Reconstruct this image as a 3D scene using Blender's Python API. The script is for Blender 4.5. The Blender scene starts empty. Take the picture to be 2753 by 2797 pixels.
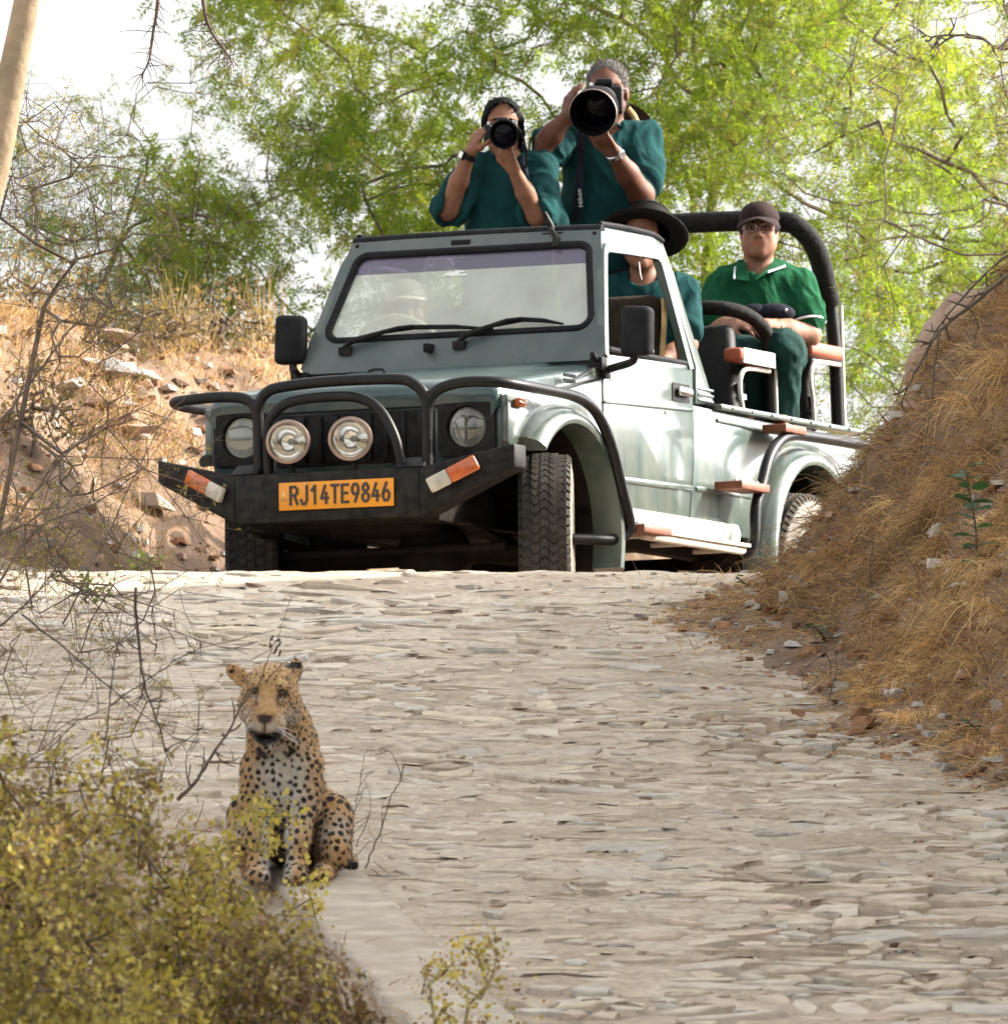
import bpy, bmesh, math, random, time
import numpy as np
from mathutils import Vector, Matrix

scene = bpy.context.scene
C = scene.collection
RAD = math.radians
T0 = time.time()

# ------------------------------------------------------------------ camera
FPX = 35425.0            # focal length in photograph pixels (2753 wide)
PCX, PCY = 1376.5, 1398.5
PITCH = RAD(4.0)
cam = bpy.data.cameras.new('camera')
cam_o = bpy.data.objects.new('camera', cam)
C.objects.link(cam_o)
scene.camera = cam_o
cam_o.location = (0, 0, 0)
cam_o.rotation_euler = (RAD(90) + PITCH, 0, 0)
cam.sensor_fit = 'VERTICAL'
cam.sensor_height = 24.0
cam.lens = 24.0 * FPX / 2797.0
cam.clip_start = 0.5
cam.clip_end = 3000
cam.dof.use_dof = True
cam.dof.focus_distance = 45.8
cam.dof.aperture_fstop = cam.lens / 1000.0 / 0.036

# ------------------------------------------------------------------ sky, sun, exposure
SUN_AZ, SUN_EL = RAD(77), RAD(31)
world = bpy.data.worlds.new('World')
scene.world = world
world.use_nodes = True
nt = world.node_tree
nt.nodes.clear()
sky = nt.nodes.new('ShaderNodeTexSky')
sky.sky_type = 'NISHITA'
sky.sun_disc = False
sky.sun_elevation = SUN_EL
sky.sun_rotation = SUN_AZ
sky.air_density = 0.9
sky.dust_density = 6.0
sky.ozone_density = 0.6
hs = nt.nodes.new('ShaderNodeHueSaturation')
hs.inputs['Saturation'].default_value = 0.08
bg = nt.nodes.new('ShaderNodeBackground')
bg.inputs['Strength'].default_value = 0.15
wo = nt.nodes.new('ShaderNodeOutputWorld')
nt.links.new(sky.outputs[0], hs.inputs['Color'])
nt.links.new(hs.outputs[0], bg.inputs['Color'])
nt.links.new(bg.outputs[0], wo.inputs['Surface'])
sun = bpy.data.lights.new('sun', 'SUN')
sun.energy = 2.9
sun.angle = RAD(0.53)
sun.color = (1.0, 0.89, 0.74)
sun_o = bpy.data.objects.new('sun', sun)
C.objects.link(sun_o)
sdir = Vector((math.cos(SUN_EL) * math.sin(SUN_AZ), math.cos(SUN_EL) * math.cos(SUN_AZ), math.sin(SUN_EL)))
sun_o.rotation_euler = sdir.to_track_quat('Z', 'Y').to_euler()
sun_o.location = (20, 50, 30)
scene.view_settings.view_transform = 'Standard'
scene.view_settings.look = 'None'
scene.view_settings.gamma = 1.0
scene.view_settings.use_curve_mapping = False
scene.view_settings.exposure = 2.05
scene.cycles.max_bounces = 8
scene.cycles.transparent_max_bounces = 16

# ------------------------------------------------------------------ helpers
R = random.Random(11)
RN = np.random.default_rng(11)

def at(dx, dy, Y):
    """world point on the vertical plane y=Y that stands at (dx,dy) of the 1904 px wide photograph"""
    sx, sy = dx / .69161, dy / .69161
    r = (sx - PCX) / FPX
    u = -(sy - PCY) / FPX
    d = np.array([r, math.cos(PITCH) - u * math.sin(PITCH), math.sin(PITCH) + u * math.cos(PITCH)])
    return d * (Y / d[1])

def V3(p):
    return np.array(p, dtype=float)

def norm(v):
    v = np.asarray(v, float)
    n = np.linalg.norm(v)
    return v / n if n > 1e-12 else v

def tag(o, label=None, cat=None, group=None, kind=None):
    if label: o['label'] = label
    if cat: o['category'] = cat
    if group: o['group'] = group
    if kind: o['kind'] = kind
    return o

def empty(name, loc=(0, 0, 0), label=None, cat=None, group=None, mat=None):
    o = bpy.data.objects.new(name, None)
    C.objects.link(o)
    o.empty_display_size = 0.05
    if mat is not None:
        o.matrix_world = mat
    else:
        o.location = loc
    return tag(o, label, cat, group)

def link(name, me, mat=None, parent=None, loc=None):
    o = bpy.data.objects.new(name, me)
    C.objects.link(o)
    if mat is not None and len(me.materials) == 0:
        me.materials.append(mat)
    if parent is not None:
        o.parent = parent
    if loc is not None:
        o.location = loc
    return o

def mesh_np(name, V, F, col=None, smooth=False):
    """V (n,3), F (m,k) -> mesh, optional point colours"""
    V = np.ascontiguousarray(V, dtype=np.float32)
    F = np.ascontiguousarray(F, dtype=np.int32)
    me = bpy.data.meshes.new(name)
    m, k = F.shape
    me.vertices.add(len(V)); me.vertices.foreach_set('co', V.ravel())
    me.loops.add(m * k); me.loops.foreach_set('vertex_index', F.ravel())
    me.polygons.add(m)
    me.polygons.foreach_set('loop_start', np.arange(0, m * k, k, dtype=np.int32))
    me.polygons.foreach_set('loop_total', np.full(m, k, dtype=np.int32))
    me.polygons.foreach_set('use_smooth', np.full(m, bool(smooth)))
    me.update(calc_edges=True)
    if col is not None:
        set_col(me, col)
    return me

def set_col(me, col):
    a = me.color_attributes.new('Col', 'FLOAT_COLOR', 'POINT')
    c = np.ones((len(me.vertices), 4), dtype=np.float32)
    c[:, :3] = col
    a.data.foreach_set('color', c.ravel())

def catmull(pts, n=6, closed=False):
    P = [V3(p) for p in pts]
    out = []
    m = len(P)
    rng = range(m if closed else m - 1)
    for i in rng:
        if closed:
            a, b, c, d = P[(i - 1) % m], P[i], P[(i + 1) % m], P[(i + 2) % m]
        else:
            b, c = P[i], P[i + 1]
            a = P[i - 1] if i > 0 else b * 2 - c
            d = P[i + 2] if i + 2 < m else c * 2 - b
        for j in range(n):
            t = j / n
            out.append(0.5 * ((2 * b) + (c - a) * t + (2 * a - 5 * b + 4 * c - d) * t * t + (3 * b - a - 3 * c + d) * t ** 3))
    if not closed:
        out.append(P[-1])
    return out

def rot_axis(v, a, ang):
    a = norm(a)
    return v * math.cos(ang) + np.cross(a, v) * math.sin(ang) + a * np.dot(a, v) * (1 - math.cos(ang))

class MB:
    def __init__(s):
        s.v = []; s.f = []
    def add(s, vs, fs):
        o = len(s.v)
        s.v += [tuple(float(q) for q in v) for v in vs]
        s.f += [tuple(i + o for i in f) for f in fs]
        return s
    def hexa(s, p):
        return s.add(p, [(0, 3, 2, 1), (4, 5, 6, 7), (0, 1, 5, 4), (1, 2, 6, 5), (2, 3, 7, 6), (3, 0, 4, 7)])
    def box(s, lo, hi, M=None):
        x0, y0, z0 = lo; x1, y1, z1 = hi
        p = [(x0, y0, z0), (x1, y0, z0), (x1, y1, z0), (x0, y1, z0), (x0, y0, z1), (x1, y0, z1), (x1, y1, z1), (x0, y1, z1)]
        if M is not None:
            p = [tuple(M @ Vector(q)) for q in p]
        return s.hexa(p)
    def tube(s, pts, r, n=10, closed=False, cap=True):
        P = [V3(p) for p in pts]
        m = len(P)
        rs = [r] * m if np.isscalar(r) else list(r)
        tan = []
        for i in range(m):
            if closed:
                t = P[(i + 1) % m] - P[i - 1]
            else:
                t = P[min(i + 1, m - 1)] - P[max(i - 1, 0)]
            tan.append(norm(t))
        up = V3((0, 0, 1)) if abs(tan[0][2]) < .9 else V3((1, 0, 0))
        nrm = norm(np.cross(np.cross(tan[0], up), tan[0]))
        vs = []
        for i in range(m):
            if i:
                nrm = norm(nrm - tan[i] * np.dot(nrm, tan[i]))
            b = np.cross(tan[i], nrm)
            for k in range(n):
                a = 2 * math.pi * k / n
                vs.append(P[i] + rs[i] * (nrm * math.cos(a) + b * math.sin(a)))
        fs = []
        for i in range(m if closed else m - 1):
            j = (i + 1) % m
            for k in range(n):
                l = (k + 1) % n
                fs.append((i * n + k, i * n + l, j * n + l, j * n + k))
        if cap and not closed:
            fs.append(tuple(range(n - 1, -1, -1)))
            fs.append(tuple((m - 1) * n + k for k in range(n)))
        return s.add(vs, fs)
    def lathe(s, prof, origin, axis, n=32, cap=True, closed=False):
        """prof: list of (radius, height along axis)"""
        axis = norm(axis); o = V3(origin)
        u = V3((0, 0, 1)) if abs(axis[2]) < .9 else V3((1, 0, 0))
        u = norm(np.cross(np.cross(axis, u), axis)); w = np.cross(axis, u)
        vs = []; fs = []
        m = len(prof)
        for (r, h) in prof:
            for k in range(n):
                a = 2 * math.pi * k / n
                vs.append(o + axis * h + r * (u * math.cos(a) + w * math.sin(a)))
        for i in range(m if closed else m - 1):
            j = (i + 1) % m
            for k in range(n):
                l = (k + 1) % n
                fs.append((i * n + k, i * n + l, j * n + l, j * n + k))
        if cap and not closed:
            fs.append(tuple(range(n - 1, -1, -1)))
            fs.append(tuple((m - 1) * n + k for k in range(n)))
        return s.add(vs, fs)
    def prism(s, poly, vec):
        n = len(poly); v = V3(vec)
        a = [V3(p) for p in poly]
        return s.add(a + [p + v for p in a],
                     [tuple(range(n)), tuple(range(2 * n - 1, n - 1, -1))] +
                     [(i, i + n, (i + 1) % n + n, (i + 1) % n) for i in range(n)])
    def strip(s, A, B, closed=False):
        n = len(A)
        fs = [(i, (i + 1) % n, (i + 1) % n + n, i + n) for i in range(n if closed else n - 1)]
        return s.add(list(A) + list(B), fs)
    def sweep(s, path, frames, prof, cap=True, closed=False):
        """path points, frames [(u,w)], prof [(a,b)] closed profile"""
        vs = []; k = len(prof); m = len(path)
        for p, (u, w) in zip(path, frames):
            for a, b in prof:
                vs.append(V3(p) + V3(u) * a + V3(w) * b)
        fs = []
        for i in range(m if closed else m - 1):
            j = (i + 1) % m
            for q in range(k):
                r = (q + 1) % k
                fs.append((i * k + q, i * k + r, j * k + r, j * k + q))
        if cap and not closed:
            fs.append(tuple(range(k - 1, -1, -1)))
            fs.append(tuple((m - 1) * k + q for q in range(k)))
        return s.add(vs, fs)
    def ell(s, c, r, nu=16, nv=10, M=None):
        vs = []; fs = []
        c = V3(c)
        for j in range(1, nv):
            th = math.pi * j / nv
            for i in range(nu):
                ph = 2 * math.pi * i / nu
                p = V3((r[0] * math.sin(th) * math.cos(ph), r[1] * math.sin(th) * math.sin(ph), r[2] * math.cos(th)))
                vs.append(c + (M @ p if M is not None else p))
        top = len(vs); pt = V3((0, 0, r[2])); pb = -pt
        vs.append(c + (M @ pt if M is not None else pt)); vs.append(c + (M @ pb if M is not None else pb))
        for j in range(nv - 2):
            for i in range(nu):
                k = (i + 1) % nu
                fs.append((j * nu + i, (j + 1) * nu + i, (j + 1) * nu + k, j * nu + k))
        for i in range(nu):
            k = (i + 1) % nu
            fs.append((top, i, k))
            fs.append((top + 1, (nv - 2) * nu + k, (nv - 2) * nu + i))
        return s.add(vs, fs)
    def build(s, name, mat, parent=None, bevel=0, seg=2, ang=38, sub=0, recalc=True):
        me = bpy.data.meshes.new(name)
        bm = bmesh.new()
        bv = [bm.verts.new(v) for v in s.v]
        for f in s.f:
            try:
                bm.faces.new([bv[i] for i in f])
            except ValueError:
                pass
        if recalc:
            bmesh.ops.recalc_face_normals(bm, faces=bm.faces)
        if bevel:
            ed = [e for e in bm.edges if len(e.link_faces) == 2 and e.calc_face_angle(0) > RAD(30)]
            bmesh.ops.bevel(bm, geom=ed, offset=bevel, segments=seg, affect='EDGES', profile=.5, clamp_overlap=True)
        if sub:
            bmesh.ops.subdivide_edges(bm, edges=bm.edges[:], cuts=sub, use_grid_fill=True)
        for f in bm.faces:
            f.smooth = True
        bm.to_mesh(me); bm.free()
        me.set_sharp_from_angle(angle=RAD(ang))
        return link(name, me, mat, parent)

# ---- smooth-union distance fields for bodies
class SDF:
    def __init__(s, lo, hi, h):
        s.lo = V3(lo); s.h = h
        s.n = np.ceil((V3(hi) - s.lo) / h).astype(int) + 1
        s.F = np.full(tuple(s.n), 0.2, dtype=np.float32); s.k = 1.0
        s.ax = [(s.lo[i] + h * np.arange(s.n[i])).astype(np.float32) for i in range(3)]
    def _sl(s, lo, hi):
        a = np.maximum(np.floor((V3(lo) - s.lo) / s.h).astype(int), 0)
        b = np.minimum(np.ceil((V3(hi) - s.lo) / s.h).astype(int) + 1, s.n)
        if np.any(b <= a):
            return None
        sl = tuple(slice(a[i], b[i]) for i in range(3))
        g = np.meshgrid(s.ax[0][sl[0]], s.ax[1][sl[1]], s.ax[2][sl[2]], indexing='ij', sparse=True)
        return sl, g
    def _mix(s, sl, d, k, sub):
        f = s.F[sl]
        if sub:
            d = -d
            hh = np.maximum(k - np.abs(f - d), 0) / k
            s.F[sl] = np.maximum(f, d) + hh * hh * k * .25
        else:
            hh = np.maximum(k - np.abs(f - d), 0) / k
            s.F[sl] = np.minimum(f, d) - hh * hh * k * .25
    def cone(s, a, b, ra, rb=None, k=.02, sub=False):
        rb = ra if rb is None else rb
        ra, rb = ra * s.k, rb * s.k
        a = V3(a); b = V3(b); m = max(ra, rb) + k + s.h * 2
        q = s._sl(np.minimum(a, b) - m, np.maximum(a, b) + m)
        if q is None: return s
        sl, (x, y, z) = q
        ab = b - a; L = max(ab @ ab, 1e-12)
        t = np.clip(((x - a[0]) * ab[0] + (y - a[1]) * ab[1] + (z - a[2]) * ab[2]) / L, 0, 1)
        d = np.sqrt((x - a[0] - t * ab[0]) ** 2 + (y - a[1] - t * ab[1]) ** 2 + (z - a[2] - t * ab[2]) ** 2) - (ra + (rb - ra) * t)
        s._mix(sl, d.astype(np.float32), k, sub)
        return s
    def chain(s, pts, rs, k=.02):
        for i in range(len(pts) - 1):
            s.cone(pts[i], pts[i + 1], rs[i], rs[i + 1], k)
        return s
    def ell(s, c, r, k=.02, M=None, sub=False):
        c = V3(c); r = np.asarray(r, float) * s.k; m = max(r) + k + s.h * 2
        q = s._sl(c - m, c + m)
        if q is None: return s
        sl, (x, y, z) = q
        x = x - c[0]; y = y - c[1]; z = z - c[2]
        if M is not None:
            Mt = np.asarray(M).T
            x, y, z = (Mt[0, 0] * x + Mt[0, 1] * y + Mt[0, 2] * z, Mt[1, 0] * x + Mt[1, 1] * y + Mt[1, 2] * z, Mt[2, 0] * x + Mt[2, 1] * y + Mt[2, 2] * z)
        k0 = np.sqrt((x / r[0]) ** 2 + (y / r[1]) ** 2 + (z / r[2]) ** 2)
        k1 = np.sqrt((x / r[0] ** 2) ** 2 + (y / r[1] ** 2) ** 2 + (z / r[2] ** 2) ** 2) + 1e-9
        s._mix(sl, (k0 * (k0 - 1) / k1).astype(np.float32), k, sub)
        return s
    def cut(s, p, n, k=.006):
        """keep the side opposite to n"""
        n = norm(n); p = V3(p)
        g = np.meshgrid(*s.ax, indexing='ij', sparse=True)
        d = (g[0] - p[0]) * n[0] + (g[1] - p[1]) * n[1] + (g[2] - p[2]) * n[2]
        f = s.F; d = d.astype(np.float32)
        hh = np.maximum(k - np.abs(f - d), 0) / k
        s.F = np.maximum(f, d) + hh * hh * k * .25
        return s
    def union(s, o, k=.01):
        hh = np.maximum(k - np.abs(s.F - o.F), 0) / k
        s.F = np.minimum(s.F, o.F) - hh * hh * k * .25
        return s
    def mesh(s):
        F = s.F
        F[0], F[-1], F[:, 0], F[:, -1], F[:, :, 0], F[:, :, -1] = .1, .1, .1, .1, .1, .1
        ins = F < 0
        nx, ny, nz = F.shape
        cnt = np.zeros((nx - 1, ny - 1, nz - 1), np.int8)
        for i in (0, 1):
            for j in (0, 1):
                for k in (0, 1):
                    cnt += ins[i:nx - 1 + i, j:ny - 1 + j, k:nz - 1 + k]
        mask = (cnt > 0) & (cnt < 8)
        I = np.argwhere(mask)
        idx = np.full(mask.shape, -1, np.int32)
        idx[mask] = np.arange(len(I))
        acc = np.zeros((len(I), 3)); c = np.zeros(len(I))
        E = np.eye(3, dtype=int)
        for axn in range(3):
            o1, o2 = [q for q in range(3) if q != axn]
            for p in (0, 1):
                for q in (0, 1):
                    a = E[o1] * p + E[o2] * q
                    A = I + a; B = A + E[axn]
                    fa = F[A[:, 0], A[:, 1], A[:, 2]]; fb = F[B[:, 0], B[:, 1], B[:, 2]]
                    cr = (fa < 0) != (fb < 0)
                    t = np.where(cr, fa / np.where(cr, fa - fb, 1), 0)
                    acc[cr] += a + t[cr, None] * E[axn]
                    c[cr] += 1
        V = (I + acc / c[:, None]) * s.h + s.lo
        Q = []
        for axn in range(3):
            o1, o2 = [(1, 2), (2, 0), (0, 1)][axn]
            sa = [slice(None)] * 3; sb = [slice(None)] * 3
            sa[axn] = slice(0, -1); sb[axn] = slice(1, None)
            A = ins[tuple(sa)]; B = ins[tuple(sb)]
            P = np.argwhere(A != B)
            P = P[(P[:, o1] > 0) & (P[:, o2] > 0) & (P[:, o1] < F.shape[o1] - 1) & (P[:, o2] < F.shape[o2] - 1)]
            fl = A[P[:, 0], P[:, 1], P[:, 2]]
            def ci(d1, d2):
                W = P - E[o1] * d1 - E[o2] * d2
                return idx[W[:, 0], W[:, 1], W[:, 2]]
            q = np.stack([ci(1, 1), ci(0, 1), ci(0, 0), ci(1, 0)], 1)
            q[~fl] = q[~fl][:, ::-1]
            Q.append(q)
        return V, np.concatenate(Q)
    def build(s, name, mat, parent=None, smooth=1, col=None):
        V, Q = s.mesh()
        for _ in range(smooth):
            S = np.zeros_like(V); n = np.zeros(len(V))
            for a, b in ((0, 1), (1, 2), (2, 3), (3, 0)):
                np.add.at(S, Q[:, a], V[Q[:, b]]); np.add.at(S, Q[:, b], V[Q[:, a]])
                np.add.at(n, Q[:, a], 1); np.add.at(n, Q[:, b], 1)
            V = V * .5 + .5 * S / n[:, None]
        me = mesh_np(name, V, Q, smooth=True)
        if col is not None:
            set_col(me, col(V, me) if callable(col) else col)
        return link(name, me, mat, parent)

# ---- lattice value noise for numpy
def _hash(ix, iy, iz, seed):
    h = (ix.astype(np.int64) * 374761393 + iy.astype(np.int64) * 668265263 + iz.astype(np.int64) * 2147483647 + seed * 974711) & 0xffffffff
    h = ((h ^ (h >> 13)) * 1274126177) & 0xffffffff
    h = ((h ^ (h >> 16)) * 2246822519) & 0xffffffff
    return ((h ^ (h >> 15)) & 0xffff) / 65535.0

def vnoise(x, y, z=0.0, seed=0):
    x, y, z = np.broadcast_arrays(np.asarray(x, float), np.asarray(y, float), np.asarray(z, float))
    ix, iy, iz = np.floor(x), np.floor(y), np.floor(z)
    fx, fy, fz = x - ix, y - iy, z - iz
    fx, fy, fz = [f * f * (3 - 2 * f) for f in (fx, fy, fz)]
    r = 0
    for i in (0, 1):
        for j in (0, 1):
            for k in (0, 1):
                r = r + _hash(ix + i, iy + j, iz + k, seed) * (fx if i else 1 - fx) * (fy if j else 1 - fy) * (fz if k else 1 - fz)
    return r * 2 - 1

def fbm(x, y, z=0.0, seed=0, o=4):
    r = 0; a = .5
    for i in range(o):
        r = r + a * vnoise(np.asarray(x) * 2 ** i, np.asarray(y) * 2 ** i, np.asarray(z) * 2 ** i, seed + i); a *= .5
    return r

# ------------------------------------------------------------------ materials
def nodes_of(name):
    m = bpy.data.materials.new(name)
    m.use_nodes = True
    t = m.node_tree
    t.nodes.clear()
    out = t.nodes.new('ShaderNodeOutputMaterial')
    return m, t, out

def mat(name, col, rough=.6, metal=0, spec=.5, var=.12, vscale=20, bump=0, bscale=80, col2=None, c2fac=0, c2scale=6, coat=0, objrand=0, sheen=0, streak=0):
    m, t, out = nodes_of(name)
    N = t.nodes.new; L = t.links.new
    p = N('ShaderNodeBsdfPrincipled')
    L(p.outputs[0], out.inputs['Surface'])
    tc = N('ShaderNodeTexCoord')
    nz = N('ShaderNodeTexNoise'); nz.inputs['Scale'].default_value = vscale; nz.inputs['Detail'].default_value = 5
    L(tc.outputs['Object'], nz.inputs['Vector'])
    mr = N('ShaderNodeMapRange'); mr.inputs['To Min'].default_value = 1 - var * 2; mr.inputs['To Max'].default_value = 1 + var * 2
    mr.inputs['From Min'].default_value = .25; mr.inputs['From Max'].default_value = .75
    L(nz.outputs['Fac'], mr.inputs['Value'])
    mul = N('ShaderNodeMix'); mul.data_type = 'RGBA'; mul.blend_type = 'MULTIPLY'; mul.inputs[0].default_value = 1
    mul.inputs[6].default_value = (*col, 1)
    L(mr.outputs[0], mul.inputs[7])
    last = mul.outputs[2]
    if col2 is not None:
        n2 = N('ShaderNodeTexNoise'); n2.inputs['Scale'].default_value = c2scale; n2.inputs['Detail'].default_value = 6; n2.inputs['Roughness'].default_value = .65
        if streak:
            mp = N('ShaderNodeMapping'); mp.inputs['Scale'].default_value = (1, 1.2, streak); L(tc.outputs['Object'], mp.inputs['Vector']); L(mp.outputs[0], n2.inputs['Vector'])
        else:
            L(tc.outputs['Object'], n2.inputs['Vector'])
        r2 = N('ShaderNodeMapRange'); r2.inputs['From Min'].default_value = .35; r2.inputs['From Max'].default_value = .7
        r2.inputs['To Min'].default_value = 0; r2.inputs['To Max'].default_value = c2fac
        L(n2.outputs['Fac'], r2.inputs['Value'])
        mx = N('ShaderNodeMix'); mx.data_type = 'RGBA'
        L(r2.outputs[0], mx.inputs[0]); L(last, mx.inputs[6]); mx.inputs[7].default_value = (*col2, 1)
        last = mx.outputs[2]
    if objrand:
        oi = N('ShaderNodeObjectInfo')
        r3 = N('ShaderNodeMapRange'); r3.inputs['To Min'].default_value = 1 - objrand; r3.inputs['To Max'].default_value = 1 + objrand
        L(oi.outputs['Random'], r3.inputs['Value'])
        m3 = N('ShaderNodeMix'); m3.data_type = 'RGBA'; m3.blend_type = 'MULTIPLY'; m3.inputs[0].default_value = 1
        L(last, m3.inputs[6]); L(r3.outputs[0], m3.inputs[7])
        last = m3.outputs[2]
    L(last, p.inputs['Base Color'])
    p.inputs['Roughness'].default_value = rough
    p.inputs['Metallic'].default_value = metal
    p.inputs['Specular IOR Level'].default_value = spec
    p.inputs['Coat Weight'].default_value = coat
    p.inputs['Coat Roughness'].default_value = .08
    p.inputs['Sheen Weight'].default_value = sheen
    if bump:
        nb = N('ShaderNodeTexNoise'); nb.inputs['Scale'].default_value = bscale; nb.inputs['Detail'].default_value = 6
        L(tc.outputs['Object'], nb.inputs['Vector'])
        b = N('ShaderNodeBump'); b.inputs['Strength'].default_value = bump; b.inputs['Distance'].default_value = .01
        L(nb.outputs['Fac'], b.inputs['Height']); L(b.outputs[0], p.inputs['Normal'])
    return m

def attr_mat(name, rough=.8, spec=.3, var=.15, vscale=60, bump=0, bscale=120, transl=0, tcol=(1, 1, 1), sss=0, sheen=0):
    """base colour from the 'Col' attribute"""
    m, t, out = nodes_of(name)
    N = t.nodes.new; L = t.links.new
    p = N('ShaderNodeBsdfPrincipled')
    at_ = N('ShaderNodeAttribute'); at_.attribute_name = 'Col'
    tc = N('ShaderNodeTexCoord')
    nz = N('ShaderNodeTexNoise'); nz.inputs['Scale'].default_value = vscale; nz.inputs['Detail'].default_value = 4
    L(tc.outputs['Object'], nz.inputs['Vector'])
    mr = N('ShaderNodeMapRange'); mr.inputs['To Min'].default_value = 1 - var * 2; mr.inputs['To Max'].default_value = 1 + var * 2
    mr.inputs['From Min'].default_value = .25; mr.inputs['From Max'].default_value = .75
    L(nz.outputs['Fac'], mr.inputs['Value'])
    mul = N('ShaderNodeMix'); mul.data_type = 'RGBA'; mul.blend_type = 'MULTIPLY'; mul.inputs[0].default_value = 1
    L(at_.outputs['Color'], mul.inputs[6]); L(mr.outputs[0], mul.inputs[7])
    L(mul.outputs[2], p.inputs['Base Color'])
    p.inputs['Roughness'].default_value = rough
    p.inputs['Specular IOR Level'].default_value = spec
    p.inputs['Sheen Weight'].default_value = sheen
    if sss:
        p.inputs['Subsurface Weight'].default_value = sss
        p.inputs['Subsurface Radius'].default_value = (.012, .005, .003)
        p.inputs['Subsurface Scale'].default_value = 1
    if bump:
        nb = N('ShaderNodeTexNoise'); nb.inputs['Scale'].default_value = bscale; nb.inputs['Detail'].default_value = 6
        L(tc.outputs['Object'], nb.inputs['Vector'])
        b = N('ShaderNodeBump'); b.inputs['Strength'].default_value = bump; b.inputs['Distance'].default_value = .01
        L(nb.outputs['Fac'], b.inputs['Height']); L(b.outputs[0], p.inputs['Normal'])
    if transl:
        tr = N('ShaderNodeBsdfTranslucent')
        tm = N('ShaderNodeMix'); tm.data_type = 'RGBA'; tm.blend_type = 'MULTIPLY'; tm.inputs[0].default_value = 1
        L(mul.outputs[2], tm.inputs[6]); tm.inputs[7].default_value = (*tcol, 1)
        L(tm.outputs[2], tr.inputs['Color'])
        ms = N('ShaderNodeMixShader'); ms.inputs[0].default_value = transl
        L(p.outputs[0], ms.inputs[1]); L(tr.outputs[0], ms.inputs[2])
        L(ms.outputs[0], out.inputs['Surface'])
    else:
        L(p.outputs[0], out.inputs['Surface'])
    return m

M = {}
M['paint'] = mat('jeep_paint', (.020, .050, .053), .30, spec=.4, var=.08, vscale=9, col2=(.20, .20, .17), c2fac=.30, c2scale=2.6, coat=.3)  # front and hood copy, their shade put into a darker colour
M['paint_frame'] = mat('jeep_paint_sky_sheen', (.048, .074, .078), .36, spec=.4, var=.08, vscale=9, col2=(.22, .22, .19), c2fac=.35, c2scale=2.6, coat=.2)  # greyer copy, sky sheen on the raked frame put into the colour
M['paint_side'] = mat('jeep_paint_sunlit_dust', (.030, .056, .051), .32, spec=.5, var=.10, vscale=7, col2=(.235, .235, .19), c2fac=.46, c2scale=5.5, coat=.6, streak=.35)  # streaky dust on a paler copy, sunlit glare put into the colour
M['white_paint'] = mat('pale_paint', (.62, .60, .54), .4, var=.1, col2=(.4, .34, .26), c2fac=.5)
M['black'] = mat('black_metal', (.005, .0055, .006), .5, spec=.12, var=.2, col2=(.085, .072, .058), c2fac=.30, c2scale=22)
M['black_satin'] = mat('black_tube', (.006, .0065, .008), .4, spec=.2, var=.2, col2=(.07, .06, .05), c2fac=.12, c2scale=14)
M['rubber'] = mat('rubber', (.014, .014, .016), .75, spec=.12, var=.2)
M['tyre'] = mat('tyre_rubber', (.028, .027, .026), .85, spec=.15, var=.2, col2=(.20, .16, .12), c2fac=.22, c2scale=7, bump=.3)
M['sidewall'] = mat('dusty_sidewall', (.09, .083, .072), .85, var=.2, col2=(.4, .34, .26), c2fac=.6, c2scale=8)
M['rim'] = mat('rim_paint', (.5, .48, .43), .45, var=.12, col2=(.2, .15, .1), c2fac=.4)
M['pad'] = mat('roll_pad', (.014, .0135, .013), .8, spec=.12, var=.25, vscale=40, bump=.5, bscale=60)
M['seat'] = mat('black_vinyl', (.012, .011, .010), .6, spec=.25, var=.2, bump=.3)
M['seat_brown'] = mat('brown_fabric', (.035, .026, .018), .85, spec=.12, var=.2, bump=.4)
M['tan'] = mat('tan_fabric', (.42, .28, .12), .85, var=.2)
M['orange_pad'] = mat('orange_vinyl', (.30, .065, .028), .5, var=.15)
M['copper'] = mat('copper_step', (.15, .048, .022), .5, metal=.2, var=.2)
M['chrome'] = mat('chrome', (.7, .7, .68), .12, metal=1, var=.05)
M['reflector'] = mat('lamp_reflector', (.95, .93, .88), .10, metal=1, var=.08, vscale=30)
M['dull_refl'] = mat('dull_reflector', (.24, .23, .21), .25, metal=1, var=.15, vscale=30)
M['bezel'] = mat('bronze_bezel', (.30, .22, .18), .4, metal=.7, var=.1)
M['orange_lens'] = mat('orange_lens', (.42, .085, .010), .2, var=.12, coat=.5)
M['white_lens'] = mat('white_lens', (.42, .39, .32), .2, var=.12, coat=.5)
M['plate'] = mat('plate_yellow', (.66, .25, .002), .45, var=.04)
M['ink'] = mat('plate_ink', (.02, .018, .016), .5, var=.1)
M['faint_ink'] = mat('faint_print', (.62, .36, .12), .5, var=.1)
M['under'] = mat('underbody', (.010, .008, .007), .8, var=.25, spec=.2, col2=(.05, .03, .02), c2fac=.4, c2scale=8)
M['beige'] = mat('beige_plastic', (.40, .36, .28), .5, var=.1)
M['sticker'] = mat('sticker_white', (.75, .76, .74), .4, var=.05)
M['lens_black'] = mat('camera_black', (.006, .006, .007), .45, var=.2, spec=.22)
M['lens_in'] = mat('lens_hood_inside', (.004, .0035, .004), .9, spec=.08, var=.2)
M['lens_glass'] = mat('lens_glass', (.003, .003, .006), .08, spec=.10, var=.1)
M['silver'] = mat('silver_metal', (.55, .55, .55), .25, metal=1, var=.1)
M['hair'] = mat('black_hair', (.004, .0035, .0035), .6, spec=.06, var=.4, vscale=120, bump=.5, bscale=200)
M['grey_hair'] = mat('grey_hair', (.125, .115, .108), .8, spec=.1, var=.4, vscale=160, bump=.7, bscale=260)
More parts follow.
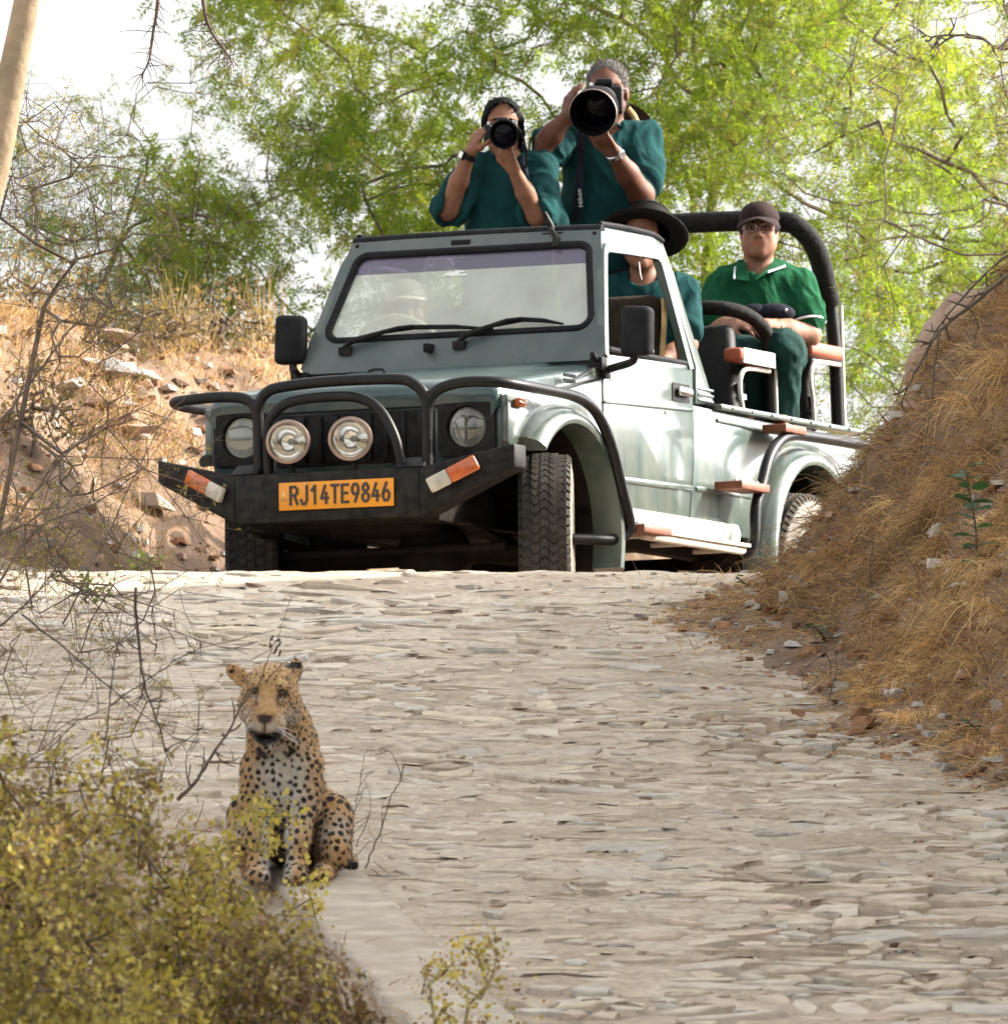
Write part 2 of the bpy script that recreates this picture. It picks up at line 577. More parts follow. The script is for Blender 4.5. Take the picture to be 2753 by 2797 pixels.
M['teal_shirt'] = mat('teal_cotton', (.007, .040, .041), .95, spec=.1, var=.14, vscale=14, bump=.5, bscale=26)
M['teal_dark'] = mat('dark_cotton', (.012, .020, .030), .9, spec=.12, var=.15, bump=.4, bscale=30)
M['green_polo'] = mat('green_polo', (.009, .070, .030), .95, spec=.1, var=.12, vscale=14, bump=.5, bscale=26)
M['green_trouser'] = mat('green_trouser', (.005, .028, .024), .8, spec=.12, var=.15, bump=.5, bscale=22)
M['navy'] = mat('navy_cloth', (.010, .011, .018), .85, spec=.12, var=.2, bump=.4, bscale=40)
M['white_trim'] = mat('white_trim', (.72, .74, .78), .8, var=.05)
M['cap'] = mat('brown_cap', (.022, .012, .011), .85, spec=.12, var=.15, bump=.3, bscale=90)
M['felt'] = mat('dark_felt', (.014, .012, .011), .9, spec=.12, var=.2, bump=.2)
M['driver_shirt'] = mat('pale_blue_shirt', (.4, .5, .62), .9, var=.1, bump=.4, bscale=30)
M['eye_white'] = mat('eye_white', (.38, .34, .31), .2, var=.05)
M['eye_dark'] = mat('eye_dark', (.012, .008, .006), .1, var=.05)
M['gold'] = mat('gold_bangle', (.75, .55, .2), .2, metal=1, var=.05)
M['skin'] = attr_mat('skin', .6, .25, .10, 40, bump=.12, bscale=150, sss=.12)
M['leaf'] = attr_mat('acacia_leaf', .55, .3, .18, 8, transl=.6, tcol=(1.3, 1.35, .45))
M['bush_leaf'] = attr_mat('bush_leaf', .6, .25, .15, 12, transl=.35, tcol=(1.2, 1.15, .5))
M['bark'] = mat('grey_bark', (.12, .095, .07), .9, var=.25, vscale=12, bump=.6, bscale=30)
M['twig'] = mat('brown_twig', (.105, .074, .055), .9, var=.3, vscale=9)
M['twig_dark'] = mat('dark_twig', (.055, .038, .032), .9, var=.3, vscale=9)
M['sprig'] = mat('sprig_stem', (.26, .22, .09), .9, var=.2)
M['pale_bark'] = mat('pale_bark', (.31, .235, .15), .9, var=.18, vscale=9, col2=(.22, .17, .11), c2fac=.7, c2scale=16, bump=.6, bscale=30)
M['grass'] = attr_mat('dry_grass', .8, .2, .15, 30, transl=.25)
M['fur'] = attr_mat('leopard_fur', .85, .15, .10, 140, bump=.35, bscale=160, sheen=.2)
M['stone'] = attr_mat('paving_stone', .85, .2, .12, 14, bump=.55, bscale=26)
M['gravel'] = attr_mat('gravel', .9, .2, .15, 30, bump=.4, bscale=60)
M['concrete'] = mat('concrete', (.40, .355, .295), .95, spec=.1, var=.14, vscale=9, col2=(.27, .215, .16), c2fac=.6, c2scale=5, bump=.8, bscale=34)
M['ground'] = attr_mat('ground_soil', .95, .1, .2, 7, bump=.8, bscale=22)
# ================================================================== terrain
_ys = np.arange(-60, 420, .05)
_zs = np.interp(_ys, [-60, 0, 20, 30, 36, 38, 42, 46, 47.6, 48.2, 48.7, 49.15, 50, 55, 60, 90, 420],
                [-3.0, -1.6, -.9, .0, .885, 1.256, 2.004, 2.752, 3.045, 3.140, 3.140, 2.972, 2.955, 2.945, 2.9, 2.2, -3])
_k = np.hanning(13); _k /= _k.sum()
_zs = np.convolve(np.pad(_zs, 6, mode='edge'), _k, 'valid')
def road_z(y):
    return np.interp(y, _ys, _zs)
BANK_R = np.array([[3.4, 20], [3.0, 30], [2.3, 38], [1.63, 42], [1.15, 43.6], [.87, 45.4], [.53, 46.6], [.80, 47.6], [1.18, 48.4], [1.60, 49.1], [2.1, 50], [2.7, 52], [3.6, 55], [5, 60], [12, 90]])
BANK_L = np.array([[-12, 48.2], [-4, 48.35], [-2.4, 48.75], [-1.45, 49.1], [-1.32, 49.9], [-.88, 51], [-.02, 53], [.85, 55], [1.9, 58], [4, 66], [9, 90]])
KERB_L = np.array([[.62, 34], [.30, 36], [-.02, 38], [-.27, 39.5], [-.50, 41], [-.72, 41.6], [-1.2, 42.1], [-2.1, 42.9], [-3.2, 44.0], [-8, 46.5]])

def sdist(x, y, poly):
    """signed distance to a polyline; positive to its right when walking along it"""
    x = np.asarray(x, float); y = np.asarray(y, float)
    best = np.full(x.shape, 1e9); sg = np.ones(x.shape)
    for (ax, ay), (bx, by) in zip(poly[:-1], poly[1:]):
        dx, dy = bx - ax, by - ay
        t = np.clip(((x - ax) * dx + (y - ay) * dy) / (dx * dx + dy * dy), 0, 1)
        d = np.hypot(x - ax - t * dx, y - ay - t * dy)
        cr = (x - ax) * dy - (y - ay) * dx
        m = d < best
        best = np.where(m, d, best); sg = np.where(m, np.where(cr >= 0, 1, -1), sg)
    return best * sg

def bank_r_h(s, y):
    h = np.where(s < .35, .2 * np.maximum(s, 0), .07 + 1.22 * (s - .35))
    h = h + .28 * np.clip(s - .85, 0, 3.15)
    h = np.where(s > 4.0, 5.40 + .5 * (s - 4.0), h)
    h = np.minimum(h, 8.2)
    f = 1 - .72 * np.clip((y - 48.6) / 2.6, 0, 1)
    f = f * np.clip((y + 5) / 25, .0, 1)
    return h * f

def bank_l_h(s):
    h = np.where(s < .12, .4 * np.maximum(s, 0), .05 + 1.15 * (s - .12))
    return np.where(h > 1.42, 1.42 + .10 * (s - 1.31), h)

def H(x, y):
    x = np.asarray(x, float); y = np.asarray(y, float)
    z = road_z(y)
    sr = sdist(x, y, BANK_R)
    sl = -sdist(x, y, BANK_L)
    sl = np.where(y > 48.1, sl, -1)
    hr = bank_r_h(sr, y) + .16 * fbm(x * 1.5, y * 1.5, 0, 19, 2) * np.clip(sr - .2, 0, 1) * (y > 30); hl = bank_l_h(sl)
    hl = np.minimum(hl, 4)
    sk = -sdist(x, y, KERB_L)
    verge = np.where((y < 47.8), -np.clip((sk - .36) * .55, 0, .35), 0) * np.clip((y - 10) / 20, 0, 1)
    rough = np.clip(np.maximum(hr, hl) * 1.2, 0, 1)
    n = fbm(x * 2.2, y * 2.2, 0, 5, 4) * .22 + fbm(x * 9, y * 9, 0, 9, 3) * .05
    far = np.clip((np.hypot(x, y - 45) - 15) / 60, 0, 1)
    return z + hr + hl + verge + rough * (n + .05 * np.abs(vnoise(x * 6, y * 6, 0, 15)) + .018 * fbm(x * 24, y * 24, 0, 16, 2)) + far * fbm(x * .05, y * .05, 0, 3, 3) * 2.5

def soil_col(x, y):
    n = fbm(x * 3, y * 3, 0, 21, 4)
    a = np.array([.172, .116, .079]); b = np.array([.122, .079, .054]); c = np.array([.23, .172, .125])
    t = np.clip(n * .9 + .5, 0, 1)[..., None]
    col = a * (1 - t) + b * t
    u = np.clip(fbm(x * 11, y * 11, 0, 33, 3) * 1.4 + .2, 0, 1)[..., None]
    return col * (1 - .5 * u) + c * .5 * u

def axis_samples(segs):
    out = []
    for a, b, d in segs:
        out += list(np.arange(a, b, d))
    return np.array(out + [segs[-1][1]])
gx = axis_samples([(-900, -100, 100), (-100, -20, 10), (-20, -6, 1.0), (-6, -3, .2), (-3, 3.2, .04), (3.2, 7, .2), (7, 20, 1.0), (20, 100, 10), (100, 900, 100)])
gy = axis_samples([(-60, 10, 10), (10, 30, 2), (30, 36, .3), (36, 57, .045), (57, 66, .3), (66, 100, 3), (100, 400, 30), (400, 1500, 200)])
GX, GY = np.meshgrid(gx, gy)
GZ = H(GX, GY)
nx_ = len(gx)
ii, jj = np.meshgrid(np.arange(len(gx) - 1), np.arange(len(gy) - 1))
q = (jj * nx_ + ii).ravel()
GF = np.stack([q, q + 1, q + 1 + nx_, q + nx_], 1)
onroad = np.clip(.5 - sdist(GX, GY, BANK_R) / .25, 0, 1)
pale = np.array([.32, .27, .21])
gc = soil_col(GX, GY)
rd = (onroad * (GY < 49.2))[..., None]
gc = gc * (1 - rd * .7) + pale * rd * .7
ground = link('ground', mesh_np('ground', np.stack([GX, GY, GZ], -1).reshape(-1, 3), GF, gc.reshape(-1, 3), True), M['ground'])
tag(ground, kind='structure')

# ------------------------------------------------------------------ the stone-paved road
rx = np.arange(-3.4, 2.4, .026); ry = np.arange(36.3, 49.3, .030)
RX, RY = np.meshgrid(rx, ry)
SR_ = sdist(RX, RY, BANK_R); SK_ = -sdist(RX, RY, KERB_L)
okk = (SR_ < .30) & (SK_ < .30)
rn = len(rx)
ii, jj = np.meshgrid(np.arange(rn - 1), np.arange(len(ry) - 1))
fm = okk[:-1, :-1] & okk[1:, :-1] & okk[:-1, 1:] & okk[1:, 1:]
q = (jj * rn + ii)[fm]
RF = np.stack([q, q + 1, q + 1 + rn, q + rn], 1)
HOLE_ = np.clip(fbm(RX * 1.1, RY * 1.3, 0, 47, 3) * 3 - .25 + np.clip((RX - .2) * .8, -.5, .6) + np.clip((40.6 - RY) * .5, -.6, .6), 0, 1)
RZ = H(RX, RY) + .0125 + .014 * fbm(RX * 7, RY * 9, 0, 44, 4) - .018 * HOLE_ - .05 * np.clip((SR_ + .03 + .10 * fbm(RX * 6, RY * 6, 0, 45, 3)) / .3, 0, 1) - .06 * np.clip((SK_ - .05) / .15, 0, 1)
used_ = np.unique(RF); remap = np.full(RX.size, -1); remap[used_] = np.arange(len(used_))
RV = np.stack([RX, RY, RZ], -1).reshape(-1, 3)[used_]
rcn = np.clip(fbm(RV[:, 0] * 4, RV[:, 1] * 7, 0, 50, 4) * 1.5 + .5 - .5 * HOLE_.ravel()[used_], 0, 1)[:, None]
road = link('road', mesh_np('road', RV, remap[RF], np.array([.30, .24, .18]) * (1 - rcn) + np.array([.39, .335, .265]) * rcn, True), M['gravel'])
tag(road, kind='structure')

PALET = np.array([[.43, .385, .32], [.42, .385, .335], [.385, .375, .35], [.45, .39, .30], [.41, .335, .265], [.34, .275, .21], [.43, .37, .295], [.46, .425, .365], [.40, .315, .255]])
PMEAN = np.array([.415, .365, .295])
def PALM_(c): return (PMEAN + (c - PMEAN) * .70) * np.array([.95, .925, .90])
def stone_mesh(poly, zb, th, tilt, seed):
    """irregular slab: poly (n,2) outline; returns verts, quads/tri fan faces"""
    n = len(poly)
    c = poly.mean(0)
    def zt(p, k):
        return zb + k + tilt[0] * (p[:, 0] - c[0]) + tilt[1] * (p[:, 1] - c[1])
    rr = R.random
    inner = c + (poly - c) * .90 + np.array([[(rr() - .5) * .01, (rr() - .5) * .01] for _ in range(n)])
    low = np.c_[c + (poly - c) * 1.03, zt(poly, -.035)]
    mid = np.c_[poly, zt(poly, th * .55) + np.array([(rr() - .5) * .005 for _ in range(n)])]
    top = np.c_[inner, zt(inner, th) + np.array([(rr() - .5) * .006 for _ in range(n)])]
    cen = np.r_[c, zb + th + .003][None]
    V = np.r_[low, mid, top, cen]
    T = []
    for i in range(n):
        j = (i + 1) % n
        T += [(i, j, n + j), (i, n + j, n + i), (n + i, n + j, 2 * n + j), (n + i, 2 * n + j, 2 * n + i), (2 * n + i, 2 * n + j, 3 * n)]
    return V, np.array(T)

stones = []
row_h = .098
yk = 36.6
k = 0
def rowline(k, x):
    return 36.6 + k * row_h + .075 * vnoise(x * 2.3, k * .73, 0, 61) + .05 * vnoise(x * 6.5, k * 1.9, 0, 62) - .10 * x
while 36.6 + k * row_h < 49.6:
    x = -3.3 + R.random() * .2
    while x < 2.3:
        w = min(.42, max(.08, R.lognormvariate(math.log(.165), .45)))
        x0, x1 = x + .005, x + w - .005
        x += w
        xs_ = np.linspace(x0, x1, 4)
        if R.random() < .28 and w > .16:
            xs_ = np.linspace(x0, x0 + (x1 - x0) * .62, 4)
        yb = rowline(k, xs_) + .007
        yt = rowline(k + 1, xs_) - .007
        sk_ = (R.random() - .5) * .07
        bot = np.c_[xs_, yb]; topp = np.c_[xs_[::-1] + sk_, yt[::-1]]
        bot[0] += [R.random() * .03, R.random() * .05]; bot[-1] += [-R.random() * .03, R.random() * .05]; bot[1] += [0, R.random() * .015]; topp[2] += [0, -R.random() * .02]
        topp[0] += [-R.random() * .03, -R.random() * .035]; topp[-1] += [R.random() * .03, -R.random() * .035]
        ymid_ = (bot[:, 1].mean() + topp[:, 1].mean()) / 2; pt_ = R.uniform(.0, .75)
        for P__ in (bot, topp):
            for q__ in (0, -1): P__[q__, 1] += (ymid_ - P__[q__, 1]) * pt_ * R.random()
        poly = np.r_[bot, topp] + np.array([[(R.random() - .5) * .012, (R.random() - .5) * .016] for _ in range(8)])
        c = poly.mean(0)
        if c[1] > 48.75 or c[1] < 36.6: continue
        sr = float(sdist(c[0], c[1], BANK_R)); sk = -float(sdist(c[0], c[1], KERB_L))
        if sr > -.04 + .06 * R.random() or sk > -.03: continue
        # earth has covered the stones towards the crest and beside the bank
        cover = .0 + .72 * max(0, min(1, (c[1] - 47.2) / .9)) + .35 * max(0, 1 + sr / .35) + .42 * (fbm(c[0] * 1.3, c[1] * .9, 0, 71, 2) > .24)
        if c[0] > -.3: cover += .2 * max(0, min(1, (c[1] - 46.2) / 1.5))
        if R.random() < cover * .8: continue
        e = .03
        z0 = float(H(c[0], c[1])) + .006
        gx_ = float(H(c[0] + e, c[1]) - H(c[0] - e, c[1])) / (2 * e); gy_ = float(H(c[0], c[1] + e) - H(c[0], c[1] - e)) / (2 * e)
        th = .004 + .014 * R.random() ** 1.7
        tilt = (gx_ + R.gauss(0, .045), gy_ + R.gauss(-.02, .06))
        tone = (1 + .16 * float(fbm(c[0] * 1.2, c[1] * 1.6, 0, 77, 2))) * PALM_(PALET[R.choices(range(9), [5, 4, 3, 5, 3, 1.2, 4, 4, 2])[0]]) * R.uniform(.92, 1.07)
        inview = abs(c[0] / c[1]) < .041 and 38.0 < c[1] < 48.2
        area = (x1 - x0) * row_h * (1 if inview else .0) * (50 / c[1]) ** 2 * R.uniform(.8, 1.2)
        V, T = stone_mesh(poly, z0, th, tilt, k)
        stones.append((area, V, T, tone))
    k += 1
stones.sort(key=lambda s: -s[0])
for area, V, T, tone in stones[:300]:
    o = V.mean(0)
    me = mesh_np('paving_stone', V - o, T, np.tile(tone, (len(V), 1)))
    link('paving_stone', me, M['stone'], road, o)
rest = stones[300:]
off = 0; VV = []; TT = []; CC = []
for area, V, T, tone in rest:
    VV.append(V); TT.append(T + off); CC.append(np.tile(tone, (len(V), 1))); off += len(V)
o = link('paving_stones', mesh_np('paving_stones', np.concatenate(VV), np.concatenate(TT), np.concatenate(CC)), M['stone'], road)
tag(o, kind='stuff')

# ------------------------------------------------------------------ concrete edging under the leopard
ky = np.arange(34.2, 41.75, .06)
kx = np.interp(ky, [34, 36, 38, 39.5, 41, 42], [.62, .30, -.02, -.27, -.50, -.66])
ww = np.interp(ky, [36, 40, 42, 44, 47], [.36, .33, .30, .26, .22]) + .02 * fbm(ky * 3, 0, 0, 80, 3)
cols = np.linspace(0, 1, 9)
KV = []
for i, y in enumerate(ky):
    z = float(road_z(y))
    for t in np.r_[-.0001, cols, 1.0001]:
        px = kx[i] - .03 - ww[i] * (1 - t) + .026 * float(fbm(y * 7, t * 3, 0, 83, 3)) * (t > .3) + .010 * float(vnoise(y * 30, 0, 0, 84)) * (t > .8)
        drop = -.14 if (t < 0 or t > 1) else 0
        KV.append((px, y, z + .030 - .07 * min(1, max(0, (y - 41.35) / .35)) ** 2 + drop + .006 * float(fbm(px * 5, y * 5, 0, 85, 3)) - .016 * (t > .97) - .02 * (abs(t - 1) < .001)))
m_ = 11
KF = [(i * m_ + j, i * m_ + j + 1, (i + 1) * m_ + j + 1, (i + 1) * m_ + j) for i in range(len(ky) - 1) for j in range(m_ - 1)]
kerb = link('kerb', mesh_np('kerb', np.array(KV), np.array(KF), None, True), M['concrete'])
tag(kerb, kind='structure')

# ------------------------------------------------------------------ rocks and gravel
def rock_mesh(name, seed, flat=.6, n=16):
    r = random.Random(seed)
    bm = bmesh.new()
    sk = (r.uniform(-.35, .35), r.uniform(-.35, .35), r.uniform(-.3, .3))
    for i in range(n):
        if i < 8:       # corners of a broken block
            v = Vector(((-1, 1)[i & 1], (-1, 1)[i >> 1 & 1], (-1, 1)[i >> 2 & 1])) * r.uniform(.55, 1.0)
        else:
            v = Vector((r.uniform(-1, 1), r.uniform(-1, 1), r.uniform(-1, 1)))
        v = Vector((v.x + sk[0] * v.z + sk[2] * v.y, v.y + sk[1] * v.z, v.z)) * .82
        bm.verts.new((v.x, v.y * .85, v.z * flat))
    bmesh.ops.convex_hull(bm, input=bm.verts[:])
    bmesh.ops.delete(bm, geom=[v for v in bm.verts if not v.link_faces], context='VERTS')
    bmesh.ops.triangulate(bm, faces=bm.faces[:])
    V = np.array([v.co[:] for v in bm.verts]); 
    bm.verts.index_update()
    T = np.array([[v.index for v in f.verts] for f in bm.faces])
    bm.free()
    return V, T
ROCKS = [rock_mesh('rock', 100 + i, R.uniform(.35, .75), R.choice([9, 11, 13])) for i in range(14)]
ROCKTONE = {'grey': (.33, .31, .29), 'pale': (.41, .38, .34), 'pink': (.32, .215, .16), 'brown': (.23, .155, .11), 'rust': (.27, .145, .08)}
_rock_me = {}
def rock(dx, dy, w, tone, label, group=None, Y=None, seed=None, sink=.25, hz=1.0, name='rock', rz=None):
    """rock standing on the ground where the view line through (dx,dy) meets it"""
    if Y is None:
        Ys = np.arange(37.5, 58, .02)
        d = at(dx, dy, 1.0)
        hit = np.nonzero(H(d[0] * Ys, Ys) > d[2] * Ys)[0]
        Y = Ys[hit[0]] if len(hit) else 50
    p = at(dx, dy, Y)
    i = R.randrange(len(ROCKS)) if seed is None else seed
    key = (i, tone)
    if key not in _rock_me:
        V, T = ROCKS[i]
        c = np.array(ROCKTONE[tone]) * R.uniform(.9, 1.1)
        _rock_me[key] = mesh_np(name, V, T, np.tile(c, (len(V), 1)))
    o = link(name, _rock_me[key], M['stone'])
    w_m = w * Y / 24500.0 * (1.3 if group == 'rocks in the left bank' else 1)
    s = w_m / 2
    o.scale = (s, s * R.uniform(.7, 1.0), s * hz)
    o.rotation_euler = (R.uniform(-.2, .2), R.uniform(-.2, .2), R.uniform(0, 6.28) if rz is None else rz)
    o.location = (p[0], Y, float(H(p[0], Y)) + s * hz * .30)
    tag(o, label, 'rock', group)
    return o

def scatter_rocks(name, pts, smin, smax, tones, mat_, parent=None, zs=1.0, sizes=None):
    VV = []; TT = []; CC = []; off = 0
    for i, (x, y) in enumerate(pts):
        V, T = ROCKS[R.randrange(len(ROCKS))]
        s = smin + (smax - smin) * R.random() ** 2.5
        a = R.uniform(0, 6.28); ca, sa = math.cos(a), math.sin(a)
        W = V * s * np.array([1, R.uniform(.6, 1), R.uniform(.6, 1.1) * zs])
        W = np.c_[W[:, 0] * ca - W[:, 1] * sa, W[:, 0] * sa + W[:, 1] * ca, W[:, 2]]
        VV.append(W + np.array([x, y, float(H(x, y)) + s * .15 + .004])); TT.append(T + off); off += len(V)
        CC.append(np.tile(np.array(ROCKTONE[R.choice(tones)]) * R.uniform(.75, 1.2), (len(V), 1)))
    o = link(name, mesh_np(name, np.concatenate(VV), np.concatenate(TT), np.concatenate(CC)), mat_, parent)
    return tag(o, kind='stuff')

pts = []
while len(pts) < 2600:      # loose chips over the road, more of them at the crest and along the bank
    x, y = R.uniform(-2.4, 1.9), R.uniform(37.6, 49.2)
    sr = float(sdist(x, y, BANK_R))
    if sr > .1 or -float(sdist(x, y, KERB_L)) > .0: continue
    p_ = .10 + .8 * max(0, min(1, (y - 46.9) / 1.0)) + .8 * max(0, 1 + sr / .35) + .25 * (fbm(x * 1.4, y * 1.1, 0, 91, 2) > .15)
    if R.random() < p_: pts.append((x, y))
scatter_rocks('gravel', pts, .005, .026, ['grey', 'pale', 'pink', 'pink', 'brown'], M['gravel'])
pts = []
while len(pts) < 2300:      # rubble in the left bank and the foot of the right bank
    if R.random() < .70:
        x, y = R.uniform(-2.4, .2), R.uniform(48.4, 54)
        sl = -float(sdist(x, y, BANK_L))
        if 0 < sl < 2.0: pts.append((x, y))
    else:
        x, y = R.uniform(.3, 2.2), R.uniform(41.2, 49)
        sr = float(sdist(x, y, BANK_R))
        if -.1 < sr < .5 + .3 * R.random(): pts.append((x, y))
while len(pts) < 2850:      # stones half buried in the straw slope
    x, y = R.uniform(.7, 2.2), R.uniform(42, 49)
    if .25 < float(sdist(x, y, BANK_R)) < 1.8 and fbm(x * 2.2, y * 2.2, 0, 97, 2) > .05: pts.append((x, y))
scatter_rocks('rubble', pts, .006, .048, ['grey', 'pale', 'pink', 'rust', 'pink', 'rust'], M['gravel'])
# ================================================================== the jeep (local: x to the picture's right, y to the tail, z up)
JX = Vector((0.91345641, -0.406697, 0.01396218)); JY = Vector((0.40673664, 0.91354546, 0.0)); JZ = JX.cross(JY)
JO = Vector((-0.37019708, 49.63590172, 2.96811553))
MJ = Matrix(((JX.x, JY.x, JZ.x, JO.x), (JX.y, JY.y, JZ.y, JO.y), (JX.z, JY.z, JZ.z, JO.z), (0, 0, 0, 1)))
jeep = empty('jeep', label='dark green open safari jeep with black bull bar coming over the crest of the road', cat='jeep', mat=MJ)

def jl(p):
    return np.array(MJ @ Vector(p))

# --- hood
hood = MB()
st = [(-.478, .895, .575), (-.480, .915, .590), (-.468, .938, .600), (-.435, .953, .604), (-.30, .975, .606), (0, 1.018, .610), (.25, 1.055, .613), (.44, 1.086, .616)]
us = [-1, -.995, -.975, -.94, -.88, -.70, -.66, -.40, -.2, 0, .2, .40, .66, .70, .88, .94, .975, .995, 1]
top = []
for (y, z, hw) in st:
    row = []
    for u in us:
        a = abs(u)
        dz = -.010 * u * u
        if a > .94: dz -= {.975: .006, .995: .02, 1: .075}.get(round(a, 3), 0)
        if a <= .66 and y > -.45: dz += .010
        row.append((u * hw, y, z + dz))
    top.append(row)
n_ = len(us)
vs = [p for r_ in top for p in r_]
fs = [(i * n_ + j, i * n_ + j + 1, (i + 1) * n_ + j + 1, (i + 1) * n_ + j) for i in range(len(st) - 1) for j in range(n_ - 1)]
lowf = [(x, -.474, .865) for x, y, z in top[0]]
o_ = len(vs); vs += lowf
fs += [(j, o_ + j, o_ + j + 1, j + 1) for j in range(n_ - 1)]
hood.add(vs, fs)
hood_o = hood.build('hood', M['paint'], jeep, ang=50)
wn = MB().tube(catmull([(-.20, .12, 1.05), (-.20, .12, 1.066), (-.17, .12, 1.07), (-.14, .12, 1.066), (-.14, .12, 1.05)], 4), .005, 6)
wn.build('washer_nozzle', M['black'], hood_o)

# --- front panel, grille and lamps
fp = MB()
fp.prism([(-.590, -.452, .60), (.590, -.452, .60), (.610, -.452, .72), (.612, -.452, .905), (-.612, -.452, .905), (-.610, -.452, .72)], (0, .05, 0))
front_panel = fp.build('front_panel', M['paint'], jeep, bevel=.012)
g = MB()
g.prism([(-.33, -.455, .655), (.33, -.455, .655), (.33, -.455, .852), (-.33, -.455, .852)], (0, -.012, 0))
grille = g.build('grille', M['black'], jeep, bevel=.006)
for i in range(9):
    x = -.28 + i * .07
    MB().box((x - .009, -.480, .665), (x + .009, -.467, .842)).build('slat', M['black_satin'], grille, bevel=.003)
for sx in (-1, 1):
    x = .47 * sx
    b = MB()
    # square recessed bezel ring
    O_ = [(x - .128, -.470, .665), (x + .128, -.470, .665), (x + .128, -.470, .885), (x - .128, -.470, .885)]
    ang = [2 * math.pi * i / 32 for i in range(32)]
    ring_o = []
    for a in ang:
        cx_, cz_ = math.cos(a), math.sin(a)
        m_ = max(abs(cx_) / .118, abs(cz_) / .108)
        ring_o.append((x + cx_ / m_, -.474, .777 + cz_ / m_))
    ring_m = [(x + math.cos(a) * .082, -.476, .777 + math.sin(a) * .082) for a in ang]
    ring_i = [(x + math.cos(a) * .076, -.455, .777 + math.sin(a) * .076) for a in ang]
    ring_b = [(p[0], -.452, p[2]) for p in ring_o]
    b.strip(ring_b, ring_o, True).strip(ring_o, ring_m, True).strip(ring_m, ring_i, True)
    hl = b.build('headlight', M['black'], jeep, ang=30)
    MB().lathe([(.076, .0), (.070, .012), (.045, .035), (.014, .045)], (x, -.458, .777), (0, 1, 0), 32).build('lamp_bowl', M['dull_refl'], hl)
    MB().ell((x, -.430, .777), (.014, .014, .014)).build('bulb_shield', M['chrome'], hl)
M['lamp_glass'], t_, out_ = nodes_of('lamp_glass')
_p = t_.nodes.new('ShaderNodeBsdfGlossy'); _p.inputs['Roughness'].default_value = .06; _p.inputs['Color'].default_value = (.8, .8, .78, 1)
_q = t_.nodes.new('ShaderNodeBsdfTransparent'); _q.inputs['Color'].default_value = (.82, .82, .8, 1)
_r = t_.nodes.new('ShaderNodeMixShader'); _r.inputs[0].default_value = .10
t_.links.new(_q.outputs[0], _r.inputs[1]); t_.links.new(_p.outputs[0], _r.inputs[2]); t_.links.new(_r.outputs[0], out_.inputs['Surface'])
for hl in [c for c in jeep.children if c.name.startswith('headlight')]:
    x = .47 if hl.bound_box[0][0] > 0 else -.47
    MB().lathe([(.077, .0), (.069, -.010), (.045, -.019), (.015, -.022), (.001, -.0225)], (x, -.462, .777), (0, 1, 0), 32, cap=False).build('lens', M['lamp_glass'], hl)
    rb = MB()
    for k in range(9):
        xx = x - .064 + k * .016
        hh = math.sqrt(max(.070 ** 2 - (xx - x) ** 2, 0)) * .9
        rb.box((xx - .0012, -.4745 + abs(xx - x) * .12, .777 - hh), (xx + .0012, -.472 + abs(xx - x) * .12, .777 + hh))
    rb.build('lens_ribs', M['lamp_glass'], hl)

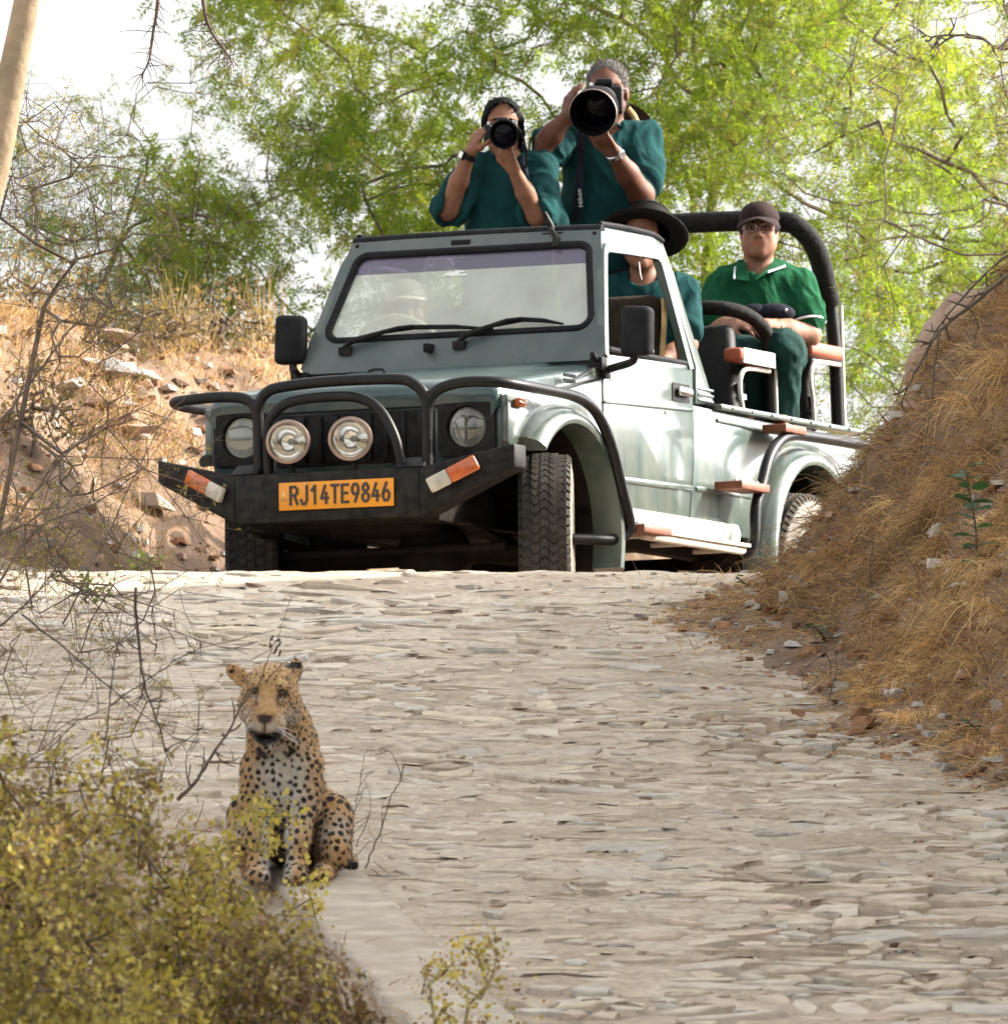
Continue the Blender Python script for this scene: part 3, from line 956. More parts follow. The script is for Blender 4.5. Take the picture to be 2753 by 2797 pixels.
# --- body sides
def arch(cy, cz, r, a0, a1, n=18):
    return [(cy + r * math.cos(RAD(a0 + (a1 - a0) * i / n)), cz + r * math.sin(RAD(a0 + (a1 - a0) * i / n))) for i in range(n + 1)]
def side_poly(poly, sx, x=.635, th=.03):
    return [(sx * x, y, z) for y, z in poly], (-sx * th, 0, 0)
for sx in (1, -1):
    # fender behind and above the front wheel
    poly = [(-.452, .715), (-.452, .895), (-.2, .915), (.1, .955), (.442, 1.02), (.442, .47)] + arch(0, .40, .425, 10, 143)
    mb = MB(); mb.prism(*side_poly(poly, sx))
    fd = mb.build('fender', M['paint_side'], jeep, bevel=.006)
    vt = MB()
    for z in (.988, 1.008):
        vt.box((sx * .6375 - .002, .07, z - .006), (sx * .6375 + .002, .18, z + .006))
    # upper cowl side, carries the slots
    cw = MB(); cw.prism(*side_poly([(-.1, .925), (-.1, .94), (.20, 1.0), (.442, 1.075), (.442, 1.022)], sx, .632, .025)); cw.build('cowl_side', M['paint_side'], jeep, bevel=.004)
    vt.build('vent_slot', M['rubber'], fd)
    # door
    poly = [(.450, .485), (.450, 1.108), (.47, 1.118), (1.300, 1.136), (1.332, 1.12), (1.332, .78), (1.27, .50)]
    mb = MB(); mb.prism(*side_poly(poly, sx, .637, .04))
    door = mb.build('door', M['paint_side'], jeep, bevel=.008)
    ms = MB()
    ms.prism([(sx * .640, .455, .628), (sx * .640, 1.30, .640), (sx * .640, 1.305, .662), (sx * .640, .455, .650)], (sx * .006, 0, 0))
    ms.build('press_line', M['paint_side'], door, bevel=.003); ms = MB()
    ms.prism([(sx * .640, .455, .925), (sx * .640, 1.325, .955), (sx * .640, 1.325, .967), (sx * .640, .455, .937)], (sx * .004, 0, 0))
    ms.build('press_line', M['paint_side'], door, bevel=.003)
    hd = MB(); hd.box((sx * .640 - .001, 1.12, .985), (sx * .640 + .001, 1.285, 1.055))
    h_ = hd.build('handle', M['black'], door)
    h2 = MB(); h2.box((min(sx * .645, sx * .665), 1.15, 1.005), (max(sx * .645, sx * .665), 1.275, 1.04)); h2.build('handle_lever', M['chrome'], door, bevel=.008)
    for z in (.70, 1.02):
        MB().box((min(sx * .636, sx * .660), .425, z), (max(sx * .636, sx * .660), .475, z + .05)).build('hinge', M['black'], door, bevel=.004)
    # window frame of the door, leaning in towards the roof
    def lean(y, z): return (sx * (.632 - .19 * max(0, z - 1.12) / .9), y, z)
    path = [lean(.47, 1.11), lean(.53, 1.25), lean(.655, 1.50), lean(.69, 1.545), lean(.74, 1.556), lean(1.17, 1.566), lean(1.215, 1.555), lean(1.24, 1.52), lean(1.30, 1.12)]
    mb = MB(); pth = catmull(path, 3)
    fr_ = []
    for i in range(len(pth)):
        t = norm(pth[min(i + 1, len(pth) - 1)] - pth[max(i - 1, 0)])
        w = norm(np.cross(t, (1, 0, 0))); fr_.append((V3((1, 0, 0)), w))
    mb.sweep(pth, fr_, [(-.015, -.018), (.015, -.018), (.015, .018), (-.015, .018)])
    mb.build('window_frame', M['paint_side'], door, bevel=0)
    mb = MB(); mb.tube([np.array(p) + np.array([sx * .004, 0, 0]) * 0 for p in [lean(.52, 1.14), lean(1.285, 1.14)]], .012, 8); mb.build('window_seal', M['rubber'], door)
    # roof rail, rear pillar
    rl = MB()
    P_ = [(sx * .548, .70, 1.560), (sx * .520, .70, 1.640), (sx * .515, 1.22, 1.645), (sx * .527, 1.30, 1.625), (sx * .553, 1.255, 1.560)]
    rl.prism(P_, (-sx * .05, 0, 0))
    rail = rl.build('roof_rail', M['paint_side'], jeep, bevel=.012)
    sl_ = MB(); sl_.tube(catmull([(sx * .512, .72, 1.648), (sx * .508, 1.0, 1.654), (sx * .510, 1.24, 1.650), (sx * .520, 1.315, 1.628)], 4), .012, 8)
    sl_.build('rubber_strip', M['rubber'], rail)
    pl_ = MB()
    pl_.add([(sx * .553, 1.245, 1.56), (sx * .527, 1.30, 1.63), (sx * .56, 1.345, 1.50), (sx * .640, 1.54, 1.00), (sx * .640, 1.345, .985), (sx * .637, 1.340, 1.13),
             (sx * .503, 1.245, 1.56), (sx * .477, 1.30, 1.63), (sx * .51, 1.345, 1.50), (sx * .590, 1.54, 1.00), (sx * .590, 1.345, .985), (sx * .587, 1.340, 1.13)],
            [(0, 1, 2, 3, 4, 5), (11, 10, 9, 8, 7, 6), (0, 6, 7, 1), (1, 7, 8, 2), (2, 8, 9, 3), (3, 9, 10, 4), (4, 10, 11, 5), (5, 11, 6, 0)])
    rp = pl_.build('rear_pillar', M['paint_side'], jeep, bevel=.01)
    vv = MB()
    for k in range(3):
        vv.box((min(sx * .639, sx * .645), 1.37, 1.0 + k * .022), (max(sx * .639, sx * .645), 1.52, 1.010 + k * .022))
    vv.build('pillar_louvre', M['paint_side'], rp, bevel=.002)
    # tub side
    poly = [(1.338, .785), (1.338, .98), (2.99, .955), (2.99, .62), (2.86, .55)] + arch(2.375, .40, .425, 14, 166)[::1] + [(1.92, .49), (1.28, .49)]
    mb = MB(); mb.prism(*side_poly(poly, sx))
    tub = mb.build('tub_side', M['paint_side'], jeep, bevel=.006)
    mb = MB(); mb.prism([(sx * .637, 1.345, .645), (sx * .637, 1.90, .650), (sx * .637, 1.90, .668), (sx * .637, 1.345, .663)], (sx * .006, 0, 0))
    mb.build('press_line', M['paint_side'], tub, bevel=.003); mb = MB()
    mb.prism([(sx * .637, 1.56, .93), (sx * .637, 2.1, .922), (sx * .637, 2.1, .938), (sx * .637, 1.56, .946)], (sx * .008, 0, 0))
    mb.build('press_line', M['paint_side'], tub, bevel=.003)
    cp = MB(); cp.box((min(sx * .60, sx * .668), 1.545, .978), (max(sx * .60, sx * .668), 3.0, 1.000)); cap_ = cp.build('rail_cap', M['paint_side'], jeep, bevel=.006)
    for k in range(7):
        MB().ell((sx * .668, 1.65 + k * .2, .989), (.004, .007, .007), 8, 6).build('bolt', M['rubber'], cap_)
    # sill
    mb = MB(); mb.prism([(sx * .648, .43, .535), (sx * .66, .43, .500), (sx * .655, .43, .462), (sx * .58, .43, .455), (sx * .58, .43, .535)], (0, 1.31, 0)); mb.build('sill', M['white_paint'], jeep, bevel=.006)
    mb = MB(); mb.tube([(sx * .70, .66, .428), (sx * .70, 1.70, .428)], .020, 10); 
    mb.box((min(sx * .60, sx * .735), .70, .438), (max(sx * .60, sx * .735), 1.66, .452))
    for y in (.72, 1.2, 1.62): mb.box((min(sx * .5, sx * .70), y, .42), (max(sx * .5, sx * .70), y + .03, .437))
    stp = mb.build('side_step', M['white_paint'], jeep, bevel=.003)
    # wheel arch flares
    for cy, a0, a1 in ((0, -16, 136), (2.375, -10, 190)):
        mb = MB()
        n = 26
        path = []; frs = []
        for i in range(n + 1):
            a = RAD(a0 + (a1 - a0) * i / n)
            path.append((0, cy, .40)); frs.append((V3((sx, 0, 0)), V3((0, math.cos(a), math.sin(a)))))
        mb.sweep(path, frs, [(.600, .490), (.655, .488), (.700, .470), (.722, .448), (.728, .428), (.722, .412), (.690, .416), (.600, .420)])
        mb.build('wheel_flare', M['paint_side'], jeep, ang=50)
        mb = MB(); aa = [RAD(a0 + (a1 - a0) * i / 20) for i in range(21)]
        mb.strip([(sx * .62, cy + .43 * math.cos(a), .40 + .43 * math.sin(a)) for a in aa], [(sx * .36, cy + .43 * math.cos(a), .40 + .43 * math.sin(a)) for a in aa])
        mb.build('wheel_well', M['under'], jeep)
    # side repeater lamp
    MB().box((min(sx * .637, sx * .662), -.405, .850), (max(sx * .637, sx * .662), -.325, .885)).build('side_marker', M['orange_lens'], jeep, bevel=.008)

# faded smiley on the door
sm = MB()
sm.tube([(.6425, .515 + .022 * math.cos(a), 1.04 + .022 * math.sin(a)) for a in [RAD(200 + 14 * i) for i in range(11)]], .002, 5)
for dy in (-.009, .009): sm.ell((.6425, .515 + dy, 1.048), (.002, .004, .006), 8, 6)
sm.build('smiley_sticker', M['under'], [c for c in jeep.children if c.name == 'door'][0])

# --- windscreen
WB, WT = V3((0, .450, 1.085)), V3((0, .715, 1.625))      # bottom / top centre lines
def wp(u, v, d=0):
    """u lateral metres, v 0..1 up the screen, d towards the front"""
    nrm_ = V3((0, -(WT - WB)[2], (WT - WB)[1])); nrm_ = nrm_ / np.linalg.norm(nrm_)
    return WB + (WT - WB) * v + V3((u, 0, 0)) + nrm_ * d
def rrect(bl, tl, v0, v1, r, n=6):
    """rounded trapezium loop in (u,v)"""
    hgt = np.linalg.norm(WT - WB)
    cs = [(bl, v0, -90, 0), (tl, v1, 0, 90), (-tl, v1, 90, 180), (-bl, v0, 180, 270)]
    out = []
    for (u, v, a0, a1) in cs:
        su = 1 if u > 0 else -1; sv = 1 if v == v1 else -1
        for i in range(n + 1):
            a = RAD(a0 + (a1 - a0) * i / n)
            out.append((u - su * r + r * math.cos(a), v + (-sv * r + r * math.sin(a)) / hgt))
    return out
outer = rrect(.640, .535, 0.0, 1.0, .035)
inner = rrect(.558, .500, .245, .885, .055)
m_ = MB()
OF = [wp(u, v, .018) for u, v in outer]; IF = [wp(u, v, .018) for u, v in inner]
IB = [wp(u, v, -.02) for u, v in inner]; OB = [wp(u, v, -.02) for u, v in outer]
m_.strip(OF, IF, True).strip(IF, IB, True).strip(IB, OB, True).strip(OB, OF, True)
ws = m_.build('windscreen_frame', M['paint_frame'], jeep, ang=40)
MB().tube([wp(u, v, .012) for u, v in inner], .016, 8, closed=True).build('rubber_gasket', M['rubber'], ws)
hd = MB(); hd.tube([wp(-.528, 1.0, 0), wp(-.3, 1.008, 0), wp(0, 1.012, 0), wp(.3, 1.008, 0), wp(.528, 1.0, 0)], .022, 10)
hd.build('header_rail', M['rubber'], ws)
def glass_mat(name, tint, film, filmcol, gl=.12):
    m, t, out = nodes_of(name)
    N = t.nodes.new; L = t.links.new
    a = N('ShaderNodeBsdfTransparent'); a.inputs['Color'].default_value = (*tint, 1)
    gb = N('ShaderNodeBsdfGlossy'); gb.inputs['Roughness'].default_value = .03
    fr = N('ShaderNodeFresnel'); fr.inputs['IOR'].default_value = 1.5
    mr = N('ShaderNodeMath'); mr.operation = 'MULTIPLY_ADD'; mr.inputs[1].default_value = 1.6; mr.inputs[2].default_value = gl
    L(fr.outputs[0], mr.inputs[0])
    m1 = N('ShaderNodeMixShader'); L(mr.outputs[0], m1.inputs[0]); L(a.outputs[0], m1.inputs[1]); L(gb.outputs[0], m1.inputs[2])
    d = N('ShaderNodeBsdfDiffuse'); d.inputs['Color'].default_value = (*filmcol, 1)
    tc = N('ShaderNodeTexCoord'); nz = N('ShaderNodeTexNoise'); nz.inputs['Scale'].default_value = 5; nz.inputs['Detail'].default_value = 6
    L(tc.outputs['Object'], nz.inputs['Vector'])
    mf = N('ShaderNodeMapRange'); mf.inputs['From Min'].default_value = .3; mf.inputs['From Max'].default_value = .7
    mf.inputs['To Min'].default_value = film * .8; mf.inputs['To Max'].default_value = film * 1.2
    L(nz.outputs['Fac'], mf.inputs['Value'])
    m2 = N('ShaderNodeMixShader'); L(mf.outputs[0], m2.inputs[0]); L(m1.outputs[0], m2.inputs[1]); L(d.outputs[0], m2.inputs[2])
    L(m2.outputs[0], out.inputs['Surface'])
    return m
M['glass'] = glass_mat('windscreen_glass', (.80, .88, .84), .66, (.54, .565, .50))  # dust film, made paler to hold the sky reflection and haze
M['glass_band'] = glass_mat('tinted_band', (.32, .30, .42), .6, (.17, .155, .23))
def pane(v0, v1, name, mm):
    lp = []
    for (u, v) in inner:
        lp.append((u, v))
    us_ = lambda v: .558 + (.500 - .558) * (v - .245) / .64
    mbp = MB()
    vs_ = np.linspace(v0, v1, 12)
    A_ = []
    for v in vs_:
        # respect rounded corners
        e = max(0, .055 - (v - .245) * np.linalg.norm(WT - WB)) if v < .4 else max(0, .055 - (.885 - v) * np.linalg.norm(WT - WB))
        ins_ = .055 - math.sqrt(max(.055 ** 2 - e ** 2, 0)) if e > 0 else 0
        w_ = us_(v) - ins_
        A_.append([wp(-w_, v, .006), wp(w_, v, .006)])
    mbp.strip([a[0] for a in A_], [a[1] for a in A_])
    return mbp.build(name, mm, ws)
pane(.247, .745, 'windscreen_glass', M['glass'])
pane(.745, .884, 'tinted_band', M['glass_band'])
# white winged sticker behind the glass
st_ = MB()
for (a, b, c, d) in ((-.052, .708, .012, .728), (-.035, .700, .045, .712), (-.010, .726, .030, .737), (-.060, .700, -.042, .712)):
    st_.add([wp(a - .06, b, .009), wp(c - .06, b, .009), wp(c - .055, d, .009), wp(a - .045, d, .009)], [(0, 1, 2, 3)])
st_.build('sticker', M['sticker'], ws)
# wipers
for (bx, tip0, tip1, mid) in ((-.465, (-.34, .285), (.155, .275), (-.18, .30)), (.02, (.155, .295), (.45, .285), (.28, .315))):
    w_ = MB()
    w_.tube([wp(bx, .17, .03), wp(bx + .03, .20, .05), wp(mid[0] - .06, mid[1] - .015, .05), wp(mid[0], mid[1], .045)], [.012, .014, .008, .006], 8)
    w_.box((bx - .02, .455, 1.165), (bx + .03, .50, 1.195))
    wi = w_.build('wiper', M['black'], ws)
    MB().tube([wp(tip0[0], tip0[1] - .01, .025), wp(mid[0], mid[1], .034), wp((mid[0] + tip1[0]) / 2, (mid[1] + tip1[1]) / 2 + .004, .03), wp(tip1[0], tip1[1] - .01, .025)], [.005, .010, .009, .004], 6).build('wiper_blade', M['rubber'], wi)
MB().box((-.11, .42, 1.155), (-.085, .50, 1.19)).build('rubber_stop', M['rubber'], ws, bevel=.005)
# hold-down catch standing on the header, corner brackets, bolts
c_ = MB(); c_.box((.28, .69, 1.600), (.37, .73, 1.622)); c_.tube([(.325, .71, 1.615), (.315, .69, 1.655), (.295, .68, 1.70)], [.016, .014, .012], 8); c_.tube([(.315, .69, 1.64), (.35, .67, 1.60), (.352, .66, 1.56)], [.012, .014, .016], 8)
c_.build('hold_down_catch', M['black'], ws, bevel=.003)
c_ = MB(); c_.box((-.10, .675, 1.592), (-.02, .70, 1.612)); c_.build('header_clip', M['rubber'], ws, bevel=.004)
for sx in (-1, 1):
    MB().ell(wp(sx * .505, .955, .018), (.009, .006, .009), 10, 6).build('bolt', M['black'], ws)
    c_ = MB(); c_.box((min(sx * .60, sx * .655), .40, 1.05), (max(sx * .60, sx * .655), .455, 1.10)); c_.tube([(sx * .63, .40, 1.09), (sx * .63, .36, 1.11)], .012, 8); c_.build('hinge_bracket', M['black'], ws, bevel=.004)
    # door mirrors
    x = .80 if sx > 0 else -.69; y = .40 if sx > 0 else .45; z = 1.195 if sx > 0 else 1.235
    mb = MB()
    mb.add([(x - .062, y - .035, z - .098), (x + .062, y - .035, z - .098), (x + .067, y - .030, z + .090), (x - .055, y - .030, z + .098),
            (x - .062, y + .045, z - .098), (x + .062, y + .045, z - .098), (x + .067, y + .045, z + .090), (x - .055, y + .045, z + .098)],
           [(0, 3, 2, 1), (4, 5, 6, 7), (0, 1, 5, 4), (1, 2, 6, 5), (2, 3, 7, 6), (3, 0, 4, 7)])
    wm = mb.build('wing_mirror', M['rubber'], jeep, bevel=.026, seg=4)
    MB().box((x - .052, y + .0455, z - .085), (x + .052, y + .0475, z + .080)).build('mirror_glass', M['chrome'], wm)
    MB().tube(catmull([(sx * .635, y + .07, 1.055), (sx * .69, y + .04, 1.06), (x - sx * .02, y, 1.075), (x - sx * .01, y, z - .09)], 5), .016, 8).build('mirror_arm', M['black'], wm)

# --- bumper, bull bar, spot lamps, plate
b = MB()
b.prism([(-.385, -.725, .425), (.385, -.725, .425), (.385, -.725, .612), (-.385, -.725, .612)], (0, .14, 0))
for sx in (-1, 1):
    xt = .725 if sx > 0 else .765
    F_ = [(sx * .385, -.725, .425), (sx * .385, -.725, .610), (sx * xt, -.60, .694), (sx * xt, -.60, .606)]
    B_ = [(sx * .385, -.585, .425), (sx * .385, -.585, .610), (sx * xt, -.49, .694), (sx * xt, -.49, .606)]
    b.hexa([F_[0], F_[3], B_[3], B_[0], F_[1], F_[2], B_[2], B_[1]])
bumper = b.build('bumper', M['black'], jeep, bevel=.006)
for sx in (-1, 1):
    g_ = MB(); g_.add([(sx * .29, -.725, .614), (sx * .40, -.725, .614), (sx * .40, -.66, .655), (sx * .29, -.66, .655), (sx * .29, -.60, .614), (sx * .40, -.60, .614), (sx * .40, -.60, .655), (sx * .29, -.60, .655)],
                    [(0, 3, 2, 1), (4, 5, 6, 7), (0, 1, 5, 4), (2, 3, 7, 6), (1, 2, 6, 5), (0, 4, 7, 3)])
    g_.build('gusset', M['black_satin'], bumper, bevel=.003)
    # turn lamp lying along the slanted wing
    p0 = V3((sx * .425, -.722, .535)); p1 = V3((sx * .600, -.664, .625 if sx > 0 else .620))
    e = norm(p1 - p0); w_ = V3((0, 0, 1)); w_ = norm(w_ - e * (w_ @ e)); nn = np.cross(e, w_); nn = nn if nn[1] < 0 else -nn
    Ln = np.linalg.norm(p1 - p0)
    for (a, bb, nm, mm) in ((0, .42, 'white_lens', 'white_lens'), (.42, 1, 'orange_lens', 'orange_lens')):
        q_ = []
        for dz in (0, .026):
            for (s_, t_) in ((a, -.03), (bb, -.03), (bb, .03), (a, .03)):
                q_.append(p0 + e * Ln * s_ + w_ * t_ + nn * dz)
        MB().hexa(q_).build(nm, M[mm], bumper, bevel=.008, seg=3)
bb = MB()
T_ = .0215
bb.tube(catmull([(-.305, -.67, .60), (-.305, -.67, .80), (-.303, -.672, .875), (-.270, -.675, .925), (-.20, -.675, .945), (0, -.675, .957), (.27, -.675, .953), (.345, -.675, .932), (.392, -.672, .88), (.397, -.67, .80), (.395, -.67, .60)], 5), T_, 12)
bull = bb.build('bull_bar', M['black_satin'], jeep)
bb = MB(); bb.tube(catmull([(-.262, -.68, .60), (-.258, -.685, .78), (-.225, -.685, .85), (-.15, -.685, .888), (.02, -.685, .898), (.13, -.685, .885), (.21, -.685, .835), (.27, -.685, .73), (.298, -.68, .60)], 5), .020, 12)
bb.build('lamp_hoop', M['black_satin'], bull)
bb = MB(); bb.tube(catmull([(.397, -.668, .76), (.402, -.668, .85), (.44, -.665, .905), (.54, -.655, .930), (.66, -.62, .928), (.718, -.52, .920), (.730, -.33, .917), (.730, -.05, .913), (.735, .10, .885), (.738, .20, .83), (.738, .30, .729), (.738, .40, .56), (.735, .462, .468), (.725, .470, .425), (.69, .42, .395), (.62, .30, .392), (.52, .18, .392)], 5), .0215, 12)
bb.build('fender_guard', M['black_satin'], bull)
bb = MB(); bb.tube(catmull([(-.307, -.668, .74), (-.312, -.668, .85), (-.350, -.665, .902), (-.46, -.655, .920), (-.66, -.62, .915), (-.718, -.52, .912), (-.730, -.33, .91), (-.730, -.05, .913), (-.735, .10, .885), (-.738, .30, .729), (-.735, .462, .468), (-.69, .42, .395), (-.52, .18, .392)], 5), .0215, 12)
bb.build('fender_guard', M['black_satin'], bull)
for x in (-.172, .088):
    ax_ = norm((-.30, .95, 0.03)); c0 = V3((x, -.69, .732))
    def lt(prof, n=40): return MB().lathe([(r_ * .84, h_ * .9) for r_, h_ in prof], c0, ax_, n, cap=False)
    s_ = lt([(.060, .10), (.095, .06), (.103, .0), (.103, -.018), (.096, -.026), (.086, -.026), (.084, -.012)])
    s_.tube([(x, -.66, .60), (x, -.66, .65)], .014, 8)
    spot = s_.build('spot_lamp', M['black'], jeep)
    lt([(.101, -.020), (.099, -.029), (.086, -.031), (.083, -.020)]).build('bezel', M['bezel'], spot)
    lt([(.086, -.012), (.076, .012), (.055, .036), (.03, .050), (.012, .055), (.001, .055)]).build('lamp_bowl', M['reflector'], spot)
    bl = MB(); bl.lathe([(.014, .0), (.016, .012), (.010, .045)], c0 + V3((.012, 0, 0)), ax_, 16); bl.build('bulb_shield', M['chrome'], spot)
    lt([(.087, -.016), (.06, -.024), (.03, -.028), (.001, -.029)], 32).build('lens', M['lamp_glass'], spot)
pm = MB(); pm.box((-.193, -.738, .468), (.285, -.731, .574))
plate = pm.build('number_plate', M['plate'], jeep, bevel=.003)
def text_mesh(name, body, size, mm, parent, loc, rot, sx=1, ext=.0012, bold=0):
    cu = bpy.data.curves.new(name, 'FONT'); cu.body = body; cu.size = size; cu.align_x = 'CENTER'; cu.align_y = 'CENTER'; cu.extrude = ext; cu.offset = bold; cu.space_character = 1.06
    to = bpy.data.objects.new(name + '_src', cu); C.objects.link(to)
    bpy.context.view_layer.update()
    me = bpy.data.meshes.new_from_object(to.evaluated_get(bpy.context.evaluated_depsgraph_get()))
    bpy.data.objects.remove(to); bpy.data.curves.remove(cu)
    me.name = name; me.materials.clear()
    o = link(name, me, mm, parent, loc)
    o.rotation_euler = rot; o.scale = (sx, 1, 1)
    return o
GL = {'R': [[(0, 0), (0, 1), (.62, 1), (.92, .86), (.92, .66), (.62, .52), (0, .52)], [(.5, .52), (.95, 0)]], 'J': [[(.85, 1), (.85, .22), (.62, 0), (.28, 0), (.05, .22)]],
      '1': [[(.15, .76), (.55, 1), (.55, 0)]], '4': [[(.55, 1), (.05, .28), (.95, .28)], [(.70, .58), (.70, 0)]], 'T': [[(.02, 1), (.98, 1)], [(.5, 1), (.5, 0)]],
      'E': [[(.92, 1), (.08, 1), (.08, 0), (.92, 0)], [(.08, .52), (.78, .52)]], '9': [[(.9, .62), (.7, .44), (.3, .44), (.08, .62), (.08, .82), (.3, 1), (.7, 1), (.9, .82), (.9, .55), (.45, 0)]],
      '8': [[(.5, .54), (.16, .70), (.16, .86), (.36, 1), (.64, 1), (.84, .86), (.84, .70), (.5, .54), (.08, .34), (.08, .16), (.32, 0), (.68, 0), (.92, .16), (.92, .34), (.5, .54)]],
      '6': [[(.1, .38), (.3, .56), (.7, .56), (.92, .38), (.92, .18), (.7, 0), (.3, 0), (.1, .18), (.1, .45), (.55, 1)]]}
def stroke_text(mb, body, x0, z0, w, h, pitch, y, th, depth=.0025):
    for i, ch in enumerate(body):
        for line in GL[ch]:
            p = [V3((x0 + i * pitch + a * w, y, z0 + b * h)) for a, b in line]
            for a, b in zip(p[:-1], p[1:]):
                e = norm(b - a); n_ = V3((-e[2], 0, e[0])) * th / 2; a2 = a - e * th * .42; b2 = b + e * th * .42
                jig = V3((0, -.0002 * R.random(), 0))
                mb.prism([a2 - n_ + jig, b2 - n_ + jig, b2 + n_ + jig, a2 + n_ + jig], (0, depth, 0))
_t = MB(); stroke_text(_t, 'RJ14TE9846', -.143, .490, .030, .066, .0425, -.7415, .0098)
_t.build('registration', M['ink'], plate)
text_mesh('country_code', 'IND', .019, M['faint_ink'], plate, (-.172, -.7395, .508), (RAD(90), 0, 0), .9)
MB().box((-.179, -.7395, .521), (-.163, -.7385, .540)).build('hologram', M['faint_ink'], plate)
for x in (-.077, .163): MB().ell((x, -.739, .566), (.006, .003, .006), 8, 6).build('rivet', M['faint_ink'], plate)

# --- wheels
def wheel(x, y, z, steer, sx):
    we = empty('wheel', (x, y, z)); we.parent = jeep; we.rotation_euler = (0, 0, steer)
    R0, W = .352, .098
    prof = [(.20, -W * .80), (.23, -W * .98), (.28, -W * 1.04), (.32, -W * .98), (.338, -W * .84), (.343, -W * .5), (.344, 0), (.343, W * .5), (.338, W * .84), (.32, W * .98), (.28, W * 1.04), (.23, W * .98), (.20, W * .80)]
    ty = MB().lathe(prof, (0, 0, 0), (1, 0, 0), 72, cap=False, closed=True).build('tyre', M['tyre'], we)
    for k in (3,):
        rg = MB().lathe([(.212, W * .90 * sx), (.235, W * 1.0 * sx), (.28, W * 1.055 * sx), (.318, W * .99 * sx)], (0, 0, 0), (1, 0, 0), 60, cap=False)
        rg.build('sidewall', M['sidewall'], we)
    # tread: interlocking blocks
    tb = MB()
    NB = 58
    for row in range(5):
        xc = (-.068, -.034, 0, .034, .068)[row]
        hw = .0150
        for i in range(NB):
            a0 = 2 * math.pi * (i + (.5 if row % 2 else 0)) / NB
            da = 2 * math.pi / NB
            sk = .22 * da * (1 if row % 2 else -1)
            def q(xx, aa, rr): return (xx, rr * math.cos(aa), rr * math.sin(aa))
            rt = R0 - (.004 if abs(row - 2) == 2 else 0) - .002 * abs(row - 2)
            L_ = [(xc - hw, a0 + .08 * da - sk), (xc, a0 + .08 * da + sk * .8), (xc + hw, a0 + .08 * da - sk), (xc + hw, a0 + .86 * da - sk), (xc, a0 + .86 * da + sk * .8), (xc - hw, a0 + .86 * da - sk)]
            A_ = [q(u_, v_, rt) for u_, v_ in L_]; B_ = [q(u_, v_, rt - .014) for u_, v_ in L_]
            tb.add(A_ + B_, [(0, 1, 4, 5), (1, 2, 3, 4)] + [(j, (j + 1) % 6, (j + 1) % 6 + 6, j + 6) for j in range(6)])
    for sgn in (-1, 1):
        for i in range(NB):
            a0 = 2 * math.pi * i / NB; da = 2 * math.pi / NB
            def q(xx, aa, rr): return (xx, rr * math.cos(aa), rr * math.sin(aa))
            x0_, x1_ = sgn * .083, sgn * .0985
            tb.hexa([q(x0_, a0, .330), q(x1_, a0, .312), q(x1_, a0 + .6 * da, .312), q(x0_, a0 + .6 * da, .330), q(x0_, a0, .346), q(x1_, a0, .332), q(x1_, a0 + .6 * da, .332), q(x0_, a0 + .6 * da, .346)])
    t_ = tb.build('tread', M['tyre'], we, ang=20)
    t_['kind'] = 'stuff'
    rm = MB().lathe([(.205, W * .85 * sx), (.198, W * .88 * sx), (.185, W * .55 * sx), (.15, W * .25 * sx), (.13, W * .45 * sx), (.06, W * .5 * sx), (.055, W * .95 * sx), (.001, W * .98 * sx)], (0, 0, 0), (1, 0, 0), 40, cap=False)
    rim = rm.build('rim', M['rim'], we)
    for i in range(5):
        a = 2 * math.pi * i / 5
        MB().lathe([(.010, 0), (.010, .022 * sx), (.006, .026 * sx)], (W * .45 * sx, .09 * math.cos(a), .09 * math.sin(a)), (1, 0, 0), 6).build('wheel_nut', M['chrome'], rim)
    for i in range(8):
        a = 2 * math.pi * (i + .5) / 8
        hl_ = MB(); hl_.ell((W * .32 * sx, .155 * math.cos(a), .155 * math.sin(a)), (.012, .02, .02), 10, 6)
        hl_.build('rim_hole', M['under'], rim)
    MB().lathe([(.200, -.07 * sx), (.12, -.05 * sx), (.05, -.05 * sx)], (0, 0, 0), (1, 0, 0), 30).build('brake_drum', M['under'], we)
STEER = RAD(22.5)
wheel(.588, 0, .352, STEER, 1)
wheel(-.640, 0, .352, STEER, -1)
wheel(.605, 2.375, .352, 0, 1)
wheel(-.605, 2.375, .352, 0, -1)

# --- underbody
u = MB()
for sx in (-1, 1): u.box((sx * .36 - .03, -.55, .42), (sx * .36 + .03, 2.95, .50))
for y in (-.35, .5, 1.5, 2.7): u.box((-.36, y, .43), (.36, y + .07, .49))
u.build('chassis', M['under'], jeep, bevel=.004)
for y in (0, 2.375):
    a_ = MB(); a_.tube([(-.55, y, .33), (.55, y, .33)], .04, 12); a_.ell((.12 if y == 0 else 0, y, .33), (.15, .14, .135)); a_.build('axle', M['under'], jeep)
    for sx in (-1, 1):
        l_ = MB()
        for k in range(4):
            hl_ = .45 - k * .09
            l_.add([(sx * .43 - .03, y - hl_, .415 - k * .012), (sx * .43 + .03, y - hl_, .415 - k * .012), (sx * .43 + .03, y, .385 - k * .012), (sx * .43 - .03, y, .385 - k * .012), (sx * .43 - .03, y + hl_, .415 - k * .012), (sx * .43 + .03, y + hl_, .415 - k * .012)],
                   [(0, 1, 2, 3), (3, 2, 5, 4)])
        l_.build('leaf_spring', M['under'], jeep, recalc=False)
MB().tube([(-.5, -.18, .34), (.5, -.18, .34)], .016, 8).build('tie_rod', M['under'], jeep)
e = MB(); e.box((-.2, -.3, .40), (.2, .4, .85)); e.box((-.56, -.40, .60), (.56, -.36, .86)); e.build('engine_block', M['under'], jeep, bevel=.02)
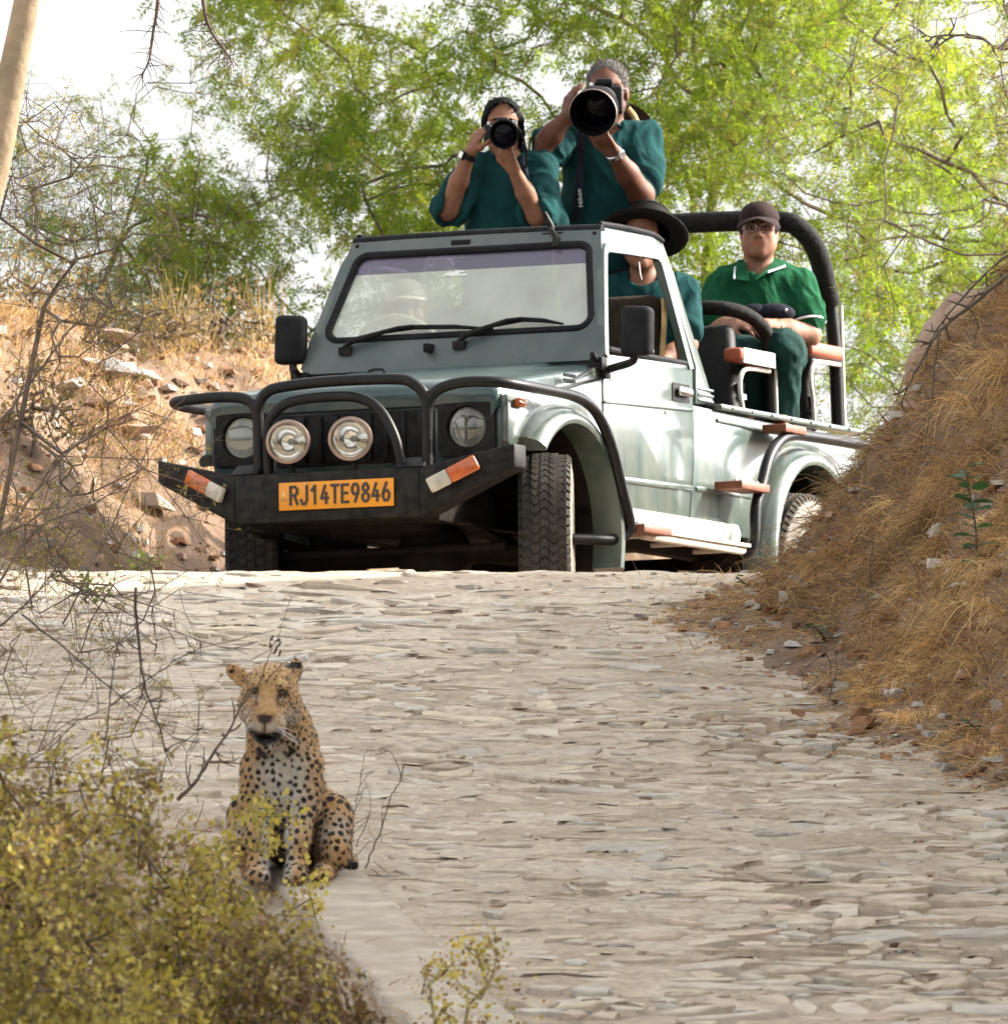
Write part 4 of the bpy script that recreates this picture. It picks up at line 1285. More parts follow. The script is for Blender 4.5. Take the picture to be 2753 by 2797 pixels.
f = MB(); f.box((-.60, .40, .50), (.60, 1.60, .53)); f.box((-.60, .40, .50), (.60, .43, 1.06)); f.box((-.605, 1.55, .56), (.605, 2.96, .60)); f.box((-.60, 2.95, .56), (.60, 2.985, .96)); f.box((-.60, 1.50, .53), (.60, 1.54, .95))
f.build('floor_pan', M['under'], jeep)
# --- cab interior
d = MB(); d.add([(-.59, .44, .86), (.59, .44, .86), (.59, .44, 1.10), (-.59, .44, 1.10), (-.57, .66, .86), (.57, .66, .86), (.57, .64, 1.12), (-.57, .64, 1.12)], [(0, 3, 2, 1), (4, 5, 6, 7), (0, 1, 5, 4), (1, 2, 6, 5), (2, 3, 7, 6), (3, 0, 4, 7)])
d.build('dashboard', M['seat'], jeep, bevel=.02)
swc = V3((-.33, .72, 1.165)); swn = norm(V3((0, .75, .5)))
su = V3((1, 0, 0)); sv = np.cross(swn, su)
s_ = MB(); s_.tube([swc + .185 * (su * math.cos(a) + sv * math.sin(a)) for a in [2 * math.pi * i / 28 for i in range(28)]], .014, 8, closed=True)
for a in (20, 160, 270): s_.tube([swc, swc + .18 * (su * math.cos(RAD(a)) + sv * math.sin(RAD(a)))], .010, 6)
s_.tube([swc, swc - swn * .25], .02, 8)
s_.build('steering_wheel', M['beige'], jeep)
MB().box((-.10, .705, 1.50), (.04, .72, 1.545)).build('rear_view_mirror', M['rubber'], jeep, bevel=.01)
for x in (-.30, .33):
    s_ = MB(); s_.box((x - .21, .85, .70), (x + .21, 1.28, .86))
    seat = s_.build('front_seat', M['seat_brown'], jeep, bevel=.05, seg=3)
    s_ = MB(); s_.add([(x - .20, 1.18, .84), (x + .20, 1.18, .84), (x + .20, 1.29, .84), (x - .20, 1.29, .84), (x - .185, 1.27, 1.42), (x + .185, 1.27, 1.42), (x + .185, 1.36, 1.42), (x - .185, 1.36, 1.42)], [(0, 3, 2, 1), (4, 5, 6, 7), (0, 1, 5, 4), (1, 2, 6, 5), (2, 3, 7, 6), (3, 0, 4, 7)])
    s_.build('backrest', M['seat_brown'], seat, bevel=.05, seg=4)
    s_ = MB(); s_.tube(catmull([(x + .20, 1.30, 1.40), (x + .222, 1.25, 1.30), (x + .215, 1.24, 1.15), (x + .235, 1.20, .98), (x + .30, 1.05, .93)], 5), [.012] * 21, 6); s_.build('tan_piping', M['tan'], seat)
# --- open rear: padded hoop, rails, benches, arm rests
p_ = MB(); p_.tube(catmull([(-.575, 2.95, 1.0), (-.572, 2.94, 1.15), (-.566, 2.915, 1.50), (-.555, 2.82, 1.70), (-.505, 2.755, 1.80), (-.40, 2.735, 1.835), (0, 2.72, 1.845), (.40, 2.735, 1.835), (.505, 2.755, 1.80), (.555, 2.82, 1.70), (.566, 2.915, 1.50)], 6), .042, 14)
hoop = p_.build('roll_hoop', M['pad'], jeep)
for sx in (-1, 1):
    MB().tube([(sx * .566, 2.90, 1.56), (sx * .573, 2.945, 1.30), (sx * .577, 2.955, 1.0)], .028, 12).build('hoop_post', M['black_satin'], hoop)
    # white rod standing in for the sunlit edge of the black post
    MB().tube([(sx * .596, 2.955, 1.50), (sx * .602, 2.96, 1.0)], .009, 8).build('sunlit_edge', M['white_paint'], hoop)
p_ = MB(); p_.tube(catmull([(-.575, 2.25, 1.02), (-.573, 2.24, 1.30), (-.55, 2.17, 1.39), (-.48, 2.07, 1.425), (-.30, 2.03, 1.43), (0, 2.02, 1.432), (.30, 2.02, 1.43), (.46, 2.04, 1.425), (.54, 2.12, 1.40), (.573, 2.22, 1.34), (.578, 2.245, 1.25)], 6), .029, 12)
rail2 = p_.build('middle_rail', M['pad'], jeep)
for sx in (-1, 1):
    MB().tube([(sx * .578, 2.245, 1.30), (sx * .582, 2.25, 1.0)], .022, 10).build('rail_post', M['black_satin'], rail2)
    MB().tube([(sx * .600, 2.25, 1.28), (sx * .604, 2.25, 1.0)], .008, 8).build('sunlit_edge', M['white_paint'], rail2)  # white rod drawn as the sunlit edge of the rail post
for (y, nm) in ((1.93, 'a'), (2.72, 'b')):
    b_ = MB(); b_.add([(-.56, y, .98), (.56, y, .98), (.56, y + .10, .98), (-.56, y + .10, .98), (-.54, y + .10, 1.36), (.50, y + .10, 1.36), (.50, y + .17, 1.36), (-.54, y + .17, 1.36)], [(0, 3, 2, 1), (4, 5, 6, 7), (0, 1, 5, 4), (1, 2, 6, 5), (2, 3, 7, 6), (3, 0, 4, 7)])
    b_.box((-.55, y + .015, .60), (.55, y + .09, .99))
    b_.box((-.56, y - .40, .86), (.56, y + .06, .99))
    b_.box((-.50, y - .34, .60), (.50, y, .86))
    be = b_.build('rear_bench', M['seat'], jeep, bevel=.03, seg=3)
# near side arm rests
for (y0, y1, z, wm) in ((1.86, 2.20, 1.225, 'white_paint'), (2.59, 2.93, 1.305, 'orange_pad')):
    x = .575
    a_ = MB(); a_.box((x - .035, y0, z - .03), (x + .045, y1, z + .025)); ar = a_.build('arm_rest', M['orange_pad'], jeep, bevel=.015, seg=3)
    if wm == 'white_paint':
        a_ = MB(); a_.box((x + .042, y0 + .015, z - .036), (x + .050, y1, z + .024)); a_.build('arm_lit_side', M['white_paint'], ar, bevel=.003)  # white slab drawn as the sunlit outer side of the arm rest
    a_ = MB(); a_.tube(catmull([(x + .02, y1, z - .045), (x + .02, y0 + .13, z - .05), (x + .02, y0 + .06, z - .075), (x + .02, y0 + .04, z - .13), (x + .02, y0 + .06, z - .20), (x + .02, y0 + .075, 1.0)], 5), .010, 8); a_.build('arm_bracket', M['white_paint'], ar)
    MB().tube([(x - .02, y0 + .14, 1.12), (x - .02, y0 + .15, 1.03)], [.018, .010], 6).build('buckle', M['black'], ar)
    MB().box((x - .035, y0 + .125, 1.055), (x - .005, y0 + .165, 1.075)).build('buckle_clip', M['silver'], ar)
# --- rear guards and step pads
for sx in (-1, 1):
    g_ = MB(); g_.tube(catmull([(sx * .70, 1.66, .40), (sx * .735, 1.685, .46), (sx * .738, 1.705, .60), (sx * .738, 1.765, .69), (sx * .738, 1.84, .80), (sx * .738, 1.95, .875), (sx * .738, 2.08, .908), (sx * .738, 2.3, .918), (sx * .738, 2.9, .922)], 5), .022, 10)
    gd = g_.build('rear_guard', M['white_paint'] if sx < 0 else M['black_satin'], jeep)
    for (y0, y1, z, w) in ((1.46, 1.74, .672, .085), (1.95, 2.16, .930, .07), (.49, .76, .440, .085)):
        s_ = MB(); s_.box((min(sx * .665, sx * (.70 + w)), y0, z - .016), (max(sx * .665, sx * (.70 + w)), y1, z + .016)); sp = s_.build('step_pad', M['copper'], jeep, bevel=.004)
        if z < .9:
            for k in range(5): MB().lathe([(.010, 0), (.010, .008), (.003, .016)], (sx * (.70 + w * .5), y0 + .03 + k * (y1 - y0 - .06) / 4, z + .015), (0, 0, 1), 8).build('stud', M['silver'], sp)
# ================================================================== people
def unit_(v): return v / (np.linalg.norm(v, axis=-1, keepdims=True) + 1e-9)
def rmat(yaw, pitch, roll=0):
    return np.array(Matrix.Rotation(yaw, 3, 'Z') @ Matrix.Rotation(roll, 3, 'Y') @ Matrix.Rotation(pitch, 3, 'X'))

def head_sdf(S, c, Rm, sc=1.0, fem=False):
    def p(x, y, z): return c + Rm @ (V3((x, y, z)) * sc)
    S.ell(p(0, .012, .035), np.array([.074, .094, .083]) * sc, .02, Rm)
    S.ell(p(0, -.028, -.025), np.array([.063, .066, .088]) * sc, .03, Rm)
    for s in (-1, 1):
        S.cone(p(s * .052, .01, -.055), p(s * .012, -.062, -.098), .020 * sc, .018 * sc, .03)
        S.ell(p(s * .036, -.066, -.026), np.array([.026, .022, .026]) * sc, .02, Rm)
        S.cone(p(s * .056, -.066, .026), p(s * .012, -.088, .022), .009 * sc, .009 * sc, .016)
        S.ell(p(s * .076, .012, -.008), np.array([.009, .022, .032]) * sc, .008, Rm)
        S.ell(p(s * .031, -.101, .003), np.array([.015, .014, .010]) * sc, .012, Rm, sub=True)
    S.cone(p(0, -.088, .012), p(0, -.112, -.030), .008 * sc, .0125 * sc, .012)
    for s in (-1, 1): S.ell(p(s * .013, -.100, -.034), np.array([.010, .011, .008]) * sc, .008, Rm)
    S.cone(p(-.021, -.086, -.058), p(.021, -.086, -.058), .008 * sc, .008 * sc, .010)
    S.cone(p(-.016, -.086, -.071), p(.016, -.086, -.071), .0085 * sc, .0085 * sc, .008)
    S.cone(p(-.026, -.099, -.0645), p(.026, -.099, -.0645), .004 * sc, .004 * sc, .004, sub=True)
    S.ell(p(0, -.072, -.100), np.array([.020, .018, .018]) * sc, .015, Rm)

def skin_col(base, c, Rm, sc=1.0, lip=(.55, .30, .28), stubble=0):
    base = np.array(base)
    def f(V, me):
        L = ((V - c) @ Rm) / sc
        col = np.tile(base, (len(V), 1))
        m = np.exp(-((L[:, 0] / .024) ** 2 + ((L[:, 2] + .065) / .012) ** 2)) * (L[:, 1] < -.07)
        col = col * (1 - m[:, None]) + (base * np.array([1.05, .74, .72])) * m[:, None]
        e = (np.exp(-(((np.abs(L[:, 0]) - .031) / .020) ** 2 + ((L[:, 2] - .004) / .016) ** 2)) * (L[:, 1] < -.05) * .45)[:, None]
        col = col * (1 - e) + base * np.array([.5, .42, .40]) * e
        if stubble:
            b = (np.clip((-.035 - L[:, 2]) / .03, 0, 1) * (L[:, 1] < .02) * (np.abs(L[:, 0]) < .09) * (L[:, 2] > -.13))[:, None] * stubble
            col = col * (1 - b) + base * np.array([.45, .48, .5]) * b
        n = fbm(V[:, 0] * 40, V[:, 1] * 40, V[:, 2] * 40, 7, 3)
        return col * (1 + .16 * n)[:, None]
    return f

def hand_sdf(S, w, d, n, th, curl, sc=1.0, thumbcurl=.5, spread=0.0):
    """w wrist, d finger direction, n direction the palm faces, th thumb side sign"""
    d = norm(d); n = norm(n - d * (n @ d)); a = np.cross(d, n) * th
    k = .005
    offs = [.030, .010, -.010, -.028]
    lens = [.070, .078, .072, .056]
    for i in range(4):
        kn = w + d * (.083 - .006 * abs(i - 1)) * sc + a * offs[i] * sc
        S.cone(w + a * offs[i] * .55 * sc, kn, .0150 * sc, .0115 * sc, .014)
        p = kn; dd = rot_axis(d, n, 0) + a * spread * (1.5 - i) * .12; dd = norm(dd); L = lens[i] * sc
        r0 = (.0092, .0095, .009, .008)[i] * sc
        for j, (fr, r1) in enumerate(((.46, .95), (.30, .88), (.26, .76))):
            c_ = curl[i] * (1.0, 1.15, .75)[j]
            dd = norm(dd * math.cos(c_) + n * math.sin(c_)) if j == 0 else norm(rot_axis(dd, np.cross(d, n), c_))
            q = p + dd * L * fr
            S.cone(p, q, r0, r0 * r1, k)
            p = q; r0 *= r1
    b = w + d * .018 * sc + a * .022 * sc
    t1 = b + norm(a * .75 + d * .75 + n * .25) * .042 * sc
    t2 = t1 + norm(a * (.35 - .3 * thumbcurl) + d * .9 + n * (.2 + thumbcurl * .5)) * .034 * sc
    t3 = t2 + norm(d * .9 + n * (.2 + thumbcurl * .8) - a * .25 * thumbcurl) * .026 * sc
    S.cone(b, t1, .0165 * sc, .0125 * sc, .012).cone(t1, t2, .0115 * sc, .010 * sc, k).cone(t2, t3, .010 * sc, .0080 * sc, k)

def wrinkle(o, amp, sc, seed):
    me = o.data
    n = len(me.vertices)
    V = np.empty(n * 3, np.float32); me.vertices.foreach_get('co', V); V = V.reshape(-1, 3).astype(float)
    N = np.empty(n * 3, np.float32); me.vertices.foreach_get('normal', N); N = N.reshape(-1, 3)
    w_ = np.stack([fbm(V[:, 0] * 5, V[:, 1] * 5, V[:, 2] * 5, seed + k, 2) for k in (7, 8, 9)], 1) * .10
    U = V + w_
    f1 = fbm(U[:, 0] * sc, U[:, 1] * sc, U[:, 2] * sc * .7, seed, 3)
    f2 = fbm((U[:, 0] + .5 * U[:, 2]) * sc * 2.2, U[:, 1] * sc * 2.2, (U[:, 2] - .4 * U[:, 0]) * sc * .55, seed + 3, 2)
    f = .65 - 1.9 * np.abs(f1) + .55 - 1.7 * np.abs(f2) * 1.3
    V = V + N * (f * amp)[:, None]
    me.vertices.foreach_set('co', V.astype(np.float32).ravel()); me.update()

def ring_tube(c, axis, r, t, n=24):
    axis = norm(axis); u = norm(np.cross(axis, (0, .3, 1))); w = np.cross(axis, u)
    return MB().tube([c + r * (u * math.cos(a) + w * math.sin(a)) for a in [2 * math.pi * i / n for i in range(n)]], t, 8, closed=True)

def eyes(parent, c, Rm, sc=1.0, brow=True, closed=False):
    def p(x, y, z): return c + Rm @ (V3((x, y, z)) * sc)
    for s in (-1, 1):
        e = MB().ell(p(s * .031, -.080, .003), (.014 * sc, .010 * sc, .0058 * sc), 14, 10).build('eye', M['eye_white'], parent)
        MB().ell(p(s * .031, -.0872, .003), (.0065 * sc, .0042 * sc, .0056 * sc), 10, 8).build('iris', M['eye_dark'], e)
        if brow:
            MB().tube([p(s * .012, -.094, .021), p(s * .030, -.095, .028), p(s * .050, -.078, .022)], [.003 * sc, .0042 * sc, .002 * sc], 6).build('eyebrow', M['hair'], parent)

class Person:
    def __init__(s, label, local, floor, group=None, vox=.0055):
        s.root_w = jl((local[0], local[1], floor))
        s.o = empty('person', s.root_w, label, 'person', group)
        s.Y = s.root_w[1]; s.vox = vox
    def P(s, dx, dy, off=0.0):
        return at(dx, dy, s.Y + off) - s.root_w
    def body(s, lo, hi): return SDF(lo, hi, s.vox)

# ---------------------------------------------------------------- woman with the small camera
w = Person('woman in dark teal top holding a black camera to her face, standing behind the windscreen', (-.19, 1.33), .60)
P = w.P
hc = P(948, 238); HR = rmat(RAD(4), RAD(4)); hs = .93
S = w.body((-.34, -.42, .0), (.32, .25, 1.70))
head_sdf(S, hc, HR, hs)
S.cone(P(953, 285, .02), P(962, 318, .03), .047, .055, .03)
shR, elR, wrR = P(896, 326, .0), P(846, 397, -.10), P(888, 288, -.16)
shL, elL, wrL = P(1022, 322, .0), P(1014, 408, -.14), P(969, 318, -.22)
S.ell(P(962, 370, .03), (.150, .095, .17), .04).ell(P(962, 470, .02), (.135, .095, .2), .05).ell(P(962, 540, .03), (.16, .11, .13), .05)
S.chain([shR, elR], [.046, .040]).chain([elR, (elR + wrR) / 2, wrR], [.040, .036, .024])
S.chain([shL, elL], [.046, .040]).chain([elL, (elL + wrL) / 2, wrL], [.040, .036, .024])
hand_sdf(S, wrR, V3((.40, -.30, .9)), V3((.85, .55, -.2)), -1, [.30, .45, .5, .55], .95)
hand_sdf(S, wrL, P(955, 288, -.25) - wrL, V3((-.1, .1, 1)), 1, [.5, .5, .5, .55], .92)
hip = P(962, 560, .03)
for sx in (-1, 1):
    S.chain([hip + V3((sx * .09, 0, -.02)), V3((sx * .095, .03, .48)), V3((sx * .10, .06, .07))], [.088, .058, .042])
    S.cone(V3((sx * .10, .08, .045)), V3((sx * .11, -.10, .03)), .042, .032)
wb = S.build('body', M['skin'], w.o, 1, skin_col((0.195, 0.090, 0.051), hc, HR, hs))
eyes(wb, hc, HR, hs)
S = w.body((-.34, -.30, .40), (.32, .22, 1.50))
S.ell(P(961, 362, .03), (.158, .108, .16), .05).ell(P(961, 430, .02), (.165, .118, .2), .06).ell(P(961, 520, .03), (.172, .125, .16), .06)
S.cone(P(940, 312, .03), P(985, 312, .03), .062, .062, .03)
for a, b, k in ((shR, elR, 1), (shL, elL, 1)):
    S.chain([a + V3((0, .01, .01)), a * .45 + b * .55, a * .02 + b * .98], [.064, .066, .072], .03)
S.cone(P(1008, 340, .0), P(1030, 420, -.04), .055, .085, .03)
S.cone(P(962, 288, .01), P(955, 262, -.03), .055, .062, .008, sub=True)
fa = norm(wrR - elR); S.cone(elR + V3((.012, -.035, -.03)), elR + fa * .16 + V3((0, -.01, 0)), .052, .05, .008, sub=True)
fb = norm(wrL - elL); S.cone(elL + V3((-.01, -.04, -.02)), elL + fb * .16, .054, .05, .008, sub=True)
top_w = S.build('top', M['teal_shirt'], w.o, 1); wrinkle(top_w, .012, 8, 3)
ps = MB(); ps.tube(catmull([P(985, 300, -.04), P(992, 330, -.105), P(1000, 370, -.135), P(1002, 405, -.15)], 4), .016, 8); ps.build('dark_panel', M['teal_dark'], top_w)
S = w.body((-.24, -.2, .02), (.24, .22, .95))
S.ell(hip, (.165, .125, .15), .04)
for sx in (-1, 1): S.chain([hip + V3((sx * .09, 0, -.02)), V3((sx * .095, .03, .48)), V3((sx * .10, .06, .10))], [.098, .074, .066])
S.cut(V3((0, 0, .07)), (0, 0, -1))
S.build('trousers', M['navy'], w.o)
# hair drawn back, side lock and plait
S = w.body(hc - .2, hc + .2)
def hp(x, y, z): return hc + HR @ (V3((x, y, z)) * hs)
S.ell(hp(0, .020, .037), np.array([.0795, .098, .0835]) * hs, .02, HR)
S.ell(hp(0, .06, -.02), np.array([.070, .06, .085]) * hs, .03, HR)
S.ell(hp(.0, -.080, -.022), np.array([.068, .075, .090]) * hs, .012, HR, sub=True)
S.ell(hp(.0, -.090, .038), np.array([.046, .062, .050]) * hs, .01, HR, sub=True)
S.chain([hp(.070, -.02, .03), hp(.080, -.005, -.03), hp(.078, .01, -.085)], [.020, .014, .008], .02)
S.chain([hp(-.072, -.03, .03), hp(-.078, .0, -.02)], [.016, .008], .02)
S.chain([hp(.02, .10, -.02), hp(.085, .09, -.10), hp(.105, .06, -.16)], [.035, .022, .012], .02)
hr = S.build('hair', M['hair'], w.o, 1); wrinkle(hr, .003, 30, 9)
def strands(parent, fn, n, mm, w=.0011, seed=1, rnd=.004):
    rr = random.Random(seed); st = MB()
    for _ in range(n):
        u_ = rr.uniform(-1, 1); j_ = V3((rr.gauss(0, rnd), rr.gauss(0, rnd), rr.gauss(0, rnd)))
        st.tube([p_ + j_ * (i_ / 5) for i_, p_ in enumerate(fn(u_))], [w, w * 1.2, w * 1.2, w * 1.1, w, w * .6], 4, cap=False)
    o_ = st.build('strands', mm, parent); o_['kind'] = 'stuff'
strands(hr, lambda u: [hp(.0795 * math.sin(u * 1.25) * k1, -.062 + dy_, .038 + .0785 * math.cos(u * 1.15) * k2) for k1, dy_, k2 in ((.80, -.012, .78), (.93, .015, .98), (1.0, .05, 1.07), (.98, .09, 1.0), (.80, .13, .72), (.5, .15, .35))], 150, M['hair'])
MB().tube(catmull([hp(.080, .0, -.05), hp(.088, -.01, -.12), hp(.098, -.03, -.20), hp(.100, -.035, -.26)], 5), [.004] * 15 + [.001], 6).build('loose_lock', M['hair'], hr)
# wrist watch
wt = empty('wrist_watch', tuple(w.root_w), 'black smart watch on the wrist of the woman with the small camera', 'watch')
wc = elR + (wrR - elR) * .93
MB().lathe([(.027, -.012), (.031, -.011), (.031, .011), (.027, .012)], wc, fa, 24, cap=False, closed=True).build('strap', M['lens_black'], wt)
wn_ = norm(np.cross(fa, (0, .2, 1))) ; wn_ = norm(V3((-.75, -.6, .1)) - fa * (V3((-.75, -.6, .1)) @ fa)); wv = np.cross(fa, wn_)
q_ = []
for dn in (.028, .040):
    for s1, s2 in ((-1, -1), (1, -1), (1, 1), (-1, 1)): q_.append(wc + wn_ * dn + fa * .018 * s1 + wv * .016 * s2)
MB().hexa(q_).build('watch_case', M['lens_black'], wt, bevel=.004)
q2 = []
for dn in (.0402, .0412):
    for s1, s2 in ((-1, -1), (1, -1), (1, 1), (-1, 1)): q2.append(wc + wn_ * dn + fa * .013 * s1 + wv * .012 * s2)
MB().hexa(q2).build('watch_face', M['sticker'], wt)
# her camera
cm = empty('camera_body', tuple(w.root_w), 'small black camera with zoom lens held by the woman', 'camera')
cc = P(950, 250, -.17)
b = MB(); b.box(cc + V3((-.062, -.028, -.040)), cc + V3((.058, .030, .034)))
b.box(cc + V3((-.075, -.045, -.042)), cc + V3((-.042, .02, .028)))
bo = b.build('body', M['lens_black'], cm, bevel=.010, seg=3)
b = MB(); b.add([cc + V3(p_) for p_ in ((-.030, -.030, .030), (.030, -.030, .030), (.030, .035, .030), (-.030, .035, .030), (-.018, -.024, .058), (.018, -.024, .058), (.018, .03, .054), (-.018, .03, .054))], [(0, 3, 2, 1), (4, 5, 6, 7), (0, 1, 5, 4), (1, 2, 6, 5), (2, 3, 7, 6), (3, 0, 4, 7)])
b.build('prism_hump', M['lens_black'], bo, bevel=.004)
MB().lathe([(.012, 0), (.012, .012), (.009, .014)], cc + V3((.044, -.005, .033)), (0, 0, 1), 16).build('dial', M['silver'], bo)
MB().lathe([(.007, 0), (.007, .012)], cc + V3((-.055, -.022, .028)), (0, 0, 1), 12).build('shutter_button', M['silver'], bo)
MB().box(cc + V3((-.012, -.0305, .037)), cc + V3((.012, -.0285, .046))).build('name_strip', M['sticker'], bo)
lx = norm(V3((.0, -1, -.10)))
lo_ = cc + V3((.004, -.028, -.010))
ln = MB().lathe([(.036, 0), (.040, .01), (.040, .05), (.046, .055), (.048, .085), (.057, .09), (.059, .128), (.055, .130), (.051, .120), (.049, .10)], lo_, lx, 36, cap=False).build('lens', M['lens_black'], cm)
MB().lathe([(.049, .100), (.03, .108), (.001, .111)], lo_, lx, 32, cap=False).build('front_glass', M['lens_glass'], ln)
MB().lathe([(.0485, .060), (.0492, .062), (.0485, .066)], lo_, lx, 36, cap=False).build('zoom_ring', M['silver'], ln)
MB().tube(catmull([cc + V3((.06, 0, .02)), cc + V3((.085, .02, -.04)), cc + V3((.09, .06, -.13)), cc + V3((.07, .10, -.10))], 5), .005, 6).build('neck_strap', M['lens_black'], cm)

# ---------------------------------------------------------------- man with the big lens
w = Person('grey haired man in teal T-shirt aiming a very long telephoto lens, standing behind the cab', (.17, 1.72), .60)
P = w.P
hc = P(1147, 173); HR = rmat(RAD(-10), RAD(3)); hs = 1.0
S = w.body((-.36, -.50, .0), (.36, .27, 1.90))
head_sdf(S, hc, HR, hs)
S.cone(P(1150, 215, .03), P(1150, 252, .04), .056, .064, .03)
shR, elR, wrR = P(1068, 268, .02), P(1016, 286, -.16), P(1070, 222, -.20)
shL, elL, wrL = P(1218, 268, .03), P(1211, 368, -.10), P(1158, 287, -.28)
S.ell(P(1148, 310, .04), (.165, .105, .16), .04).ell(P(1148, 400, .03), (.155, .115, .2), .05).ell(P(1148, 500, .03), (.165, .12, .16), .05)
S.chain([shR, elR], [.055, .046]).chain([elR, (elR + wrR) / 2, wrR], [.047, .043, .029])
S.chain([shL, elL], [.058, .050]).chain([elL, (elL + wrL) / 2, wrL], [.050, .045, .030])
hand_sdf(S, wrR, V3((.15, -.2, 1)), V3((.85, .4, .0)), -1, [.3, .4, .45, .5], 1.0)
hand_sdf(S, wrL, P(1134, 258, -.33) - wrL, V3((-.2, .1, 1)), 1, [.45, .45, .5, .5], 1.0)
hip = P(1148, 520, .03)
for sx in (-1, 1):
    S.chain([hip + V3((sx * .095, 0, -.02)), V3((sx * .10, .03, .50)), V3((sx * .10, .06, .07))], [.092, .062, .045])
    S.cone(V3((sx * .10, .08, .045)), V3((sx * .12, -.12, .03)), .045, .034)
mb_ = S.build('body', M['skin'], w.o, 1, skin_col((0.117, 0.048, 0.028), hc, HR, hs, stubble=.5))
eyes(mb_, hc, HR, hs)
S = w.body((-.36, -.30, .40), (.36, .27, 1.70))
S.ell(P(1148, 305, .04), (.178, .122, .155), .05).ell(P(1148, 390, .03), (.178, .135, .2), .06).ell(P(1148, 480, .03), (.178, .14, .18), .06)
S.cone(P(1100, 262, .04), P(1195, 262, .04), .060, .060, .04)
for a, b in ((shR, elR), (shL, elL)):
    S.chain([a + V3((0, .01, .015)), a * .5 + b * .5, a * .24 + b * .76], [.070, .071, .074], .03)
S.cone(P(1148, 240, -.01), P(1148, 205, -.05), .058, .07, .008, sub=True)
fb = norm(elL - shL)
top_m = S.build('tshirt', M['teal_shirt'], w.o, 1); wrinkle(top_m, .012, 7, 13)
for a, b in ((shR, elR), (shL, elL)):
    ring_tube(a * .27 + b * .73, b - a, .0735, .0035).build('sleeve_hem', M['teal_shirt'], top_m)
ring_tube(P(1148, 246, .02), (0, .35, 1), .066, .005).build('neck_band', M['teal_shirt'], top_m)
S = w.body((-.25, -.2, .02), (.25, .25, 1.0))
S.ell(hip, (.172, .135, .15), .04)
for sx in (-1, 1): S.chain([hip + V3((sx * .095, 0, -.02)), V3((sx * .10, .03, .50)), V3((sx * .10, .06, .10))], [.10, .078, .07])
S.cut(V3((0, 0, .07)), (0, 0, -1))
S.build('trousers', M['navy'], w.o)
S = w.body(hc - .2, hc + .2)
def hp(x, y, z): return hc + HR @ (V3((x, y, z)) * hs)
S.ell(hp(0, .022, .042), np.array([.080, .098, .084]) * hs, .02, HR)
S.ell(hp(0, .055, -.015), np.array([.074, .06, .07]) * hs, .02, HR)
S.ell(hp(0, -.085, -.02), np.array([.072, .085, .11]) * hs, .012, HR, sub=True)
S.ell(hp(0, -.10, .045), np.array([.060, .065, .052]) * hs, .01, HR, sub=True)
hr = S.build('hair', M['grey_hair'], w.o, 1); wrinkle(hr, .003, 40, 19)
_m = hr.data; _n = len(_m.vertices); _V = np.empty(_n * 3, np.float32); _m.vertices.foreach_get('co', _V); _V = _V.reshape(-1, 3); _N = np.empty(_n * 3, np.float32); _m.vertices.foreach_get('normal', _N); _N = _N.reshape(-1, 3)
_k = RN.integers(0, _n, 5000); _d = unit_(_N[_k] * .7 + np.array([0, .35, -.1]) + RN.normal(0, .3, (5000, 3))); _t = unit_(np.cross(_d, RN.normal(0, 1, (5000, 3))))
_q = np.stack([_V[_k] - _t * .0011, _V[_k] + _t * .0011, _V[_k] + _d * RN.uniform(.006, .016, (5000, 1))], 1).reshape(-1, 3)
_s = link('strands', mesh_np('strands', _q, np.arange(15000).reshape(-1, 3)), M['grey_hair'], hr); _s['kind'] = 'stuff'
# glasses behind the camera
gl = MB(); gl.tube([hp(.068, -.095, .010), hp(.079, .0, .008)], .0018, 6); gl.tube([hp(.046 + .020 * math.cos(a), -.104 + .012 * math.cos(a), .0 + .016 * math.sin(a)) for a in [2 * math.pi * i / 20 for i in range(20)]], .0016, 6, closed=True)
gl.build('glasses', M['silver'], w.o)
# hat hanging behind the shoulder
ht = empty('sun_hat', tuple(w.root_w), 'brown hat hanging on its cord behind the neck of the grey haired man', 'hat')
hb = MB(); hb.lathe([(.0, -.0), (.060, -.01), (.085, .03), (.15, .045), (.152, .050), (.09, .042), (.06, .0)], P(1168, 268, .20), norm((.1, -1, .15)), 28, cap=False); hb.build('brim', M['cap'], ht)
MB().tube(catmull([P(1186, 205, .10), P(1199, 222, .10), P(1203, 240, .10)], 4), .012, 8).build('cord', M['tan'], ht)
# silver watch
wt = empty('wrist_watch', tuple(w.root_w), 'silver watch on the wrist of the grey haired man', 'watch')
fa = norm(wrL - elL); wc = elL + (wrL - elL) * .96
MB().lathe([(.032, -.012), (.036, -.010), (.036, .010), (.032, .012)], wc, fa, 24, cap=False, closed=True).build('strap', M['silver'], wt)
wn_ = V3((.3, -.9, .2)); wn_ = norm(wn_ - fa * (wn_ @ fa))
wcs = MB().lathe([(.018, .030), (.020, .040), (.016, .044), (.001, .044)], wc, wn_, 20); wcs.build('watch_case', M['silver'], wt)
